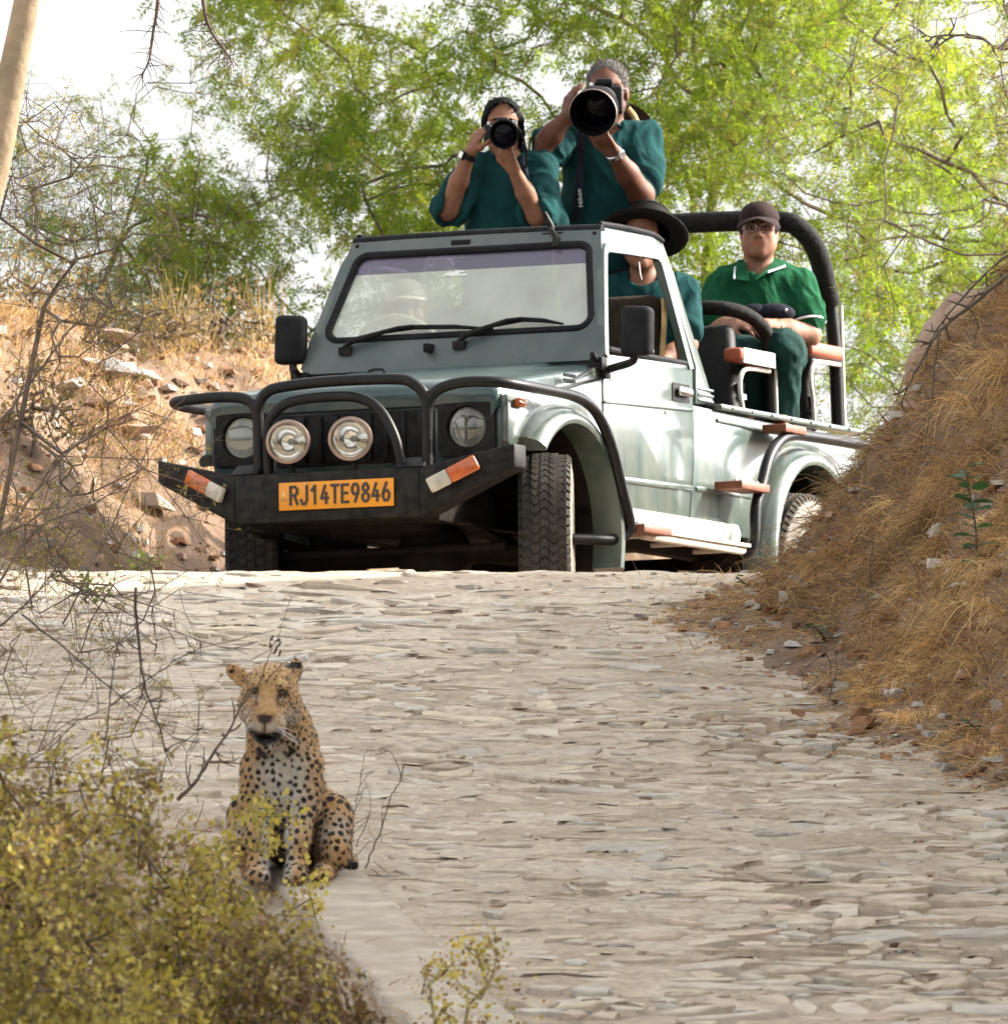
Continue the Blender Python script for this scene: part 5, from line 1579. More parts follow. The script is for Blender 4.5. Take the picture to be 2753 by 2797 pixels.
# telephoto
cm = empty('telephoto_camera', tuple(w.root_w), 'black camera with huge telephoto lens and wide lens hood held by the grey haired man', 'camera')
c0 = P(1141, 185, -.15); c1 = P(1120, 213, -.56)
lx = norm(c1 - c0); LL = np.linalg.norm(c1 - c0)
b = MB(); b.box(c0 + V3((-.074, -.02, -.065)), c0 + V3((.074, .04, .048))); bo = b.build('body', M['lens_black'], cm, bevel=.012, seg=3)
b = MB(); b.box(c0 + V3((-.035, -.03, .045)), c0 + V3((.035, .03, .076))); b.build('prism_hump', M['lens_black'], bo, bevel=.01)
MB().lathe([(.013, 0), (.013, .012)], c0 + V3((-.045, -.01, .047)), (0, 0, 1), 14).build('dial', M['silver'], bo)
hr_ = .0935
ln = MB().lathe([(.040, -.01), (.042, .05), (.058, .08), (.060, LL - .19), (.078, LL - .16), (.082, LL - .13)], c0, lx, 40).build('lens', M['lens_black'], cm)
hd = MB().lathe([(.083, LL - .14), (hr_ - .004, LL - .13), (hr_, LL - .01), (hr_, LL), (hr_ - .004, LL + .001), (hr_ - .007, LL - .004), (.080, LL - .13), (.060, LL - .135)], c0, lx, 48, cap=False).build('lens_hood', M['lens_in'], ln)
MB().lathe([(hr_ + .0006, LL - .008), (hr_ + .0012, LL - .004), (hr_ - .001, LL + .0022)], c0, lx, 48, cap=False).build('hood_rim', M['bezel'], hd)
MB().lathe([(.078, LL - .13), (.04, LL - .120), (.001, LL - .116)], c0, lx, 40, cap=False).build('front_glass', M['lens_glass'], ln)
MB().lathe([(.0605, .12), (.0615, .13), (.0615, .15), (.0605, .16)], c0, lx, 40, cap=False).build('focus_ring', M['rubber'], ln)
q = c0 + lx * LL * .55
sp_ = MB(); path = catmull([c0 + V3((-.07, 0, .02)), P(1098, 262, -.17), P(1096, 320, -.155), P(1092, 370, -.16), P(1085, 420, -.15)], 5)
sp_.sweep(path, [(V3((1, .1, 0)), V3((0, 1, 0)))] * len(path), [(-.016, -.002), (.016, -.002), (.016, .002), (-.016, .002)])
strap = sp_.build('neck_strap', M['navy'], cm)
p0 = P(1095.5, 374, -.176)
tm = text_mesh('strap_lettering', 'Nikon', .024, M['sticker'], strap, tuple(p0), (RAD(90), RAD(-97), 0), 1.15)

# ---------------------------------------------------------------- seated man in the cap
w = Person('person in brown cap and green polo shirt with glasses seated on the rear bench', (.47, 2.60), .60)
P = w.P
hc = P(1433, 437); HR = rmat(RAD(-3), RAD(-4)); hs = .93
S = w.body((-.36, -.48, .0), (.36, .30, 1.48))
head_sdf(S, hc, HR, hs)
S.ell(hc + V3((0, -.028, -.055)), (.067, .058, .046), .03)     # full cheeks and chin
S.cone(P(1432, 478, .03), P(1432, 512, .04), .058, .066, .03)
shR, elR, wrR = P(1366, 550, .03), P(1346, 628, -.02), P(1392, 612, -.20)
shL, elL, wrL = P(1510, 548, .03), P(1526, 632, -.03), P(1446, 616, -.20)
S.ell(P(1437, 570, .05), (.165, .11, .15), .04).ell(P(1437, 640, .03), (.165, .125, .14), .05)
S.chain([shR, elR], [.058, .048]).chain([elR, (elR + wrR) / 2, wrR], [.048, .042, .030])
S.chain([shL, elL], [.058, .050]).chain([elL, (elL + wrL) / 2, wrL], [.050, .045, .031])
hand_sdf(S, wrR, P(1412, 612, -.26) - wrR, V3((.2, .5, -.8)), -1, [.4, .45, .5, .5], 1.0)
hand_sdf(S, wrL, P(1380, 606, -.25) - wrL, V3((-.1, .6, -.6)), 1, [.35, .4, .45, .5], 1.0)
hipz = P(1437, 668, .0)
KN = [(P(1402, 672, -.34), P(1404, 800, -.28)), (P(1476, 658, -.33), P(1474, 800, -.26))]
for sx, (kn, ft) in zip((-1, 1), KN):
    S.chain([hipz + V3((sx * .08, 0, 0)), kn, ft], [.088, .062, .045])
    S.cone(ft, ft + V3((0, -.14, -.03)), .042, .034)
sb = S.build('body', M['skin'], w.o, 1, skin_col((0.255, 0.128, 0.084), hc, HR, hs))
eyes(sb, hc, HR, hs)
S = w.body((-.38, -.25, .50), (.38, .30, 1.30))
S.ell(P(1437, 562, .05), (.172, .122, .15), .05).ell(P(1437, 625, .035), (.172, .135, .15), .06)
S.cone(P(1385, 530, .05), P(1480, 530, .05), .062, .062, .04)
for a, b in ((shR, elR), (shL, elL)):
    S.chain([a + V3((0, .01, .012)), a * .5 + b * .5, a * .32 + b * .68], [.070, .072, .075], .03)
S.cone(P(1432, 505, .0), P(1432, 470, -.04), .058, .07, .008, sub=True)
S.cone(P(1432, 512, -.07), P(1432, 536, -.105), .030, .010, .006, sub=True)
polo = S.build('polo_shirt', M['green_polo'], w.o, 1); wrinkle(polo, .011, 8, 23)
# collar with white edge
for s in (-1, 1):
    if s < 0: cp_ = [P(1406, 494, -.02), P(1417, 531, -.112), P(1386, 527, -.092), P(1388, 506, -.02), P(1400, 494, .05), P(1392, 500, .06)]
    else: cp_ = [P(1460, 494, -.02), P(1424, 530, -.112), P(1450, 514, -.110), P(1482, 503, -.03), P(1466, 492, .05), P(1478, 498, .06)]
    th_ = V3((0, .006, -.006)); cb = MB()
    cb.add(cp_ + [p_ + th_ for p_ in cp_], [(0, 1, 2, 3), (4, 0, 3, 5), (6, 9, 8, 7), (10, 11, 9, 6), (1, 7, 8, 2), (2, 8, 9, 3), (3, 9, 11, 5), (0, 6, 7, 1), (4, 10, 6, 0), (4, 5, 11, 10)])
    co = cb.build('collar', M['green_polo'], polo)
    off_ = V3((0, -.003, 0))
    ln_ = [cp_[1], cp_[2], cp_[3], cp_[5]] if s < 0 else [cp_[1] * .4 + cp_[2] * .6, cp_[2], cp_[3], cp_[5]]
    MB().tube([p_ + off_ for p_ in ln_[1:]], .0042, 6).build('collar_edge', M['white_trim'], co)
    a, b = ((shR, elR), (shL, elL))[s > 0]
    e_ = a * .23 + b * .77
    cf = ring_tube(e_, b - a, .0775, .0048); cf.build('cuff_edge', M['white_trim'], polo)
    ring_tube(e_ - norm(b - a) * .010, b - a, .0785, .0042).build('cuff_stripe', M['navy'], polo)
S = w.body((-.30, -.50, .03), (.30, .25, .95))
S.ell(hipz, (.17, .13, .11), .04)
for sx, (kn, ft) in zip((-1, 1), KN):
    S.chain([hipz + V3((sx * .08, 0, 0)), kn, ft + V3((0, .01, .04))], [.100, .076, .068], .03)
tr = S.build('trousers', M['green_trouser'], w.o, 1); wrinkle(tr, .010, 9, 33)
bg_ = MB(); bg_.ell(P(1462, 592, -.10), (.085, .055, .042), 18, 12); bg_.ell(P(1425, 590, -.10), (.06, .05, .035), 18, 12)
wbag = empty('waist_bag', tuple(w.root_w), 'black waist bag worn by the person in the brown cap', 'bag')
bg_.build('pouch', M['navy'], wbag); MB().ell(P(1484, 586, -.148), (.006, .004, .008), 8, 6).build('zip_pull', M['silver'], wbag)
br_ = empty('bangle', tuple(w.root_w), 'thin golden bangle on the forearm of the person in the brown cap', 'bangle')
ring_tube(wrL + (elL - wrL) * .22, elL - wrL, .037, .0030).build('ring', M['gold'], br_)
# cap
def hp(x, y, z): return hc + HR @ (V3((x, y, z)) * hs)
S = w.body(hc - .22, hc + .22)
S.ell(hp(0, .014, .048), (.084, .104, .080), .02, HR); S.cut(hp(0, -.05, .040), HR @ V3((0, .12, -1)))
cap = S.build('cap', M['cap'], w.o, 1)
bp = []
for i in range(13):
    a = RAD(198 + 144 * i / 12)
    bp.append((math.cos(a), math.sin(a)))
vi = MB()
IN = [hp(.084 * c_, .014 + .100 * s_, .044) for c_, s_ in bp]; OUT = [hp(.100 * c_, .0 + .165 * s_, .024 - .024 * abs(c_)) for c_, s_ in bp]
vi.strip(IN, OUT); vi.strip([p_ + V3((0, 0, .006)) for p_ in OUT], [p_ + V3((0, 0, .008)) for p_ in IN]); vi.strip(OUT, [p_ + V3((0, 0, .006)) for p_ in OUT])
vi.build('visor', M['cap'], cap, recalc=False)
S = w.body(hc - .2, hc + .2)
S.ell(hp(0, .03, .012), (.083, .090, .074), .02, HR); S.ell(hp(0, -.085, -.02), (.073, .085, .14), .01, HR, sub=True)
S.build('hair', M['hair'], w.o, 1)
g_ = MB()
for s in (-1, 1):
    g_.tube([hp(s * .034 + .027 * math.cos(a), -.111 + .010 * abs(math.cos(a)) * (s * math.cos(a) > 0), -.002 + .017 * math.sin(a)) for a in [2 * math.pi * i / 20 for i in range(20)]], .0012, 6, closed=True)
    g_.tube([hp(s * .061, -.101, .004), hp(s * .080, .0, .004)], .0014, 6)
g_.tube([hp(-.009, -.112, .002), hp(0, -.116, .005), hp(.009, -.112, .002)], .0014, 6)
g_.build('glasses', M['silver'], w.o)

# ---------------------------------------------------------------- woman under the wide hat, behind the passenger seat
w = Person('person in wide dark hat and teal shirt seated behind the passenger seat', (.36, 1.58), .56)
P = w.P
hc = P(1213, 456); HR = rmat(RAD(-6), RAD(-4)); hs = .98
S = w.body((-.30, -.38, .0), (.36, .28, 1.40))
head_sdf(S, hc, HR, hs)
S.cone(P(1214, 500, .03), P(1216, 540, .04), .050, .058, .03)
shR, elR, wrR = P(1150, 560, .03), P(1142, 650, -.04), P(1180, 690, -.20)
shL, elL, wrL = P(1286, 556, .03), P(1296, 650, -.02), P(1240, 690, -.20)
S.ell(P(1218, 590, .04), (.15, .10, .15), .04).ell(P(1218, 680, .03), (.15, .11, .17), .05)
for a, b, c_ in ((shR, elR, wrR), (shL, elL, wrL)):
    S.chain([a, b], [.052, .044]).chain([b, (b + c_) / 2, c_], [.044, .038, .028])
hand_sdf(S, wrR, V3((.5, -.5, -.2)), V3((.1, .2, -1)), -1, [.35] * 4); hand_sdf(S, wrL, V3((-.5, -.5, -.2)), V3((0, .2, -1)), 1, [.35] * 4)
hz = P(1218, 740, .02)
for sx in (-1, 1):
    kn = hz + V3((sx * .09, -.26, .03)); S.chain([hz + V3((sx * .08, 0, 0)), kn, kn + V3((0, .05, -.36))], [.085, .06, .045])
hb_ = S.build('body', M['skin'], w.o, 1, skin_col((0.195, 0.090, 0.055), hc, HR, hs)); eyes(hb_, hc, HR, hs)
S = w.body((-.34, -.2, .30), (.36, .28, 1.25))
S.ell(P(1218, 585, .04), (.170, .118, .15), .05).ell(P(1218, 670, .03), (.17, .125, .17), .06).cone(P(1180, 545, .05), P(1258, 545, .05), .055, .055, .04)
for a, b in ((shR, elR), (shL, elL)): S.chain([a + V3((0, .01, .01)), a * .3 + b * .7], [.072, .072], .03)
S.cone(P(1214, 532, .0), P(1214, 495, -.04), .054, .062, .008, sub=True)
sh_ = S.build('shirt', M['teal_shirt'], w.o, 1); wrinkle(sh_, .009, 8, 43)
S = w.body((-.3, -.40, .05), (.3, .25, .80))
S.ell(hz, (.165, .125, .11), .04)
for sx in (-1, 1):
    kn = hz + V3((sx * .09, -.26, .03)); S.chain([hz + V3((sx * .08, 0, 0)), kn, kn + V3((0, .05, -.32))], [.095, .074, .066])
S.build('trousers', M['navy'], w.o)
S = w.body(hc - .2, hc + .2)
S.ell(hc + HR @ V3((0, .025, .03)), (.082, .095, .085), .02, HR).ell(hc + V3((0, .05, -.05)), (.07, .05, .08), .03); S.ell(hc + HR @ V3((0, -.085, -.03)), (.066, .08, .10), .01, HR, sub=True)
S.build('hair', M['hair'], w.o, 1)
hat = MB(); hn = norm((.12, .50, .86)); ho = hc + V3((.012, .02, .035))
hat.lathe([(.085, .10), (.095, .03), (.100, .0), (.16, -.010), (.172, -.002), (.172, .002), (.16, -.004), (.1, .008), (.075, .09)], ho, hn, 40, cap=False, closed=True)
hat.lathe([(.001, .125), (.06, .12), (.088, .095)], ho, hn, 40, cap=False)
hat.build('hat', M['felt'], w.o)
MB().tube([P(1207, 495, -.10), P(1209, 515, -.11), P(1212, 528, -.10)], .0018, 5).build('hat_cord', M['sticker'], w.o)

# ---------------------------------------------------------------- the driver behind the glass
w = Person('driver in pale blue shirt and pale cap behind the steering wheel', (-.36, 1.02), .53, vox=.0065)
P = w.P
hc = P(766, 588); HR = rmat(RAD(8), RAD(4)); hs = 1.0
S = w.body((-.36, -.52, .15), (.36, .28, 1.10))
head_sdf(S, hc, HR, hs)
S.cone(P(766, 630, .02), P(768, 665, .03), .055, .06, .03)
shR, elR, wrR = P(690, 670, .0), P(672, 735, -.16), P(722, 650, -.30)
shL, elL, wrL = P(842, 670, .0), P(862, 735, -.16), P(820, 660, -.30)
S.ell(P(766, 710, .04), (.165, .11, .16), .04).ell(P(766, 790, .04), (.16, .12, .15), .05)
for a, b, c_ in ((shR, elR, wrR), (shL, elL, wrL)): S.chain([a, b], [.055, .047]).chain([b, c_], [.046, .03])
hand_sdf(S, wrR, V3((.3, -.3, .6)), V3((.5, -.4, -.3)), -1, [.7] * 4); hand_sdf(S, wrL, V3((-.3, -.3, .6)), V3((-.5, -.4, -.3)), 1, [.7] * 4)
hz = P(766, 850, .03)
for sx in (-1, 1): S.chain([hz + V3((sx * .09, 0, 0)), hz + V3((sx * .12, -.36, .02))], [.085, .06])
db = S.build('body', M['skin'], w.o, 1, skin_col((0.172, 0.078, 0.048), hc, HR, hs, stubble=.8)); eyes(db, hc, HR, hs)
S = w.body((-.38, -.42, .2), (.38, .26, 1.0))
S.ell(P(766, 705, .04), (.182, .125, .15), .05).ell(P(766, 790, .04), (.178, .135, .16), .06).cone(P(720, 660, .03), P(812, 660, .03), .06, .06, .04)
for a, b, c_ in ((shR, elR, wrR), (shL, elL, wrL)): S.chain([a, b, b * .3 + c_ * .7], [.072, .064, .048], .03)
sh_ = S.build('shirt', M['driver_shirt'], w.o, 1); wrinkle(sh_, .010, 8, 53)
S = w.body(hc - .2, hc + .2)
S.ell(hc + HR @ V3((0, .014, .046)), (.086, .104, .084), .02, HR); S.cut(hc + HR @ V3((0, 0, .038)), HR @ V3((0, .1, -1))); S.ell(hc + HR @ V3((0, -.10, .045)), (.07, .075, .014), .01, HR)
S.build('cap', M['beige'], w.o, 1)
# ================================================================== leopard
from mathutils import kdtree
_Ys = np.arange(39, 43, .005); _d = at(536, 1668, 1.0)
_g = road_z(_d[2] * 0 + _Ys) + .030
LY = float(_Ys[np.nonzero(_g > _d[2] * _Ys)[0][0]])
LP = at(530.6, 1671, LY); LP[2] = float(road_z(LY)) + .030
leo = empty('leopard', tuple(LP), 'leopard sitting on the concrete road edge with its mouth slightly open', 'leopard')
VX = .0042
S = SDF((-.23, -.20, -.03), (.27, .58, .74), VX)
g_ = lambda y: .187 * y
# trunk
S.ell((.005, .11, .34), (.102, .10, .15), .04)
S.ell((.010, .14, .42), (.092, .10, .12), .04)
S.ell((.02, .24, .24), (.110, .14, .15), .05)
S.ell((.04, .36, .19), (.120, .12, .13), .05)
S.chain([(.0, .12, .44), (-.012, .08, .50), (-.025, .0, .56)], [.100, .088, .070], .04)
S.chain([(.01, .19, .44), (.03, .33, .30), (.05, .44, .17)], [.07, .085, .07], .05)
# fore legs
S.chain([(-.078, .09, .36), (-.082, .08, .25), (-.074, .02, .14), (-.070, .005, .05)], [.050, .043, .031, .028], .03)
S.cone((-.070, -.005, .036), (-.070, -.045, .024), .033, .027, .02)
S.chain([(.080, .09, .36), (.072, .07, .25), (.052, .02, .14), (.046, .005, .05)], [.052, .044, .032, .028], .03)
S.cone((.046, -.005, .036), (.048, -.047, .024), .033, .027, .02)
for px in (-.070, .048):
    for i in range(4): S.ell((px - .024 + .016 * i, -.062 + .006 * abs(i - 1.5), .018), (.0105, .016, .014), .008)
# hind legs folded
for sx, hx in ((1, .148), (-1, -.098)):
    S.ell((hx, .29, .17), (.058, .135, .125), .03)
    S.cone((hx + sx * .01, .20, .22), (hx + sx * .02, .10, .10), .062, .045, .03)
    S.cone((hx, .30, .085 + g_(.3) * .3), (hx - sx * .012, .12, .045), .036, .028, .02)
    S.cone((hx - sx * .012, .12, .040), (hx - sx * .018, .035, .030), .030, .026, .02)
    for i in range(4): S.ell((hx - sx * .018 - .022 + .0145 * i, .012, .022), (.010, .016, .013), .008)
# tail around the right side
S.chain([(.06, .46, .14), (.13, .50, .11), (.185, .44, .10), (.205, .38, .088)], [.030, .024, .020, .018], .02)
S.chain([(.205, .38, .088), (.212, .33, .085), (.222, .29, .066)], [.018, .017, .012], .01)
# head
hc = V3((-.033, -.055, .562)); HR = rmat(RAD(-4), RAD(9), RAD(4))
def lp(x, y, z): return hc + HR @ (V3((x, y, z)) * 1.13)
S.k = 1.09
S.ell(lp(0, .035, .030), (.070, .085, .068), .02, HR)
S.ell(lp(0, -.005, .050), (.052, .055, .044), .03, HR)
for s in (-1, 1):
    S.ell(lp(s * .050, .012, -.022), (.038, .055, .054), .03, HR)
    S.ell(lp(s * .025, -.080, -.062), (.029, .025, .025), .012, HR)
    S.ell(lp(s * .034, -.050, .043), (.020, .018, .015), .015, HR)
    S.ell(lp(s * .039, -.074, .028), (.012, .013, .008), .010, HR, sub=True)
S.cone(lp(0, -.02, -.025), lp(0, -.070, -.052), .056, .040, .03)
S.cone(lp(0, -.02, .040), lp(0, -.088, -.032), .036, .025, .02)
S.cone(lp(0, -.01, -.085), lp(0, -.066, -.118), .043, .026, .012)
S.ell(lp(0, -.098, -.0965), (.032, .050, .0145), .008, HR, sub=True)
S.ell(lp(0, -.099, -.040), (.022, .010, .012), .008, HR)
er1 = rmat(RAD(-35), RAD(10), RAD(-52)); er2 = rmat(RAD(55), RAD(0), RAD(24))
S.ell(lp(-.096, .042, .058), (.024, .010, .042), .02, er1); S.ell(lp(-.094, .031, .054), (.016, .007, .030), .006, er1, sub=True)
S.ell(lp(.060, .046, .082), (.026, .012, .034), .025, er2); S.ell(lp(.066, .034, .090), (.016, .007, .022), .006, er2, sub=True)
S.k = 1.0
TAN = np.array((.375, .218, .092)); TAN2 = np.array((.43, .28, .135)); WHT = np.array((.43, .40, .35)); BLK = np.array((.016, .013, .011))
def coat(V, me):
    n = len(V)
    N = np.empty(n * 3, np.float32); me.vertices.foreach_get('normal', N); N = N.reshape(-1, 3)
    L = (V - hc) @ HR / 1.13
    x, y, z = V.T
    hd = np.clip(1 - (np.linalg.norm(L / np.array([.115, .15, .125]), axis=1) - .85) / .25, 0, 1) * (z > .43)
    col = TAN + (TAN2 - TAN) * np.clip(fbm(x * 14, y * 14, z * 14, 3, 3) + .5, 0, 1)[:, None]
    # pale chest, belly and inner legs
    ch = np.exp(-((x - .005) / .085) ** 4) * np.clip((-N[:, 1] - .1) / .5, 0, 1) * np.clip((.43 - z) / .06, 0, 1) * np.clip((z - .14) / .08, 0, 1)
    thr = np.exp(-((x + .015) / .045) ** 2) * np.clip((-N[:, 1]) / .4, 0, 1) * np.clip((.50 - z) / .05, 0, 1) * (z > .38)
    inn = np.clip((.075 - np.abs(x + .01)) / .04, 0, 1) * np.clip((.30 - z) / .08, 0, 1) * np.clip(.5 - np.sign(x + .01) * N[:, 0] * .9, 0, 1)
    hin = np.clip((-N[:, 1] - .2) / .5, 0, 1) * ((x > .10) | (x < -.09)) * np.clip((.25 - z) / .10, 0, 1) * np.clip((z - .05) / .05, 0, 1) * (y > .08) * .75
    wv = np.clip(np.maximum.reduce([ch, thr, inn, hin]) + .25 * fbm(x * 20, y * 20, z * 20, 8, 2), 0, 1) * (1 - hd)
    mz = np.clip(np.exp(-((np.abs(L[:, 0]) - .021) / .022) ** 2 - ((L[:, 2] + .068) / .020) ** 2) * (L[:, 1] < -.045) * 1.25, 0, 1)
    mz = np.maximum(mz, np.exp(-((L[:, 2] + .128) / .017) ** 2 - (L[:, 0] / .034) ** 2) * (L[:, 1] < 0))
    ck = np.exp(-((np.abs(L[:, 0]) - .062) / .022) ** 2 - ((L[:, 2] + .045) / .03) ** 2) * .8 * hd
    wv = np.maximum(wv, np.maximum(mz, ck) * hd)
    ub = np.exp(-((np.abs(L[:, 0]) - .036) / .013) ** 2 - ((L[:, 2] - .011) / .008) ** 2) * (L[:, 1] < -.04) * .7
    wv = np.maximum(wv, ub * hd)[:, None]
    col = col * (1 - wv) + WHT * wv
    # spots: seeds spread over the skin, spacing depends on the place
    size = np.where(hd > .5, .0041, np.where(z > .40, .0068, np.where(y > .14, .0122, np.where(z < .27, .0084, .0078))))
    gap = np.where(hd > .5, .0105, np.where(z > .40, .0170, np.where(y > .14, .0265, np.where(z < .27, .0205, .0200))))
    bare = (hd > .5) & (L[:, 2] < .046) & (np.abs(L[:, 0]) < .030)
    bare |= (hd > .5) & (mz > .3)
    rr = random.Random(5)
    order = np.arange(n); RN2 = np.random.default_rng(5); RN2.shuffle(order)
    cell = {}
    seeds = []
    for i in order[:24000]:
        if bare[i]: continue
        p = V[i]; g = gap[i]
        k = tuple((p / .036).astype(int)); ok = True
        for a in (-1, 0, 1):
            for b in (-1, 0, 1):
                for c in (-1, 0, 1):
                    for j in cell.get((k[0] + a, k[1] + b, k[2] + c), ()):
                        if np.sum((V[j] - p) ** 2) < (min(g, gap[j]) ** 2):
                            ok = False; break
                    if not ok: break
                if not ok: break
            if not ok: break
        if ok:
            seeds.append(i); cell.setdefault(k, []).append(i)
    kd = kdtree.KDTree(len(seeds))
    sz = []
    for q, i in enumerate(seeds):
        kd.insert(V[i], q); sz.append(size[i] * rr.uniform(.75, 1.25))
    kd.balance()
    W = V + np.stack([fbm(x * 70, y * 70, z * 70, s_, 2) for s_ in (31, 32, 33)], 1) * .0075
    dk = np.zeros(n)
    for i in range(n):
        co, q, d = kd.find(W[i])
        s_ = sz[q]
        dk[i] = min(1, max(0, (s_ - d) / .0016 + .5))
    dk *= ~bare
    col = col * (1 - dk[:, None]) + BLK * dk[:, None]
    # face marks: nose, lips, eye rims, ear backs
    def blot(m):
        nonlocal col
        m = np.clip(m, 0, 1)[:, None]; col = col * (1 - m) + BLK * m
    e = np.exp(-((np.abs(L[:, 0]) - .038) / .0125) ** 2 - ((L[:, 2] - .028 + .45 * (np.abs(L[:, 0]) - .038)) / .0095) ** 2) * (L[:, 1] < -.03)
    blot(e * 1.7 * hd)
    nm = np.exp(-(L[:, 0] / (.0205 + .5 * np.clip(L[:, 2] + .040, -.02, .01))) ** 4 - ((L[:, 2] + .041) / .0125) ** 4) * (L[:, 1] < -.083); m3 = np.clip(nm * 1.4, 0, 1)[:, None]
    col = col * (1 - m3) + np.array((.055, .028, .028)) * m3
    blot(np.exp(-(L[:, 0] / .0035) ** 2) * (L[:, 2] < -.050) * (L[:, 2] > -.085) * (L[:, 1] < -.075))
    # dark tear lines beside the nose bridge and rows of whisker dots
    blot(.75 * np.exp(-((np.abs(L[:, 0]) - .026 + .12 * (L[:, 2] - .02)) / .0040) ** 2) * (L[:, 2] < .024) * (L[:, 2] > -.012) * (L[:, 1] < -.03) * hd)
    for r_ in range(4):
        zz_ = -.052 - .0085 * r_
        dx_ = (np.abs(L[:, 0]) - .018 - .0035 * r_) / .0085
        blot(.9 * np.exp(-((dx_ - np.round(dx_)) * .0085 / .0017) ** 2 - ((L[:, 2] - zz_ - .10 * (np.abs(L[:, 0]) - .02)) / .0017) ** 2) * (np.round(dx_) >= 0) * (np.round(dx_) < 4) * (L[:, 1] < -.04) * hd)
    lipz = L[:, 2] + .102 - .42 * np.abs(L[:, 0])
    blot(np.exp(-(lipz / .0185) ** 4) * (np.abs(L[:, 0]) < .046) * (L[:, 1] < -.025) * 1.3)
    ear = (np.linalg.norm(L - np.array([.062, .048, .090]), axis=1) < .040) & (L[:, 2] > .086) & (L[:, 2] < .104)
    blot(ear * 1.0 * (N[:, 1] < .9))
    tip = np.clip((np.exp(-(((V - np.array((.224, .288, .064))) / .014) ** 2).sum(1))) * 2, 0, 1); blot(tip)
    # pads of the throat: the two large black bars
    for (bx, bz, an) in ((-.058, .398, -.6), (.030, .402, .75)):
        u_ = (x - bx) * math.cos(an) + (z - bz) * math.sin(an); v_ = -(x - bx) * math.sin(an) + (z - bz) * math.cos(an)
        blot(np.exp(-(u_ / .020) ** 4 - (v_ / .0085) ** 4) * (N[:, 1] < 0) * 1.3)
    return col
leo_b = S.build('body', M['fur'], leo, 1, coat)
wrinkle(leo_b, .0035, 26, 61)
for s in (-1, 1):
    e = MB().ell(lp(s * .038, -.063, .0275), (.0085, .0085, .0062), 12, 8).build('eye', mat('amber_eye', (.10, .06, .012), .15, var=.1), leo)
    MB().ell(lp(s * .038, -.0708, .0275), (.0035, .002, .0045), 8, 6).build('pupil', M['eye_dark'], e)
wh = MB()
for s in (-1, 1):
    for k in range(5):
        a = lp(s * (.028 + .003 * k), -.106, -.060 - .006 * (k % 3)); wh.tube([a, a + HR @ V3((s * .035, -.01, -.004 - .006 * k)), a + HR @ V3((s * (.075 + .006 * k), .015, -.018 - .012 * k))], [.0006, .0005, .0002], 4, cap=False)
wh_o = wh.build('whiskers', M['white_trim'], leo); wh_o['kind'] = 'stuff'
# short coat hairs standing off the skin
me = leo_b.data; n = len(me.vertices)
V = np.empty(n * 3, np.float32); me.vertices.foreach_get('co', V); V = V.reshape(-1, 3).astype(float)
N = np.empty(n * 3, np.float32); me.vertices.foreach_get('normal', N); N = N.reshape(-1, 3).astype(float)
cl = np.empty(n * 4, np.float32); me.color_attributes['Col'].data.foreach_get('color', cl); cl = cl.reshape(-1, 4)[:, :3]
k_ = RN.integers(0, n, 42000)
p_, n_2, c_2 = V[k_], N[k_], cl[k_]
dn = n_2 * .55 + np.array([0, .12, -.75]) * .7 + RN.normal(0, .18, (len(k_), 3)); dn /= np.linalg.norm(dn, axis=1)[:, None]
t_ = np.cross(dn, n_2 + RN.normal(0, .2, n_2.shape)); t_ /= np.linalg.norm(t_, axis=1)[:, None] + 1e-9
ln_ = RN.uniform(.006, .013, len(k_))[:, None] * np.where(p_[:, 2] > .45, .6, 1)[:, None]
FV = np.stack([p_ - t_ * .0010 - n_2 * .001, p_ + t_ * .0010 - n_2 * .001, p_ + dn * ln_], 1).reshape(-1, 3)
FF = np.arange(len(FV)).reshape(-1, 3)
fur = link('fur', mesh_np('fur', FV, FF, np.repeat(c_2 * RN.uniform(.8, 1.2, (len(k_), 1)), 3, 0)), M['fur'], leo)
fur['kind'] = 'stuff'
# ================================================================== vegetation
def grow(root, pts, wander=.10, step=.13, pen=.25, seed=1):
    """branch skeleton: every attractor joins the nearest grown node"""
    r = np.random.default_rng(seed)
    pos = [V3(p) for p in root]; par = [-1] + list(range(len(root) - 1)); dist = [0.0]
    for i in range(1, len(root)): dist.append(dist[-1] + np.linalg.norm(pos[i] - pos[i - 1]))
    cap = len(pts) * 9 + len(root) + 10
    A = np.zeros((cap, 3)); Dn = np.zeros(cap); A[:len(pos)] = pos; Dn[:len(pos)] = dist
    parent = np.full(cap, -1); parent[:len(pos)] = par
    n = len(pos); lo_ = max(1, len(root) // 3)
    tips = []
    base = pos[len(root) * 2 // 3]
    order = np.argsort(np.linalg.norm(pts - base, axis=1) * r.uniform(.75, 1.25, len(pts)))
    for i in order:
        p = pts[i]
        d = np.linalg.norm(A[lo_:n] - p, axis=1) + pen * Dn[lo_:n] * .12
        j = lo_ + int(np.argmin(d))
        a = A[j].copy(); L = np.linalg.norm(p - a)
        if L < .015: continue
        k = int(min(8, max(1, round(L / step))))
        pv = j
        bend = r.normal(0, 1, 3) * wander * L; bend -= (p - a) * (bend @ (p - a)) / (L * L)
        for q in range(1, k + 1):
            t = q / k
            w = a + (p - a) * t + bend * math.sin(math.pi * t) * .9 + (r.normal(0, 1, 3) * wander * .16 * step if q < k else 0)
            A[n] = w; parent[n] = pv; Dn[n] = Dn[pv] + L / k
            pv = n; n += 1
        tips.append(pv)
    return A[:n], parent[:n], np.array(tips)

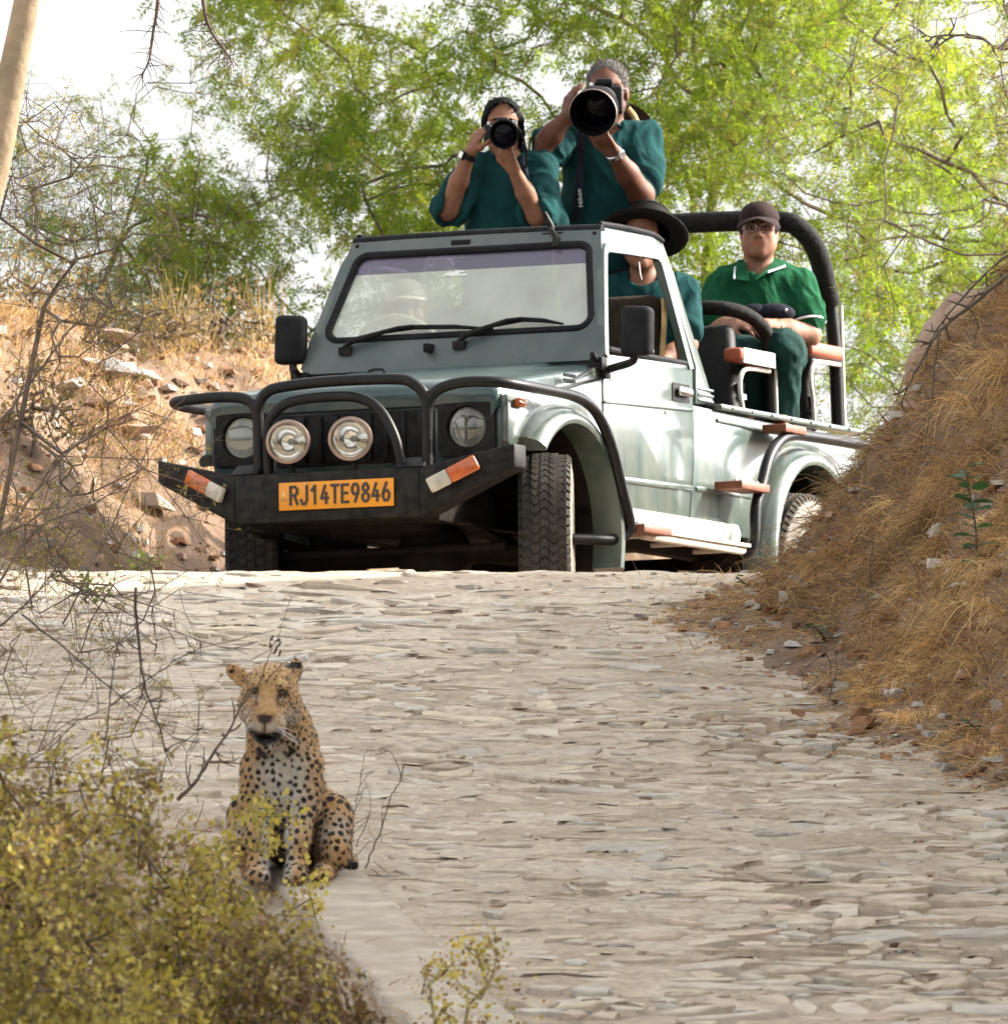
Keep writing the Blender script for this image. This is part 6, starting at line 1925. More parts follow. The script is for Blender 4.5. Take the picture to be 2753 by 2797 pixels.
def radii(parent, tips, rt, ex, rmax):
    n = len(parent); c = np.zeros(n); c[tips] += 1
    for i in range(n - 1, -1, -1):
        if parent[i] >= 0: c[parent[i]] += c[i]
    return np.minimum(rt * np.maximum(c, 1) ** ex, rmax)

def sticks(A, parent, rad, n=4, sel=None):
    idx = np.nonzero(parent >= 0)[0]
    if sel is not None: idx = idx[sel[idx]]
    a = A[parent[idx]]; b = A[idx]
    ra = np.minimum(rad[parent[idx]], rad[idx] * 1.35); rb = rad[idx]
    return frusta(a, b, ra, rb, n)

def frusta(a, b, ra, rb, n=4):
    t = b - a; t /= np.linalg.norm(t, axis=1)[:, None] + 1e-9
    u = np.cross(t, np.where(np.abs(t[:, 2:3]) < .9, np.array([[0, 0, 1.]]), np.array([[1., 0, 0]]))); u /= np.linalg.norm(u, axis=1)[:, None] + 1e-9
    w = np.cross(t, u)
    ang = 2 * np.pi * np.arange(n) / n
    ring = u[:, None] * np.cos(ang)[None, :, None] + w[:, None] * np.sin(ang)[None, :, None]
    V = np.concatenate([a[:, None] + ring * np.asarray(ra).reshape(-1, 1, 1), b[:, None] + ring * np.asarray(rb).reshape(-1, 1, 1)], 1).reshape(-1, 3)
    m = len(a); o = (np.arange(m) * 2 * n)[:, None]
    k = np.arange(n)[None]; l = (np.arange(n)[None] + 1) % n
    F = np.stack([o + k, o + l, o + n + l, o + n + k], -1).reshape(-1, 4)
    return V, F

def unit(v): return v / (np.linalg.norm(v, axis=-1, keepdims=True) + 1e-9)

def pinnate(org, d, ln, pairs, wid, col, rng, lr=.42):
    """feathery leaves: org,d (N,3), ln (N) -> diamond leaflets"""
    N = len(org)
    s = unit(np.cross(d, rng.normal(0, 1, (N, 3)))); up = np.cross(s, d)
    k = (np.arange(pairs) + .6) / pairs
    sg = np.array([-1., 1.])
    B = org[:, None, None] + d[:, None, None] * (ln[:, None] * k[None])[:, :, None, None]          # N,P,1,3
    B = B - np.array([0, 0, 1.]) * ((ln[:, None] * k[None] ** 2) * .22)[:, :, None, None]
    L = (ln * lr)[:, None, None, None] * (1.05 - .5 * np.abs(k - .45))[None, :, None, None]
    ld = s[:, None, None] * sg[None, None, :, None] * .88 + d[:, None, None] * .42 + up[:, None, None] * .10 + rng.normal(0, .12, (N, pairs, 2, 3))
    ld = unit(ld) * L
    wd = unit(np.cross(ld, up[:, None, None] + rng.normal(0, .5, (N, pairs, 2, 3)))) * wid
    q = np.stack([B + 0 * ld, B + ld * .45 + wd, B + ld, B + ld * .45 - wd], 3)
    V = q.reshape(-1, 3)
    F = np.arange(len(V)).reshape(-1, 4)
    C = np.repeat(col * rng.uniform(.85, 1.15, (N, 1)), pairs * 8, 0)
    return V, F, C

def join(parts):
    V = []; F = []; Cc = []; o = 0
    for p in parts:
        V.append(p[0]); F.append(p[1] + o); o += len(p[0])
        if len(p) > 2: Cc.append(p[2])
    return np.concatenate(V), np.concatenate(F), (np.concatenate(Cc) if Cc else None)

def leafy_tree(name, label, cat, root, pts, colf, rng_seed, leaves=9, llen=(.05, .085), pairs=6, lw=.0035, spray=(.14, .28), group=None, rt=.0014, ex=.385, rmax=.08, bark='bark', twig='twig', droop=.25, leafprob=1.0, wander=.12):
    rng = np.random.default_rng(rng_seed)
    A, par, tips = grow(root, pts, wander, seed=rng_seed)
    rad = radii(par, tips, rt, ex, rmax)
    o = empty(name, tuple(root[0]), label, cat, group)
    off = V3(root[0])
    thick = rad > .012
    V, F = sticks(A - off, par, rad, 8, thick)
    if len(V): link('trunk', mesh_np('trunk', V, F, None, True), M[bark], o)
    parts = [sticks(A - off, par, rad, 4, ~thick)]
    # sprays: thin twigs carrying the leaves
    T = A[tips]; D = unit(T - A[par[tips]]) * .7 + rng.normal(0, .55, T.shape); D[:, 2] -= droop * .4; D = unit(D)
    T2 = np.concatenate([T, T]); D2 = unit(np.concatenate([D, rng.normal(0, .8, D.shape) + D * .4]))
    Ls = rng.uniform(*spray, len(T2))
    mid = T2 + D2 * (Ls * .5)[:, None] + rng.normal(0, .012, T2.shape)
    end = T2 + D2 * Ls[:, None] - np.array([0, 0, 1.]) * (Ls * droop)[:, None]
    parts.append(frusta(T2 - off, mid - off, np.full(len(T2), rt), np.full(len(T2), rt * .8), 3) + ())
    V, F = parts[0][0], parts[0][1]
    tw = link('twigs', mesh_np('twigs', V, F), M[twig], o); tw['kind'] = 'stuff'
    V3_, F3_, _ = join([frusta(T2 - off, mid - off, np.full(len(T2), rt * .9), np.full(len(T2), rt * .7), 3), frusta(mid - off, end - off, np.full(len(T2), rt * .7), np.full(len(T2), rt * .4), 3)])
    tw = link('thin_twigs', mesh_np('thin_twigs', V3_, F3_), M[twig], o); tw['kind'] = 'stuff'
    if leaves:
        keep = rng.random(len(T2)) < leafprob
        T2, D2, mid, end, Ls = T2[keep], D2[keep], mid[keep], end[keep], Ls[keep]
        N = len(T2)
        t = (np.arange(leaves) + rng.uniform(.2, .8, (N, leaves))) / leaves
        P = np.where((t < .5)[..., None], T2[:, None] + (mid - T2)[:, None] * (t * 2)[..., None], mid[:, None] + (end - mid)[:, None] * (t * 2 - 1)[..., None])
        ld = unit(D2[:, None] * .45 + rng.normal(0, .6, (N, leaves, 3)) + np.array([0, 0, -.12]))
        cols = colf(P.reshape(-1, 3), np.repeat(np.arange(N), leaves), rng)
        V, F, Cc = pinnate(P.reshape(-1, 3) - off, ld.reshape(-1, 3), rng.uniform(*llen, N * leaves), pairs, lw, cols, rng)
        lf = link('foliage', mesh_np('foliage', V, F, Cc), M['leaf'], o); lf['kind'] = 'stuff'
    return o

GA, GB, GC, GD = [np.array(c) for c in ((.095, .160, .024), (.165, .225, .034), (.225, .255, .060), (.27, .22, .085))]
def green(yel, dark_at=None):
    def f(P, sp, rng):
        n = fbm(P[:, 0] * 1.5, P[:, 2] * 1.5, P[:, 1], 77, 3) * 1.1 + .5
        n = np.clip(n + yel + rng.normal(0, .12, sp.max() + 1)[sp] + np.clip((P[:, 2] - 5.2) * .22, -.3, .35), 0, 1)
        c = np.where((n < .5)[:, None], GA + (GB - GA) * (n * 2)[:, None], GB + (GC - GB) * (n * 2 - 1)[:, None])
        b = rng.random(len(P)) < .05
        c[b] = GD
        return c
    return f

def sample(n, lo, hi, dens, seed):
    rng = np.random.default_rng(seed); out = []
    while sum(map(len, out)) < n:
        p = rng.uniform(lo, hi, (4000, 3))
        out.append(p[rng.random(4000) < dens(p)])
    return np.concatenate(out)[:n]

def blobs(bl):
    def f(p):
        d = np.zeros(len(p))
        for c, r, w in bl:
            q = np.sqrt((((p - np.array(c)) / np.array(r)) ** 2).sum(1))
            d = np.maximum(d, w * np.clip((1.15 - q) / .3, 0, 1) * np.clip(.35 + q * .75, 0, 1))
        nz = fbm(p[:, 0] * 2.3, p[:, 2] * 2.3, p[:, 1] * 1.1, 55, 3)
        return d * np.clip(.42 + nz * 2.8, 0.0, 1)
    return f

# the big thorn tree behind the jeep
gz = lambda x, y: float(H(x, y))
dn = blobs([((.55, 58.2, 6.3), (1.9, 1.6, 1.7), .8), ((-.75, 57.6, 5.1), (1.05, .9, .80), 1.0), ((-.1, 57.4, 4.7), (1.3, .8, .8), 1.0), ((1.2, 58, 4.9), (1.4, 1.1, 1.2), 1.0), ((-.5, 58, 6.4), (1.0, 1.0, .9), .55), ((.6, 58.6, 8.0), (2.4, 1.8, 1.2), .35)])
leafy_tree('acacia_tree', 'large green feathery thorn tree filling the sky behind the jeep', 'tree',
           [(.7, 58.6, gz(.7, 58.6)), (.72, 58.6, 3.5), (.65, 58.5, 4.0), (.72, 58.4, 4.5), (.9, 58.3, 5.0), (.95, 58.3, 5.6), (.85, 58.3, 6.2), (.9, 58.4, 7.0)],
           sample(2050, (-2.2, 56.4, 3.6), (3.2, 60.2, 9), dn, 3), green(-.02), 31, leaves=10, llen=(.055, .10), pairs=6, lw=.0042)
dn = blobs([((1.9, 56.2, 5.4), (.95, .8, 1.1), 1.0), ((1.5, 56.4, 4.4), (.7, .6, .6), .9), ((2.6, 56.4, 6.2), (1.3, .9, 1.2), .35), ((1.6, 56.6, 6.4), (.7, .7, .7), .5)])
leafy_tree('acacia_tree', 'sparse yellowish thorn tree to the right of the roll bar above the bank', 'tree',
           [(2.9, 56.4, gz(2.9, 56.4)), (2.8, 56.4, 3.9), (2.55, 56.4, 4.5), (2.35, 56.3, 5.0), (2.2, 56.3, 5.6)],
           sample(760, (.6, 55.4, 3.9), (4, 57.2, 7.6), dn, 4), green(.20), 32, leaves=6, llen=(.045, .075), pairs=5, lw=.0032, leafprob=.75)
dn = blobs([((-1.75, 57, 4.95), (.75, .6, .55), 1.0), ((-1.2, 57.2, 5.5), (.6, .6, .5), .45), ((-2.1, 57, 5.4), (.7, .6, .5), .5)])
leafy_tree('acacia_tree', 'thin olive thorn tree with much sky showing above the left bank', 'tree',
           [(-1.9, 57.4, gz(-1.9, 57.4)), (-1.88, 57.4, 4.7), (-1.8, 57.3, 4.95), (-1.7, 57.2, 5.2), (-1.6, 57.1, 5.5)],
           sample(420, (-2.8, 56.2, 4.3), (-.5, 58, 6.4), dn, 5), green(.22), 33, leaves=6, llen=(.04, .065), pairs=5, lw=.0028, leafprob=.75)
# leafless grey-brown shrubs at the left edge
def drab(P, sp, rng):
    c = np.array((.20, .16, .075)) + rng.normal(0, .02, (len(P), 1)); return np.clip(c, .02, 1)
dn = blobs([((-1.62, 45.5, 3.75), (.33, .5, .95), 1.0), ((-1.45, 45.3, 3.1), (.42, .5, .5), .8), ((-1.35, 45.5, 4.2), (.25, .4, .5), .35)])
leafy_tree('bare_shrub', 'tall leafless grey shrub of fine tangled twigs at the left edge', 'shrub',
           [(-1.9, 45.6, gz(-1.9, 45.6)), (-1.85, 45.6, 2.7), (-1.78, 45.5, 3.1), (-1.7, 45.5, 3.5), (-1.62, 45.5, 3.9)],
           sample(900, (-2.1, 44.6, 2.4), (-1.0, 46.4, 4.9), dn, 6), drab, 34, leaves=2, llen=(.018, .03), pairs=3, lw=.0025, rt=.0009, ex=.36, rmax=.010, bark='twig', wander=.13, spray=(.08, .2), leafprob=.5, droop=.1)
dn = blobs([((-1.45, 39.8, 1.95), (.40, .6, .42), 1.0), ((-1.2, 39.6, 2.2), (.28, .5, .30), .55), ((-1.55, 40, 2.45), (.35, .5, .4), .6)])
leafy_tree('bare_shrub', 'brown twiggy shrub with a few green tips left of the leopard', 'shrub',
           [(-1.5, 39.9, gz(-1.5, 39.9)), (-1.46, 39.9, 1.5), (-1.42, 39.8, 1.8), (-1.36, 39.8, 2.1)],
           sample(460, (-2.0, 38.8, 1.5), (-.85, 40.8, 2.9), dn, 7), drab, 35, leaves=2, llen=(.02, .035), pairs=3, lw=.003, rt=.0009, ex=.36, rmax=.008, bark='twig', twig='twig', wander=.13, spray=(.08, .2), leafprob=.4, droop=.1)
# twigs reaching in at the upper right
dn = blobs([((1.95, 50, 5.0), (.35, .5, .55), 1.0), ((1.75, 50, 5.25), (.35, .4, .25), .5), ((1.65, 50.2, 4.6), (.3, .4, .35), .45)])
leafy_tree('bare_shrub', 'leafless brown twigs of a shrub at the upper right edge above the bank', 'shrub',
           [(2.6, 50.2, gz(2.6, 50.2)), (2.5, 50.2, 4.4), (2.35, 50.1, 4.8), (2.15, 50, 5.15)],
           sample(420, (1.2, 49, 4.1), (2.5, 51, 5.7), dn, 8), drab, 36, leaves=2, llen=(.02, .035), pairs=3, lw=.0028, rt=.0010, ex=.38, rmax=.012, bark='bark', wander=.13, spray=(.10, .22), leafprob=.5, droop=.1)

# pale trunk leaning out of the frame at the upper left
tk = [at(-130, 900, 44), at(-60, 560, 44), at(-8, 300, 44), at(18, 170, 44), at(44, 40, 44), at(75, -120, 44), at(140, -330, 44), at(260, -480, 44)]
tk[0][2] = gz(tk[0][0], 44) - .05
tr_ = empty('pale_tree', tuple(tk[0]), 'smooth pale tree trunk leaning at the upper left corner', 'tree')
o_ = V3(tk[0])
MB().tube([p - o_ for p in catmull(tk, 6)], list(np.interp(np.arange(43), [0, 18, 30, 42], [.068, .050, .040, .02])), 14).build('trunk', M['pale_bark'], tr_)
for pl in ([(75, -120), (180, -200), (300, -160), (300, -40), (297, 20), (290, 60), (283, 110), (268, 145)], [(140, -330), (300, -300), (372, -120), (385, 10), (400, 60), (425, 95), (440, 120)]):
    q = catmull([at(a, b, 44) - o_ for a, b in pl], 5)
    MB().tube(q, list(np.linspace(.012, .0022, len(q))), 6).build('hanging_branch', M['twig'], tr_)
    tw = MB()
    for k in range(len(q) // 2, len(q)):
        for _ in range(2):
            d = V3((R.gauss(0, .03), R.gauss(0, .02), R.uniform(-.045, .01))); tw.tube([q[k], q[k] + d, q[k] + d * 1.6 + V3((0, 0, -.01))], [.0018, .0014, .0006], 4)
    t_ = tw.build('twigs', M['twig'], tr_); t_['kind'] = 'stuff'

# trees of the slope on the right, outside the picture, that keep the late sun off the road
for (x, y, s_) in ((6.2, 44.5, 1.0), (7.2, 41.0, 1.1), (5.6, 37.5, .9)):
    z0 = gz(x, y)
    dn = blobs([((x, y, z0 + 2.4 * s_), (1.7 * s_, 1.7 * s_, 1.2 * s_), 1.0)])
    leafy_tree('acacia_tree', '%s thorn tree on the slope outside the right edge of the picture' % {1.0: 'farthest', 1.1: 'middle', .9: 'nearest'}[s_], 'tree', [(x, y, z0 - .05), (x + .05, y, z0 + .6), (x, y, z0 + 1.2), (x - .05, y, z0 + 1.8)],
               sample(330, (x - 2.2, y - 2.2, z0 + .9), (x + 2.2, y + 2.2, z0 + 4.2), dn, int(x * 10)), green(.1), int(x * 7), leaves=7, llen=(.10, .17), pairs=5, lw=.010, group='trees on the slope outside the picture')

# ------------------------------------------------------------------ olive bushes in the foreground
def bush(label, c, r, n, tone, seed, leaves=24, size=(.014, .027), open_=0, group='olive bushes at the lower left', twig='twig', shell=.45):
    rng = np.random.default_rng(seed)
    x, y, z = c; zg = gz(x, y)
    p = []
    while len(p) < n:
        q = rng.normal(0, 1, 3); q /= np.linalg.norm(q); q *= rng.uniform(shell, 1.0) ** .6
        q = np.array([x, y, zg]) + q * np.array([r[0], r[1], z - zg])
        if q[2] > zg + .05 and vnoise(q[0] * 6, q[1] * 6, q[2] * 6, seed) > -.45: p.append(q)
    p = np.array(p)
    root = [(x, y, zg - .02), (x + .01, y, zg + (z - zg) * .15), (x - .01, y, zg + (z - zg) * .3), (x, y, zg + (z - zg) * .45)]
    A, par, tips = grow(root, p, .2, .09, seed=seed)
    rad = radii(par, tips, .0016, .38, .012)
    o = empty('bush', tuple(root[0]), label, 'bush', group)
    off = V3(root[0])
    V, F = sticks(A - off, par, rad, 4)
    st = link('stems', mesh_np('stems', V, F), M[twig], o); st['kind'] = 'stuff'
    T = A[tips]; N = len(T)
    P = (T[:, None] + rng.normal(0, .026, (N, leaves, 3)) * rng.uniform(.5, 1.5, (N, 1, 1))).reshape(-1, 3)
    col = tone(P, rng)
    L = (rng.uniform(*size, len(P)) * rng.choice([.6, .8, 1.0, 1.15], len(P)))[:, None]
    d = unit(rng.normal(0, 1, P.shape) + np.array([0, -.2, .5])); w = unit(np.cross(d, rng.normal(0, 1, P.shape)))
    Q = np.stack([P, P + d * L * .55 + w * L * .42, P + d * L, P + d * L * .55 - w * L * .42], 1) - off
    V = Q.reshape(-1, 3); F = np.arange(len(V)).reshape(-1, 4)
    lf = link('foliage', mesh_np('foliage', V, F, np.repeat(col, 4, 0)), M['bush_leaf'], o); lf['kind'] = 'stuff'
    return o
def olive(a, br=.25):
    def f(P, rng):
        n = np.clip(fbm(P[:, 0] * 7, P[:, 1] * 7, P[:, 2] * 7, 13, 3) * 1.3 + .5 + rng.normal(0, .15, len(P)), 0, 1)[:, None]
        c = np.array((.20, .17, .056)) * (1 - n) + np.array((.47, .40, .115)) * n
        pt = fbm(P[:, 0] * 4, P[:, 1] * 4, P[:, 2] * 4, 17, 2)
        b = rng.random(len(P)) < br + .10 + pt * .7
        c[b] = np.array((.205, .135, .085)) * rng.uniform(.5, 1.4, (b.sum(), 1))
        return c * a
    return f
bush('large olive bush of small yellow-green leaves at the left edge', (-1.50, 36.2, 2.03), (.50, .5, 1), 760, olive(1), 201)
bush('olive bush in the middle of the thicket left of the leopard', (-1.12, 35.9, 1.90), (.44, .45, 1), 680, olive(1.02), 202)
bush('low olive bush just below the paws of the leopard', (-.82, 36.2, 1.57), (.29, .40, 1), 440, olive(1.1, .15), 203)
bush('dense olive bush filling the lower left corner', (-1.20, 34.0, 1.55), (.50, .45, 1), 760, olive(.95), 204)
bush('brownish dry bush at the bottom beside the concrete edge', (-.66, 34.8, 1.40), (.32, .38, 1), 520, olive(.85, .60), 205)
bush('small dry rusty bush at the bottom edge next to the bare concrete', (-.47, 35.2, 1.24), (.22, .30, 1), 330, olive(.85, .7), 206)
# loose yellow sprigs before the leopard and at the bottom
bush('thin yellow-green sprigs standing before the legs of the leopard', (-.76, 39.0, 1.88), (.26, .22, 1), 72, olive(1.25, .0), 211, leaves=12, size=(.016, .028), group='yellow sprigs', shell=.7, twig='sprig')
bush('pale yellow sprigs over the concrete at the bottom', (-.10, 36.4, 1.40), (.17, .2, 1), 46, olive(1.35, .0), 212, leaves=16, size=(.012, .022), group='yellow sprigs', shell=.7, twig='sprig')

# explicit bare twigs: (points in picture, distance, radius)
def twig_plant(label, lines, mm='twig_dark', cat='plant', name='dry_plant', leaves=0, lcol=(.12, .07, .04), seed=1, group=None, fork=2):
    rr = random.Random(seed)
    p0 = at(*lines[0][0][0], lines[0][1])
    o = empty(name, tuple(p0), label, cat, group)
    for pts, Y, r0 in lines:
        q = catmull([at(a, b, Y + i * .03) - p0 for i, (a, b) in enumerate(pts)], 5)
        q = [p_ + V3((rr.gauss(0, .002), rr.gauss(0, .004), rr.gauss(0, .002))) for p_ in q]
        st = MB().tube(q, list(np.linspace(r0 * .85, r0 * .30, len(q))), 6).build('stem', M[mm], o)
        tw = MB()
        for k in range(3, len(q)):
            if rr.random() < .30 * fork:
                t = norm(q[k] - q[k - 1]); d = norm(t + V3((rr.gauss(0, .8), rr.gauss(0, .5), rr.gauss(0, .8)))); L = rr.uniform(.02, .09)
                a = q[k]; m_ = a + d * L * .5; e = a + d * L + V3((rr.gauss(0, .01), 0, rr.gauss(0, .01)))
                tw.tube([a, m_, e], [r0 * .45, r0 * .38, r0 * .2], 4)
                if rr.random() < .6:
                    d2 = norm(d + V3((rr.gauss(0, .7), 0, rr.gauss(0, .7)))); tw.tube([m_, m_ + d2 * L * .6], [r0 * .34, r0 * .18], 4)
        if tw.v:
            t_ = tw.build('side_twigs', M[mm], st); t_['kind'] = 'stuff'
    return o
twig_plant('thick bare stem slanting up beside the shoulder of the leopard', [([(335, 1510), (375, 1470), (405, 1420), (440, 1370), (462, 1318)], 39.6, .0075), ([(405, 1420), (425, 1440), (450, 1432)], 39.6, .003), ([(360, 1490), (352, 1440), (365, 1400)], 39.6, .003)], 'twig', seed=3)
twig_plant('long thin twigs crossing the pale road left of the leopard', [([(0, 1185), (60, 1130), (95, 1088), (130, 1010)], 38.8, .004), ([(95, 1088), (180, 1125), (270, 1170), (350, 1200), (430, 1225)], 38.8, .0035), ([(40, 1160), (130, 1230), (220, 1310), (330, 1395)], 38.8, .0040), ([(255, 1110), (262, 1210), (272, 1290), (300, 1370), (312, 1420)], 38.8, .0055), ([(200, 1400), (212, 1290), (225, 1200), (240, 1130)], 38.8, .003), ([(210, 1330), (300, 1270), (380, 1225), (520, 1190)], 38.9, .0028), ([(130, 1120), (200, 1125), (275, 1122), (285, 1060), (282, 1000)], 38.8, .0030)], seed=5, fork=2.4)
twig_plant('thin stem with a withered dark seed head above the head of the leopard', [([(488, 1296), (505, 1250), (515, 1222), (528, 1195), (545, 1140)], 39.5, .0022), ([(500, 1290), (540, 1250), (565, 1238)], 39.5, .002)], seed=7, fork=.6)
sh = MB()
for k in range(9):
    a = at(516 + R.uniform(-6, 14), 1212 + R.uniform(-8, 22), 39.5); _m = Matrix.Rotation(R.uniform(-1, 1), 3, 'Y') @ Matrix.Rotation(R.uniform(-1, 1), 3, 'X'); sh.ell(a, (.0035, .0035, .012), 6, 5, np.array(_m))
sh_o = sh.build('seed_head', M['twig_dark']); tag(sh_o, 'withered dark seed head above the ear of the leopard', 'seed head')
twig_plant('dry curved stalks on the road right of the leopard', [([(662, 1650), (668, 1560), (676, 1500), (690, 1420)], 40.2, .0022), ([(690, 1640), (715, 1580), (740, 1500), (757, 1470), (745, 1430), (722, 1412)], 40.2, .0030), ([(672, 1600), (700, 1530), (690, 1470)], 40.2, .0018), ([(650, 1640), (700, 1590), (745, 1570)], 40.2, .0016), ([(700, 1640), (735, 1668), (740, 1650)], 40.2, .002)], 'twig', seed=9, fork=1.2)
twig_plant('bare twigs rising at the left edge before the bank', [([(0, 800), (60, 720), (120, 640), (175, 560)], 42.5, .006), ([(10, 1010), (90, 900), (170, 820), (260, 790)], 42, .0045), ([(0, 1100), (70, 1000), (180, 950), (280, 880)], 41.5, .005), ([(120, 1180), (170, 1080), (210, 1000), (290, 830), (330, 770)], 41, .004), ([(60, 1150), (40, 980), (20, 850), (45, 640)], 42, .004), ([(100, 860), (300, 866), (395, 840)], 41.5, .0025), ([(150, 900), (90, 800), (70, 640), (80, 520)], 42, .004)], 'twig', seed=11, fork=3.2)
twig_plant('grey thorn branch arching over the boulder on the right bank', [([(2050, 430), (1904, 520), (1830, 580), (1775, 625), (1735, 690), (1700, 760)], 46.2, .010), ([(1980, 440), (1890, 490), (1820, 560), (1760, 640), (1745, 720)], 46.4, .007), ([(1775, 625), (1762, 720), (1750, 820), (1735, 930)], 46.2, .005), ([(1830, 580), (1845, 610), (1840, 640)], 46.2, .004)], 'bark', cat='branch', name='thorn_branch', seed=13, fork=1.6)
twig_plant('forked grey branch against the sky at the upper right corner', [([(2100, 90), (1960, 80), (1885, 92), (1850, 70), (1790, 66), (1740, 70)], 50.5, .012), ([(1885, 92), (1910, 60), (1895, 0), (1900, -60)], 50.5, .010)], 'bark', cat='branch', name='thorn_branch', seed=15, fork=2.2)

_r = random.Random(99); _l = []
for k in range(26):
    x0_, y0_ = _r.uniform(1480, 1890), _r.uniform(760, 1330)
    if y0_ < 1900 - .62 * x0_ + 120: continue
    d_ = at(x0_, y0_, 1.0); Ys_ = np.arange(41.5, 50, .02); h_ = np.nonzero(H(d_[0] * Ys_, Ys_) > d_[2] * Ys_)[0]
    if not len(h_): continue
    Y_ = float(Ys_[h_[0]]); a_ = _r.uniform(-1.2, 1.2); L_ = _r.uniform(60, 190)
    _l.append(([(x0_, y0_), (x0_ + math.sin(a_) * L_ * .5 + _r.uniform(-12, 12), y0_ - math.cos(a_) * L_ * .5), (x0_ + math.sin(a_) * L_ + _r.uniform(-20, 20), y0_ - math.cos(a_) * L_ * .8)], Y_ - .06, _r.uniform(.0015, .0036)))
twig_plant('scattered bare dead stems sticking out of the straw on the right bank', _l, 'twig', seed=17, fork=1.6, name='dead_stems')
# broad-leaved green plant on the right bank
def leafy_plant(label, dx, dy, Y, h, nl, ls, seed, cols, group=None):
    rr = random.Random(seed)
    b = at(dx, dy, Y); b[2] = gz(b[0], Y) - .02
    o = empty('leafy_plant', tuple(b), label, 'plant', group)
    q = catmull([V3((0, 0, 0)), V3((.01, -.02, h * .4)), V3((-.012, -.05, h * .75)), V3((-.03, -.07, h))], 5)
    MB().tube(q, list(np.linspace(.005, .0025, len(q))), 6).build('stem', M['bark'], o)
    for k in range(nl):
        t = .12 + .88 * k / max(1, nl - 1); p = q[min(len(q) - 1, int(t * (len(q) - 1)))]
        a = k * 2.4 + rr.uniform(-.5, .5); d = norm(V3((math.cos(a), math.sin(a) * .8 - .2, rr.uniform(.0, .5)))); w = norm(np.cross(d, V3((0, 0, 1)) + V3((rr.gauss(0, .3), rr.gauss(0, .3), 0)))); n_ = np.cross(w, d)
        L = ls * rr.uniform(.7, 1.15)
        vs = []; fs = []
        prof = [(0, .04), (.15, .20), (.40, .34), (.65, .33), (.85, .20), (1.0, .01)]
        for s_, wd in prof:
            c_ = p + d * (L * (s_ + .12)) - V3((0, 0, 1)) * L * .18 * s_ * s_
            vs += [c_ - w * wd * L + n_ * .06 * L, c_, c_ + w * wd * L + n_ * .06 * L]
        for i in range(len(prof) - 1):
            fs += [(i * 3, i * 3 + 1, i * 3 + 4, i * 3 + 3), (i * 3 + 1, i * 3 + 2, i * 3 + 5, i * 3 + 4)]
        me = mesh_np('leaf', np.array(vs), np.array(fs), np.tile(np.array(rr.choice(cols)) * rr.uniform(.8, 1.2), (len(vs), 1)), True)
        link('leaf', me, M['bush_leaf'], o)
    return o
BG = [(.05, .12, .065), (.07, .15, .085), (.10, .19, .11)]
leafy_plant('blue-green broad-leaved plant growing on the right bank', 1838, 1215, 44.6, .40, 22, .072, 5, BG)
leafy_plant('small broad-leaved seedling at the foot of the right bank', 1842, 1335, 43.2, .05, 8, .03, 6, BG)
leafy_plant('low dark green herb on the straw slope beside the road', 1550, 1172, 45.6, .07, 16, .045, 7, [(.05, .085, .03), (.07, .10, .04)])
leafy_plant('tiny green herb by the stones at the road edge near the jeep', 1405, 1098, 47.5, .05, 9, .03, 8, [(.07, .10, .03)])

# ------------------------------------------------------------------ dry grass
GRASS = np.array([(.46, .29, .125), (.37, .22, .095), (.27, .15, .07), (.56, .41, .21), (.52, .35, .155), (.17, .10, .06)])
def blades(name, P, D, L, W, col, parent=None, droop=.6, label=None, rng=RN, seg=3, kind='stuff'):
    N = len(P)
    side = unit(np.cross(D, rng.normal(0, 1, (N, 3))))
    side = unit(np.cross(D, np.array([0, 1.0, 0]) + rng.normal(0, .5, (N, 3))))
    rows = []
    wob = rng.normal(0, .10, (N, 3))
    for k in range(seg + 1):
        t = k / seg
        c = P + D * (L * t)[:, None] + wob * (L * t * (1 - t))[:, None] * 2 + np.array([0, 0, -1.]) * (L * droop * t * t)[:, None]
        w = (W * (1 - .85 * t))[:, None] * side
        rows += [c - w, c + w]
    V = np.stack(rows, 1)
    m = 2 * (seg + 1)
    o = (np.arange(N) * m)[:, None]
    F = np.concatenate([o + np.array([[2 * k, 2 * k + 1, 2 * k + 3, 2 * k + 2]]) for k in range(seg)], 0)
    ob = link(name, mesh_np(name, V.reshape(-1, 3), F, np.repeat(col, m, 0)), M['grass'], parent)
    return tag(ob, kind=kind)
def pick(n, w, rng=RN): return GRASS[rng.choice(6, n, p=np.array(w) / sum(w))] * rng.uniform(.75, 1.25, (n, 1))
# right bank
N0 = 130000
x = RN.uniform(.4, 2.6, N0); y = RN.uniform(40.8, 50.2, N0)
s_ = sdist(x, y, BANK_R)
clump = fbm(x * 4, y * 4, 0, 301, 3)
pr = np.clip((s_ - .02) / .35, 0, 1) * np.clip(.65 + clump * 1.6, .06, 1) * (x < .0415 * y + .25) * np.where(s_ < .3, .35, 1)
k_ = RN.random(N0) < pr
x, y, s_ = x[k_], y[k_], s_[k_]
P = np.stack([x, y, H(x, y) - .01], 1); n = len(P)
D = unit(np.stack([RN.normal(-.45, .45, n), RN.normal(-.25, .45, n), RN.uniform(.25, 1.0, n)], 1))
L = RN.gamma(3.0, .034, n) * np.where(s_ < .35, .55, 1) * np.where(y > 47.2, .6, 1) + .02
tone = pick(n, (5, 5, 4, 2, 3, 3))
tn = np.clip(fbm(x * 2.2, y * 2.2, 0, 311, 3) + .55, .25, 1.1)[:, None]
blades('dry_grass', P, D, L, RN.uniform(.0011, .0024, n), tone * (.55 + .5 * tn), droop=.8)
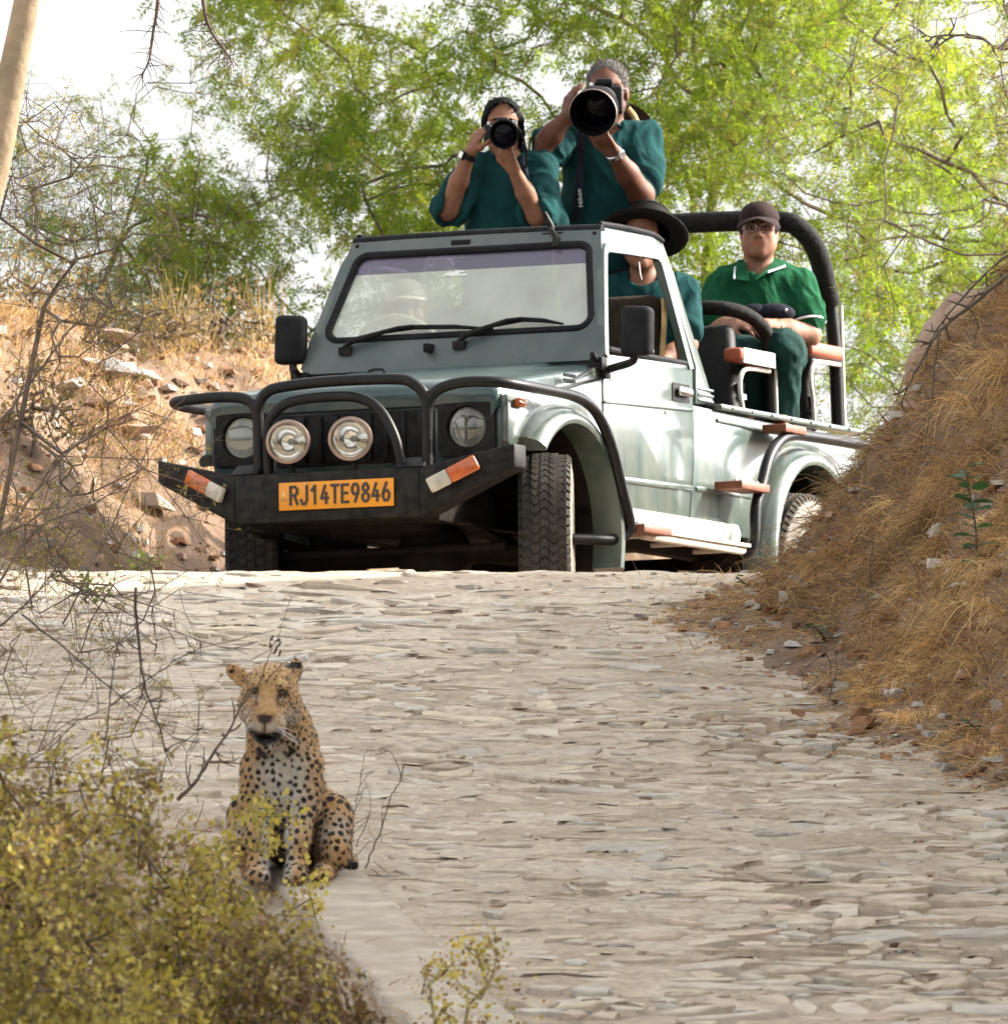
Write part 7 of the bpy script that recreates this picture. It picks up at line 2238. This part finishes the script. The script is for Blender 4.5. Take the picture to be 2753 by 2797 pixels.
# shaggy hanging tufts
nt_ = 2600
x = RN.uniform(.5, 2.3, nt_); y = RN.uniform(41.6, 49.6, nt_); s_ = sdist(x, y, BANK_R)
k_ = (s_ > .16) & (x < .0415 * y + .2) & (fbm(x * 2.6, y * 2.6, 0, 341, 3) > -.13); x, y, s_ = x[k_], y[k_], s_[k_]; nt_ = len(x)
m_ = 34
base = np.stack([x, y, H(x, y) - .01], 1)
td = unit(np.stack([RN.normal(-.55, .5, nt_), RN.normal(-.45, .4, nt_), RN.uniform(.15, .9, nt_)], 1))
tl = RN.uniform(.06, .24, nt_) * np.clip(.5 + s_, .5, 1.1) * np.clip(1 + 1.6 * fbm(x * 3, y * 3, 0, 351, 2), .4, 1.5) * np.where(y > 47.2, .55, 1)
tc_ = pick(nt_, (6, 4, 3, 4, 5, 1)) * np.clip(.95 + 1.4 * fbm(x * 1.8, y * 1.8, 0, 352, 3), .45, 1.3)[:, None]
P = np.repeat(base, m_, 0) + RN.normal(0, .016, (nt_ * m_, 3)) * np.array([1, 1, .3])
D = unit(np.repeat(td, m_, 0) + RN.normal(0, .30, (nt_ * m_, 3)))
blades('shaggy_grass', P, D, np.repeat(tl, m_) * RN.uniform(.5, 1.15, nt_ * m_), RN.uniform(.0009, .0019, nt_ * m_), np.repeat(tc_, m_, 0) * RN.uniform(.7, 1.3, (nt_ * m_, 1)), droop=.95, seg=4)
# long bent straws on the slope
n = 420
x = RN.uniform(1.0, 2.0, n); y = RN.uniform(42.5, 48.5, n); k_ = sdist(x, y, BANK_R) > .3; x, y = x[k_], y[k_]; n = len(x)
D = unit(np.stack([RN.normal(-.3, .5, n), RN.normal(-.3, .3, n), RN.uniform(.5, 1.2, n)], 1))
blades('long_straw', np.stack([x, y, H(x, y) - .01], 1), D, RN.uniform(.2, .6, n), np.full(n, .0014), np.array((.50, .35, .17)) * RN.uniform(.6, 1.1, (n, 1)), droop=.7, seg=6)
# straw lying on the verge of the road
n = 16000
x = RN.uniform(.2, 2.0, n); y = RN.uniform(41, 48.6, n); s_ = sdist(x, y, BANK_R); k_ = (s_ > -.12 - .5 * RN.random(n) ** 2.5) & (s_ < .45) & (fbm(x * 3, y * 3, 0, 320, 2) > -.16); x, y = x[k_], y[k_]; n = len(x)
D = unit(np.stack([RN.normal(0, 1, n), RN.normal(0, .6, n), RN.uniform(.02, .35, n)], 1))
blades('fallen_straw', np.stack([x, y, H(x, y) + .004], 1), D, RN.uniform(.03, .12, n), np.full(n, .0014), pick(n, (5, 3, 2, 4, 4, 1)), droop=.2)
# left bank
N0 = 110000
x = RN.uniform(-2.6, .8, N0); y = RN.uniform(48.7, 56, N0)
s_ = -sdist(x, y, BANK_L); zz = H(x, y) - 2.97
pr = np.clip((s_ - .2) / .6, 0, 1) * np.clip(.30 + fbm(x * 2.2, y * 2.2, 0, 331, 3) * 1.8 + (zz - .8) * .6, .03, 1)
k_ = RN.random(N0) < pr; x, y, zz = x[k_], y[k_], zz[k_]; n = len(x)
D = unit(np.stack([RN.normal(0, .4, n), RN.normal(-.15, .4, n), RN.uniform(.5, 1.2, n)], 1))
blades('dry_grass', np.stack([x, y, H(x, y) - .01], 1), D, RN.gamma(3, .035, n) + .03, RN.uniform(.0012, .0026, n), pick(n, (5, 4, 2, 3, 4, 2)), droop=.5)
# tuft of tall stalks on the bank top
for (dx, dy, Y, nn, lab) in ((335, 655, 53.5, 60, 'tuft of tall dry grass stalks on top of the left bank'), (500, 690, 54.5, 45, 'tuft of dry grass at the end of the left bank by the mirror')):
    b = at(dx, dy, Y); b[2] = gz(b[0], Y)
    P = b + np.stack([RN.normal(0, .05, nn), RN.normal(0, .05, nn), np.zeros(nn)], 1)
    D = unit(np.stack([RN.normal(0, .12, nn), RN.normal(0, .1, nn), np.ones(nn)], 1))
    t_ = empty('grass_tuft', tuple(b), lab, 'grass tuft', 'tall dry tufts')
    blades('stalks', P - b, D, RN.uniform(.2, .5, nn), np.full(nn, .0022), np.array((.52, .37, .18)) * RN.uniform(.7, 1.1, (nn, 1)), t_, droop=.12, seg=4)
# litter on the ground under the bushes, left verge
n = 9000
x = RN.uniform(-2.2, .1, n); y = RN.uniform(36, 44, n); s_ = -sdist(x, y, KERB_L); k_ = s_ > .30; x, y = x[k_], y[k_]; n = len(x)
D = unit(np.stack([RN.normal(0, .7, n), RN.normal(-.1, .5, n), RN.uniform(.15, .9, n)], 1))
blades('dry_grass', np.stack([x, y, H(x, y) - .005], 1), D, RN.uniform(.05, .22, n), RN.uniform(.0012, .0026, n), pick(n, (4, 4, 4, 2, 3, 3)), droop=.5)
# dry scrub on the left bank and small plants in the rubble
def scrub_tone(P, rng):
    return np.array((.20, .145, .085)) * rng.uniform(.6, 1.3, (len(P), 1))
for (dx, Y, r_, h_, lab, sd) in ((60, 52.6, .34, .42, 'dry brown scrub on the crest of the left bank at the edge', 401), (190, 53.2, .30, .34, 'dry brown scrub above the boulders of the left bank', 402), (420, 54.0, .30, .30, 'low rusty scrub on the bank behind the left mirror', 403), (60, 50.6, .26, .40, 'dry scrub half way up the left bank at the edge', 404), (330, 53.4, .28, .26, 'dry scrub beside the tall stalks on the left bank', 405)):
    xx = (dx - 952) / 24500 * Y
    bush(lab, (xx, Y, gz(xx, Y) + h_), (r_, r_, 1), 150, scrub_tone, sd, leaves=5, size=(.012, .03), group='dry scrub on the left bank', shell=.3)
for (dx, dy, Y, lab, sd) in ((165, 1105, 47.0, 'small green-tipped herb at the left end of the crest', 411), (270, 1090, 48.6, 'pale green herb at the foot of the left bank', 412)):
    p = at(dx, dy, Y); bush(lab, (p[0], Y, gz(p[0], Y) + .10), (.07, .07, 1), 22, lambda P, rng: np.array((.16, .20, .06)) * rng.uniform(.7, 1.3, (len(P), 1)), sd, leaves=8, size=(.012, .024), group=None)
# ================================================================== single rocks
GL_ = 'rocks in the left bank'; GR_ = 'loose rocks along the right edge of the road'
for dx, dy, w_, tone, lab, g, hz in (
    (205, 718, 105, 'grey', 'largest grey boulder in the left bank', GL_, .7),
    (262, 716, 62, 'pale', 'pale block leaning against the largest boulder of the left bank', GL_, .7),
    (165, 690, 52, 'pale', 'flat pale slab above the boulders of the left bank', GL_, .45),
    (130, 735, 70, 'grey', 'grey rock behind the twigs left of the largest boulder', GL_, .6),
    (262, 748, 44, 'brown', 'brown rock below the boulder of the left bank', GL_, .8),
    (318, 745, 42, 'pale', 'pale block above the left end of the bull bar', GL_, .7),
    (240, 775, 40, 'pale', 'small pale rock under the brown one in the left bank', GL_, .7),
    (95, 790, 56, 'grey', 'grey rock at the left edge under the twigs', GL_, .7),
    (255, 822, 58, 'pink', 'rounded grey-pink rock half way down the left bank', GL_, .6),
    (190, 770, 60, 'pink', 'long pinkish slab under the boulders of the left bank', GL_, .35),
    (290, 960, 60, 'pale', 'pale rubble block low on the left bank beside the bumper', GL_, .7),
    (350, 655, 85, 'pink', 'grass-grown rounded boulder on top of the left bank', GL_, .8),
    (215, 650, 90, 'pink', 'broad reddish rock on the crest of the left bank', GL_, .6),
    (485, 1116, 56, 'brown', 'dark angular stone lying on the road before the left front wheel', None, .7),
    (1225, 1110, 30, 'brown', 'brown stone at the road edge right of the front wheel', GR_, .8),
    (1322, 1198, 40, 'pink', 'flat pink stone in the straw left of the green herb', GR_, .5),
    (1196, 1198, 42, 'pink', 'pinkish slab on the road edge below the front wheel', GR_, .5),
    (1306, 1180, 28, 'brown', 'small brown stone above the flat pink one', GR_, .8),
    (1327, 1058, 34, 'pale', 'pale stone on the crest below the side step', GR_, .8),
    (1205, 1072, 30, 'pink', 'pink stone on the crest behind the front wheel', GR_, .7),
    (1503, 1400, 36, 'brown', 'dark stone lying alone on the paving', GR_, .7),
    (1572, 1190, 26, 'grey', 'grey stone on the straw slope', GR_, .8),
    (1638, 1264, 42, 'pink', 'rounded pinkish stone in the straw at the foot of the bank', GR_, 1.0),
    (1757, 1394, 62, 'pale', 'pale slab among the rubble at the right', GR_, .6),
    (1808, 1386, 46, 'rust', 'dark rusty block behind the pale slab at the right', GR_, .8),
    (1850, 1430, 64, 'rust', 'big square rust-red block near the right edge', GR_, .9),
    (1891, 1474, 40, 'brown', 'brown stone at the right edge of the picture', GR_, .9),
    (1648, 1406, 26, 'brown', 'small brown stone left of the pale slab', GR_, .7),
    (1706, 1428, 40, 'rust', 'flat rusty stone before the pale slab', GR_, .5),
    (1488, 1322, 36, 'pink', 'pink stone sitting on the pale paving under the bank', GR_, .8),
    (1576, 1310, 26, 'pale', 'pale pebble at the foot of the bank', GR_, .8),
    (1586, 1476, 54, 'rust', 'flat reddish stone sunk in the paving at the right', GR_, .35),
    (1442, 1470, 24, 'brown', 'small brown pebble on the middle of the paving', GR_, .7)):
    rock(dx, dy, w_, tone, lab, g, hz=hz)
# pink boulder on top of the right bank
Yb = 47.6; pb = at(1835, 590, Yb)
S = SDF((-.36, -.32, -.36), (.36, .32, .34), .014)
S.ell((0, 0, -.02), (.23, .20, .20), .06).ell((.14, .03, -.06), (.18, .18, .18), .05).ell((-.10, -.02, -.12), (.17, .16, .16), .05)
S.cut((.02, -.10, .13), (.15, -.55, .83), .03).cut((-.16, -.06, .05), (-.8, -.3, .55), .03)
def _bcol(V, me):
    n = np.clip(fbm(V[:, 0] * 9, V[:, 1] * 9, V[:, 2] * 9, 66, 4) + .5, 0, 1)[:, None]
    return np.array((.33, .245, .19)) * (1 - n) + np.array((.24, .165, .12)) * n
bo = S.build('boulder', M['stone'], None, 1, _bcol); wrinkle(bo, .016, 7, 71)
bo.location = (pb[0] + .03, Yb, pb[2] - .10)
tag(bo, 'pinkish boulder on the right bank under the arching branch', 'rock')
# fallen leaf on the concrete
lf = MB(); c_ = at(738, 1753, 40.05); c_[2] = float(road_z(40.05)) + .036
lf.add([c_ + V3(p) for p in ((-.03, 0, 0), (-.012, -.012, .006), (.015, -.010, .007), (.032, 0, .002), (.014, .012, .009), (-.012, .012, .007))], [(0, 1, 5), (1, 2, 4, 5), (2, 3, 4)])
tag(lf.build('fallen_leaf', M['twig'], recalc=False), 'curled brown dead leaf lying on the concrete edge', 'leaf')
print('script seconds', round(time.time() - T0, 1))
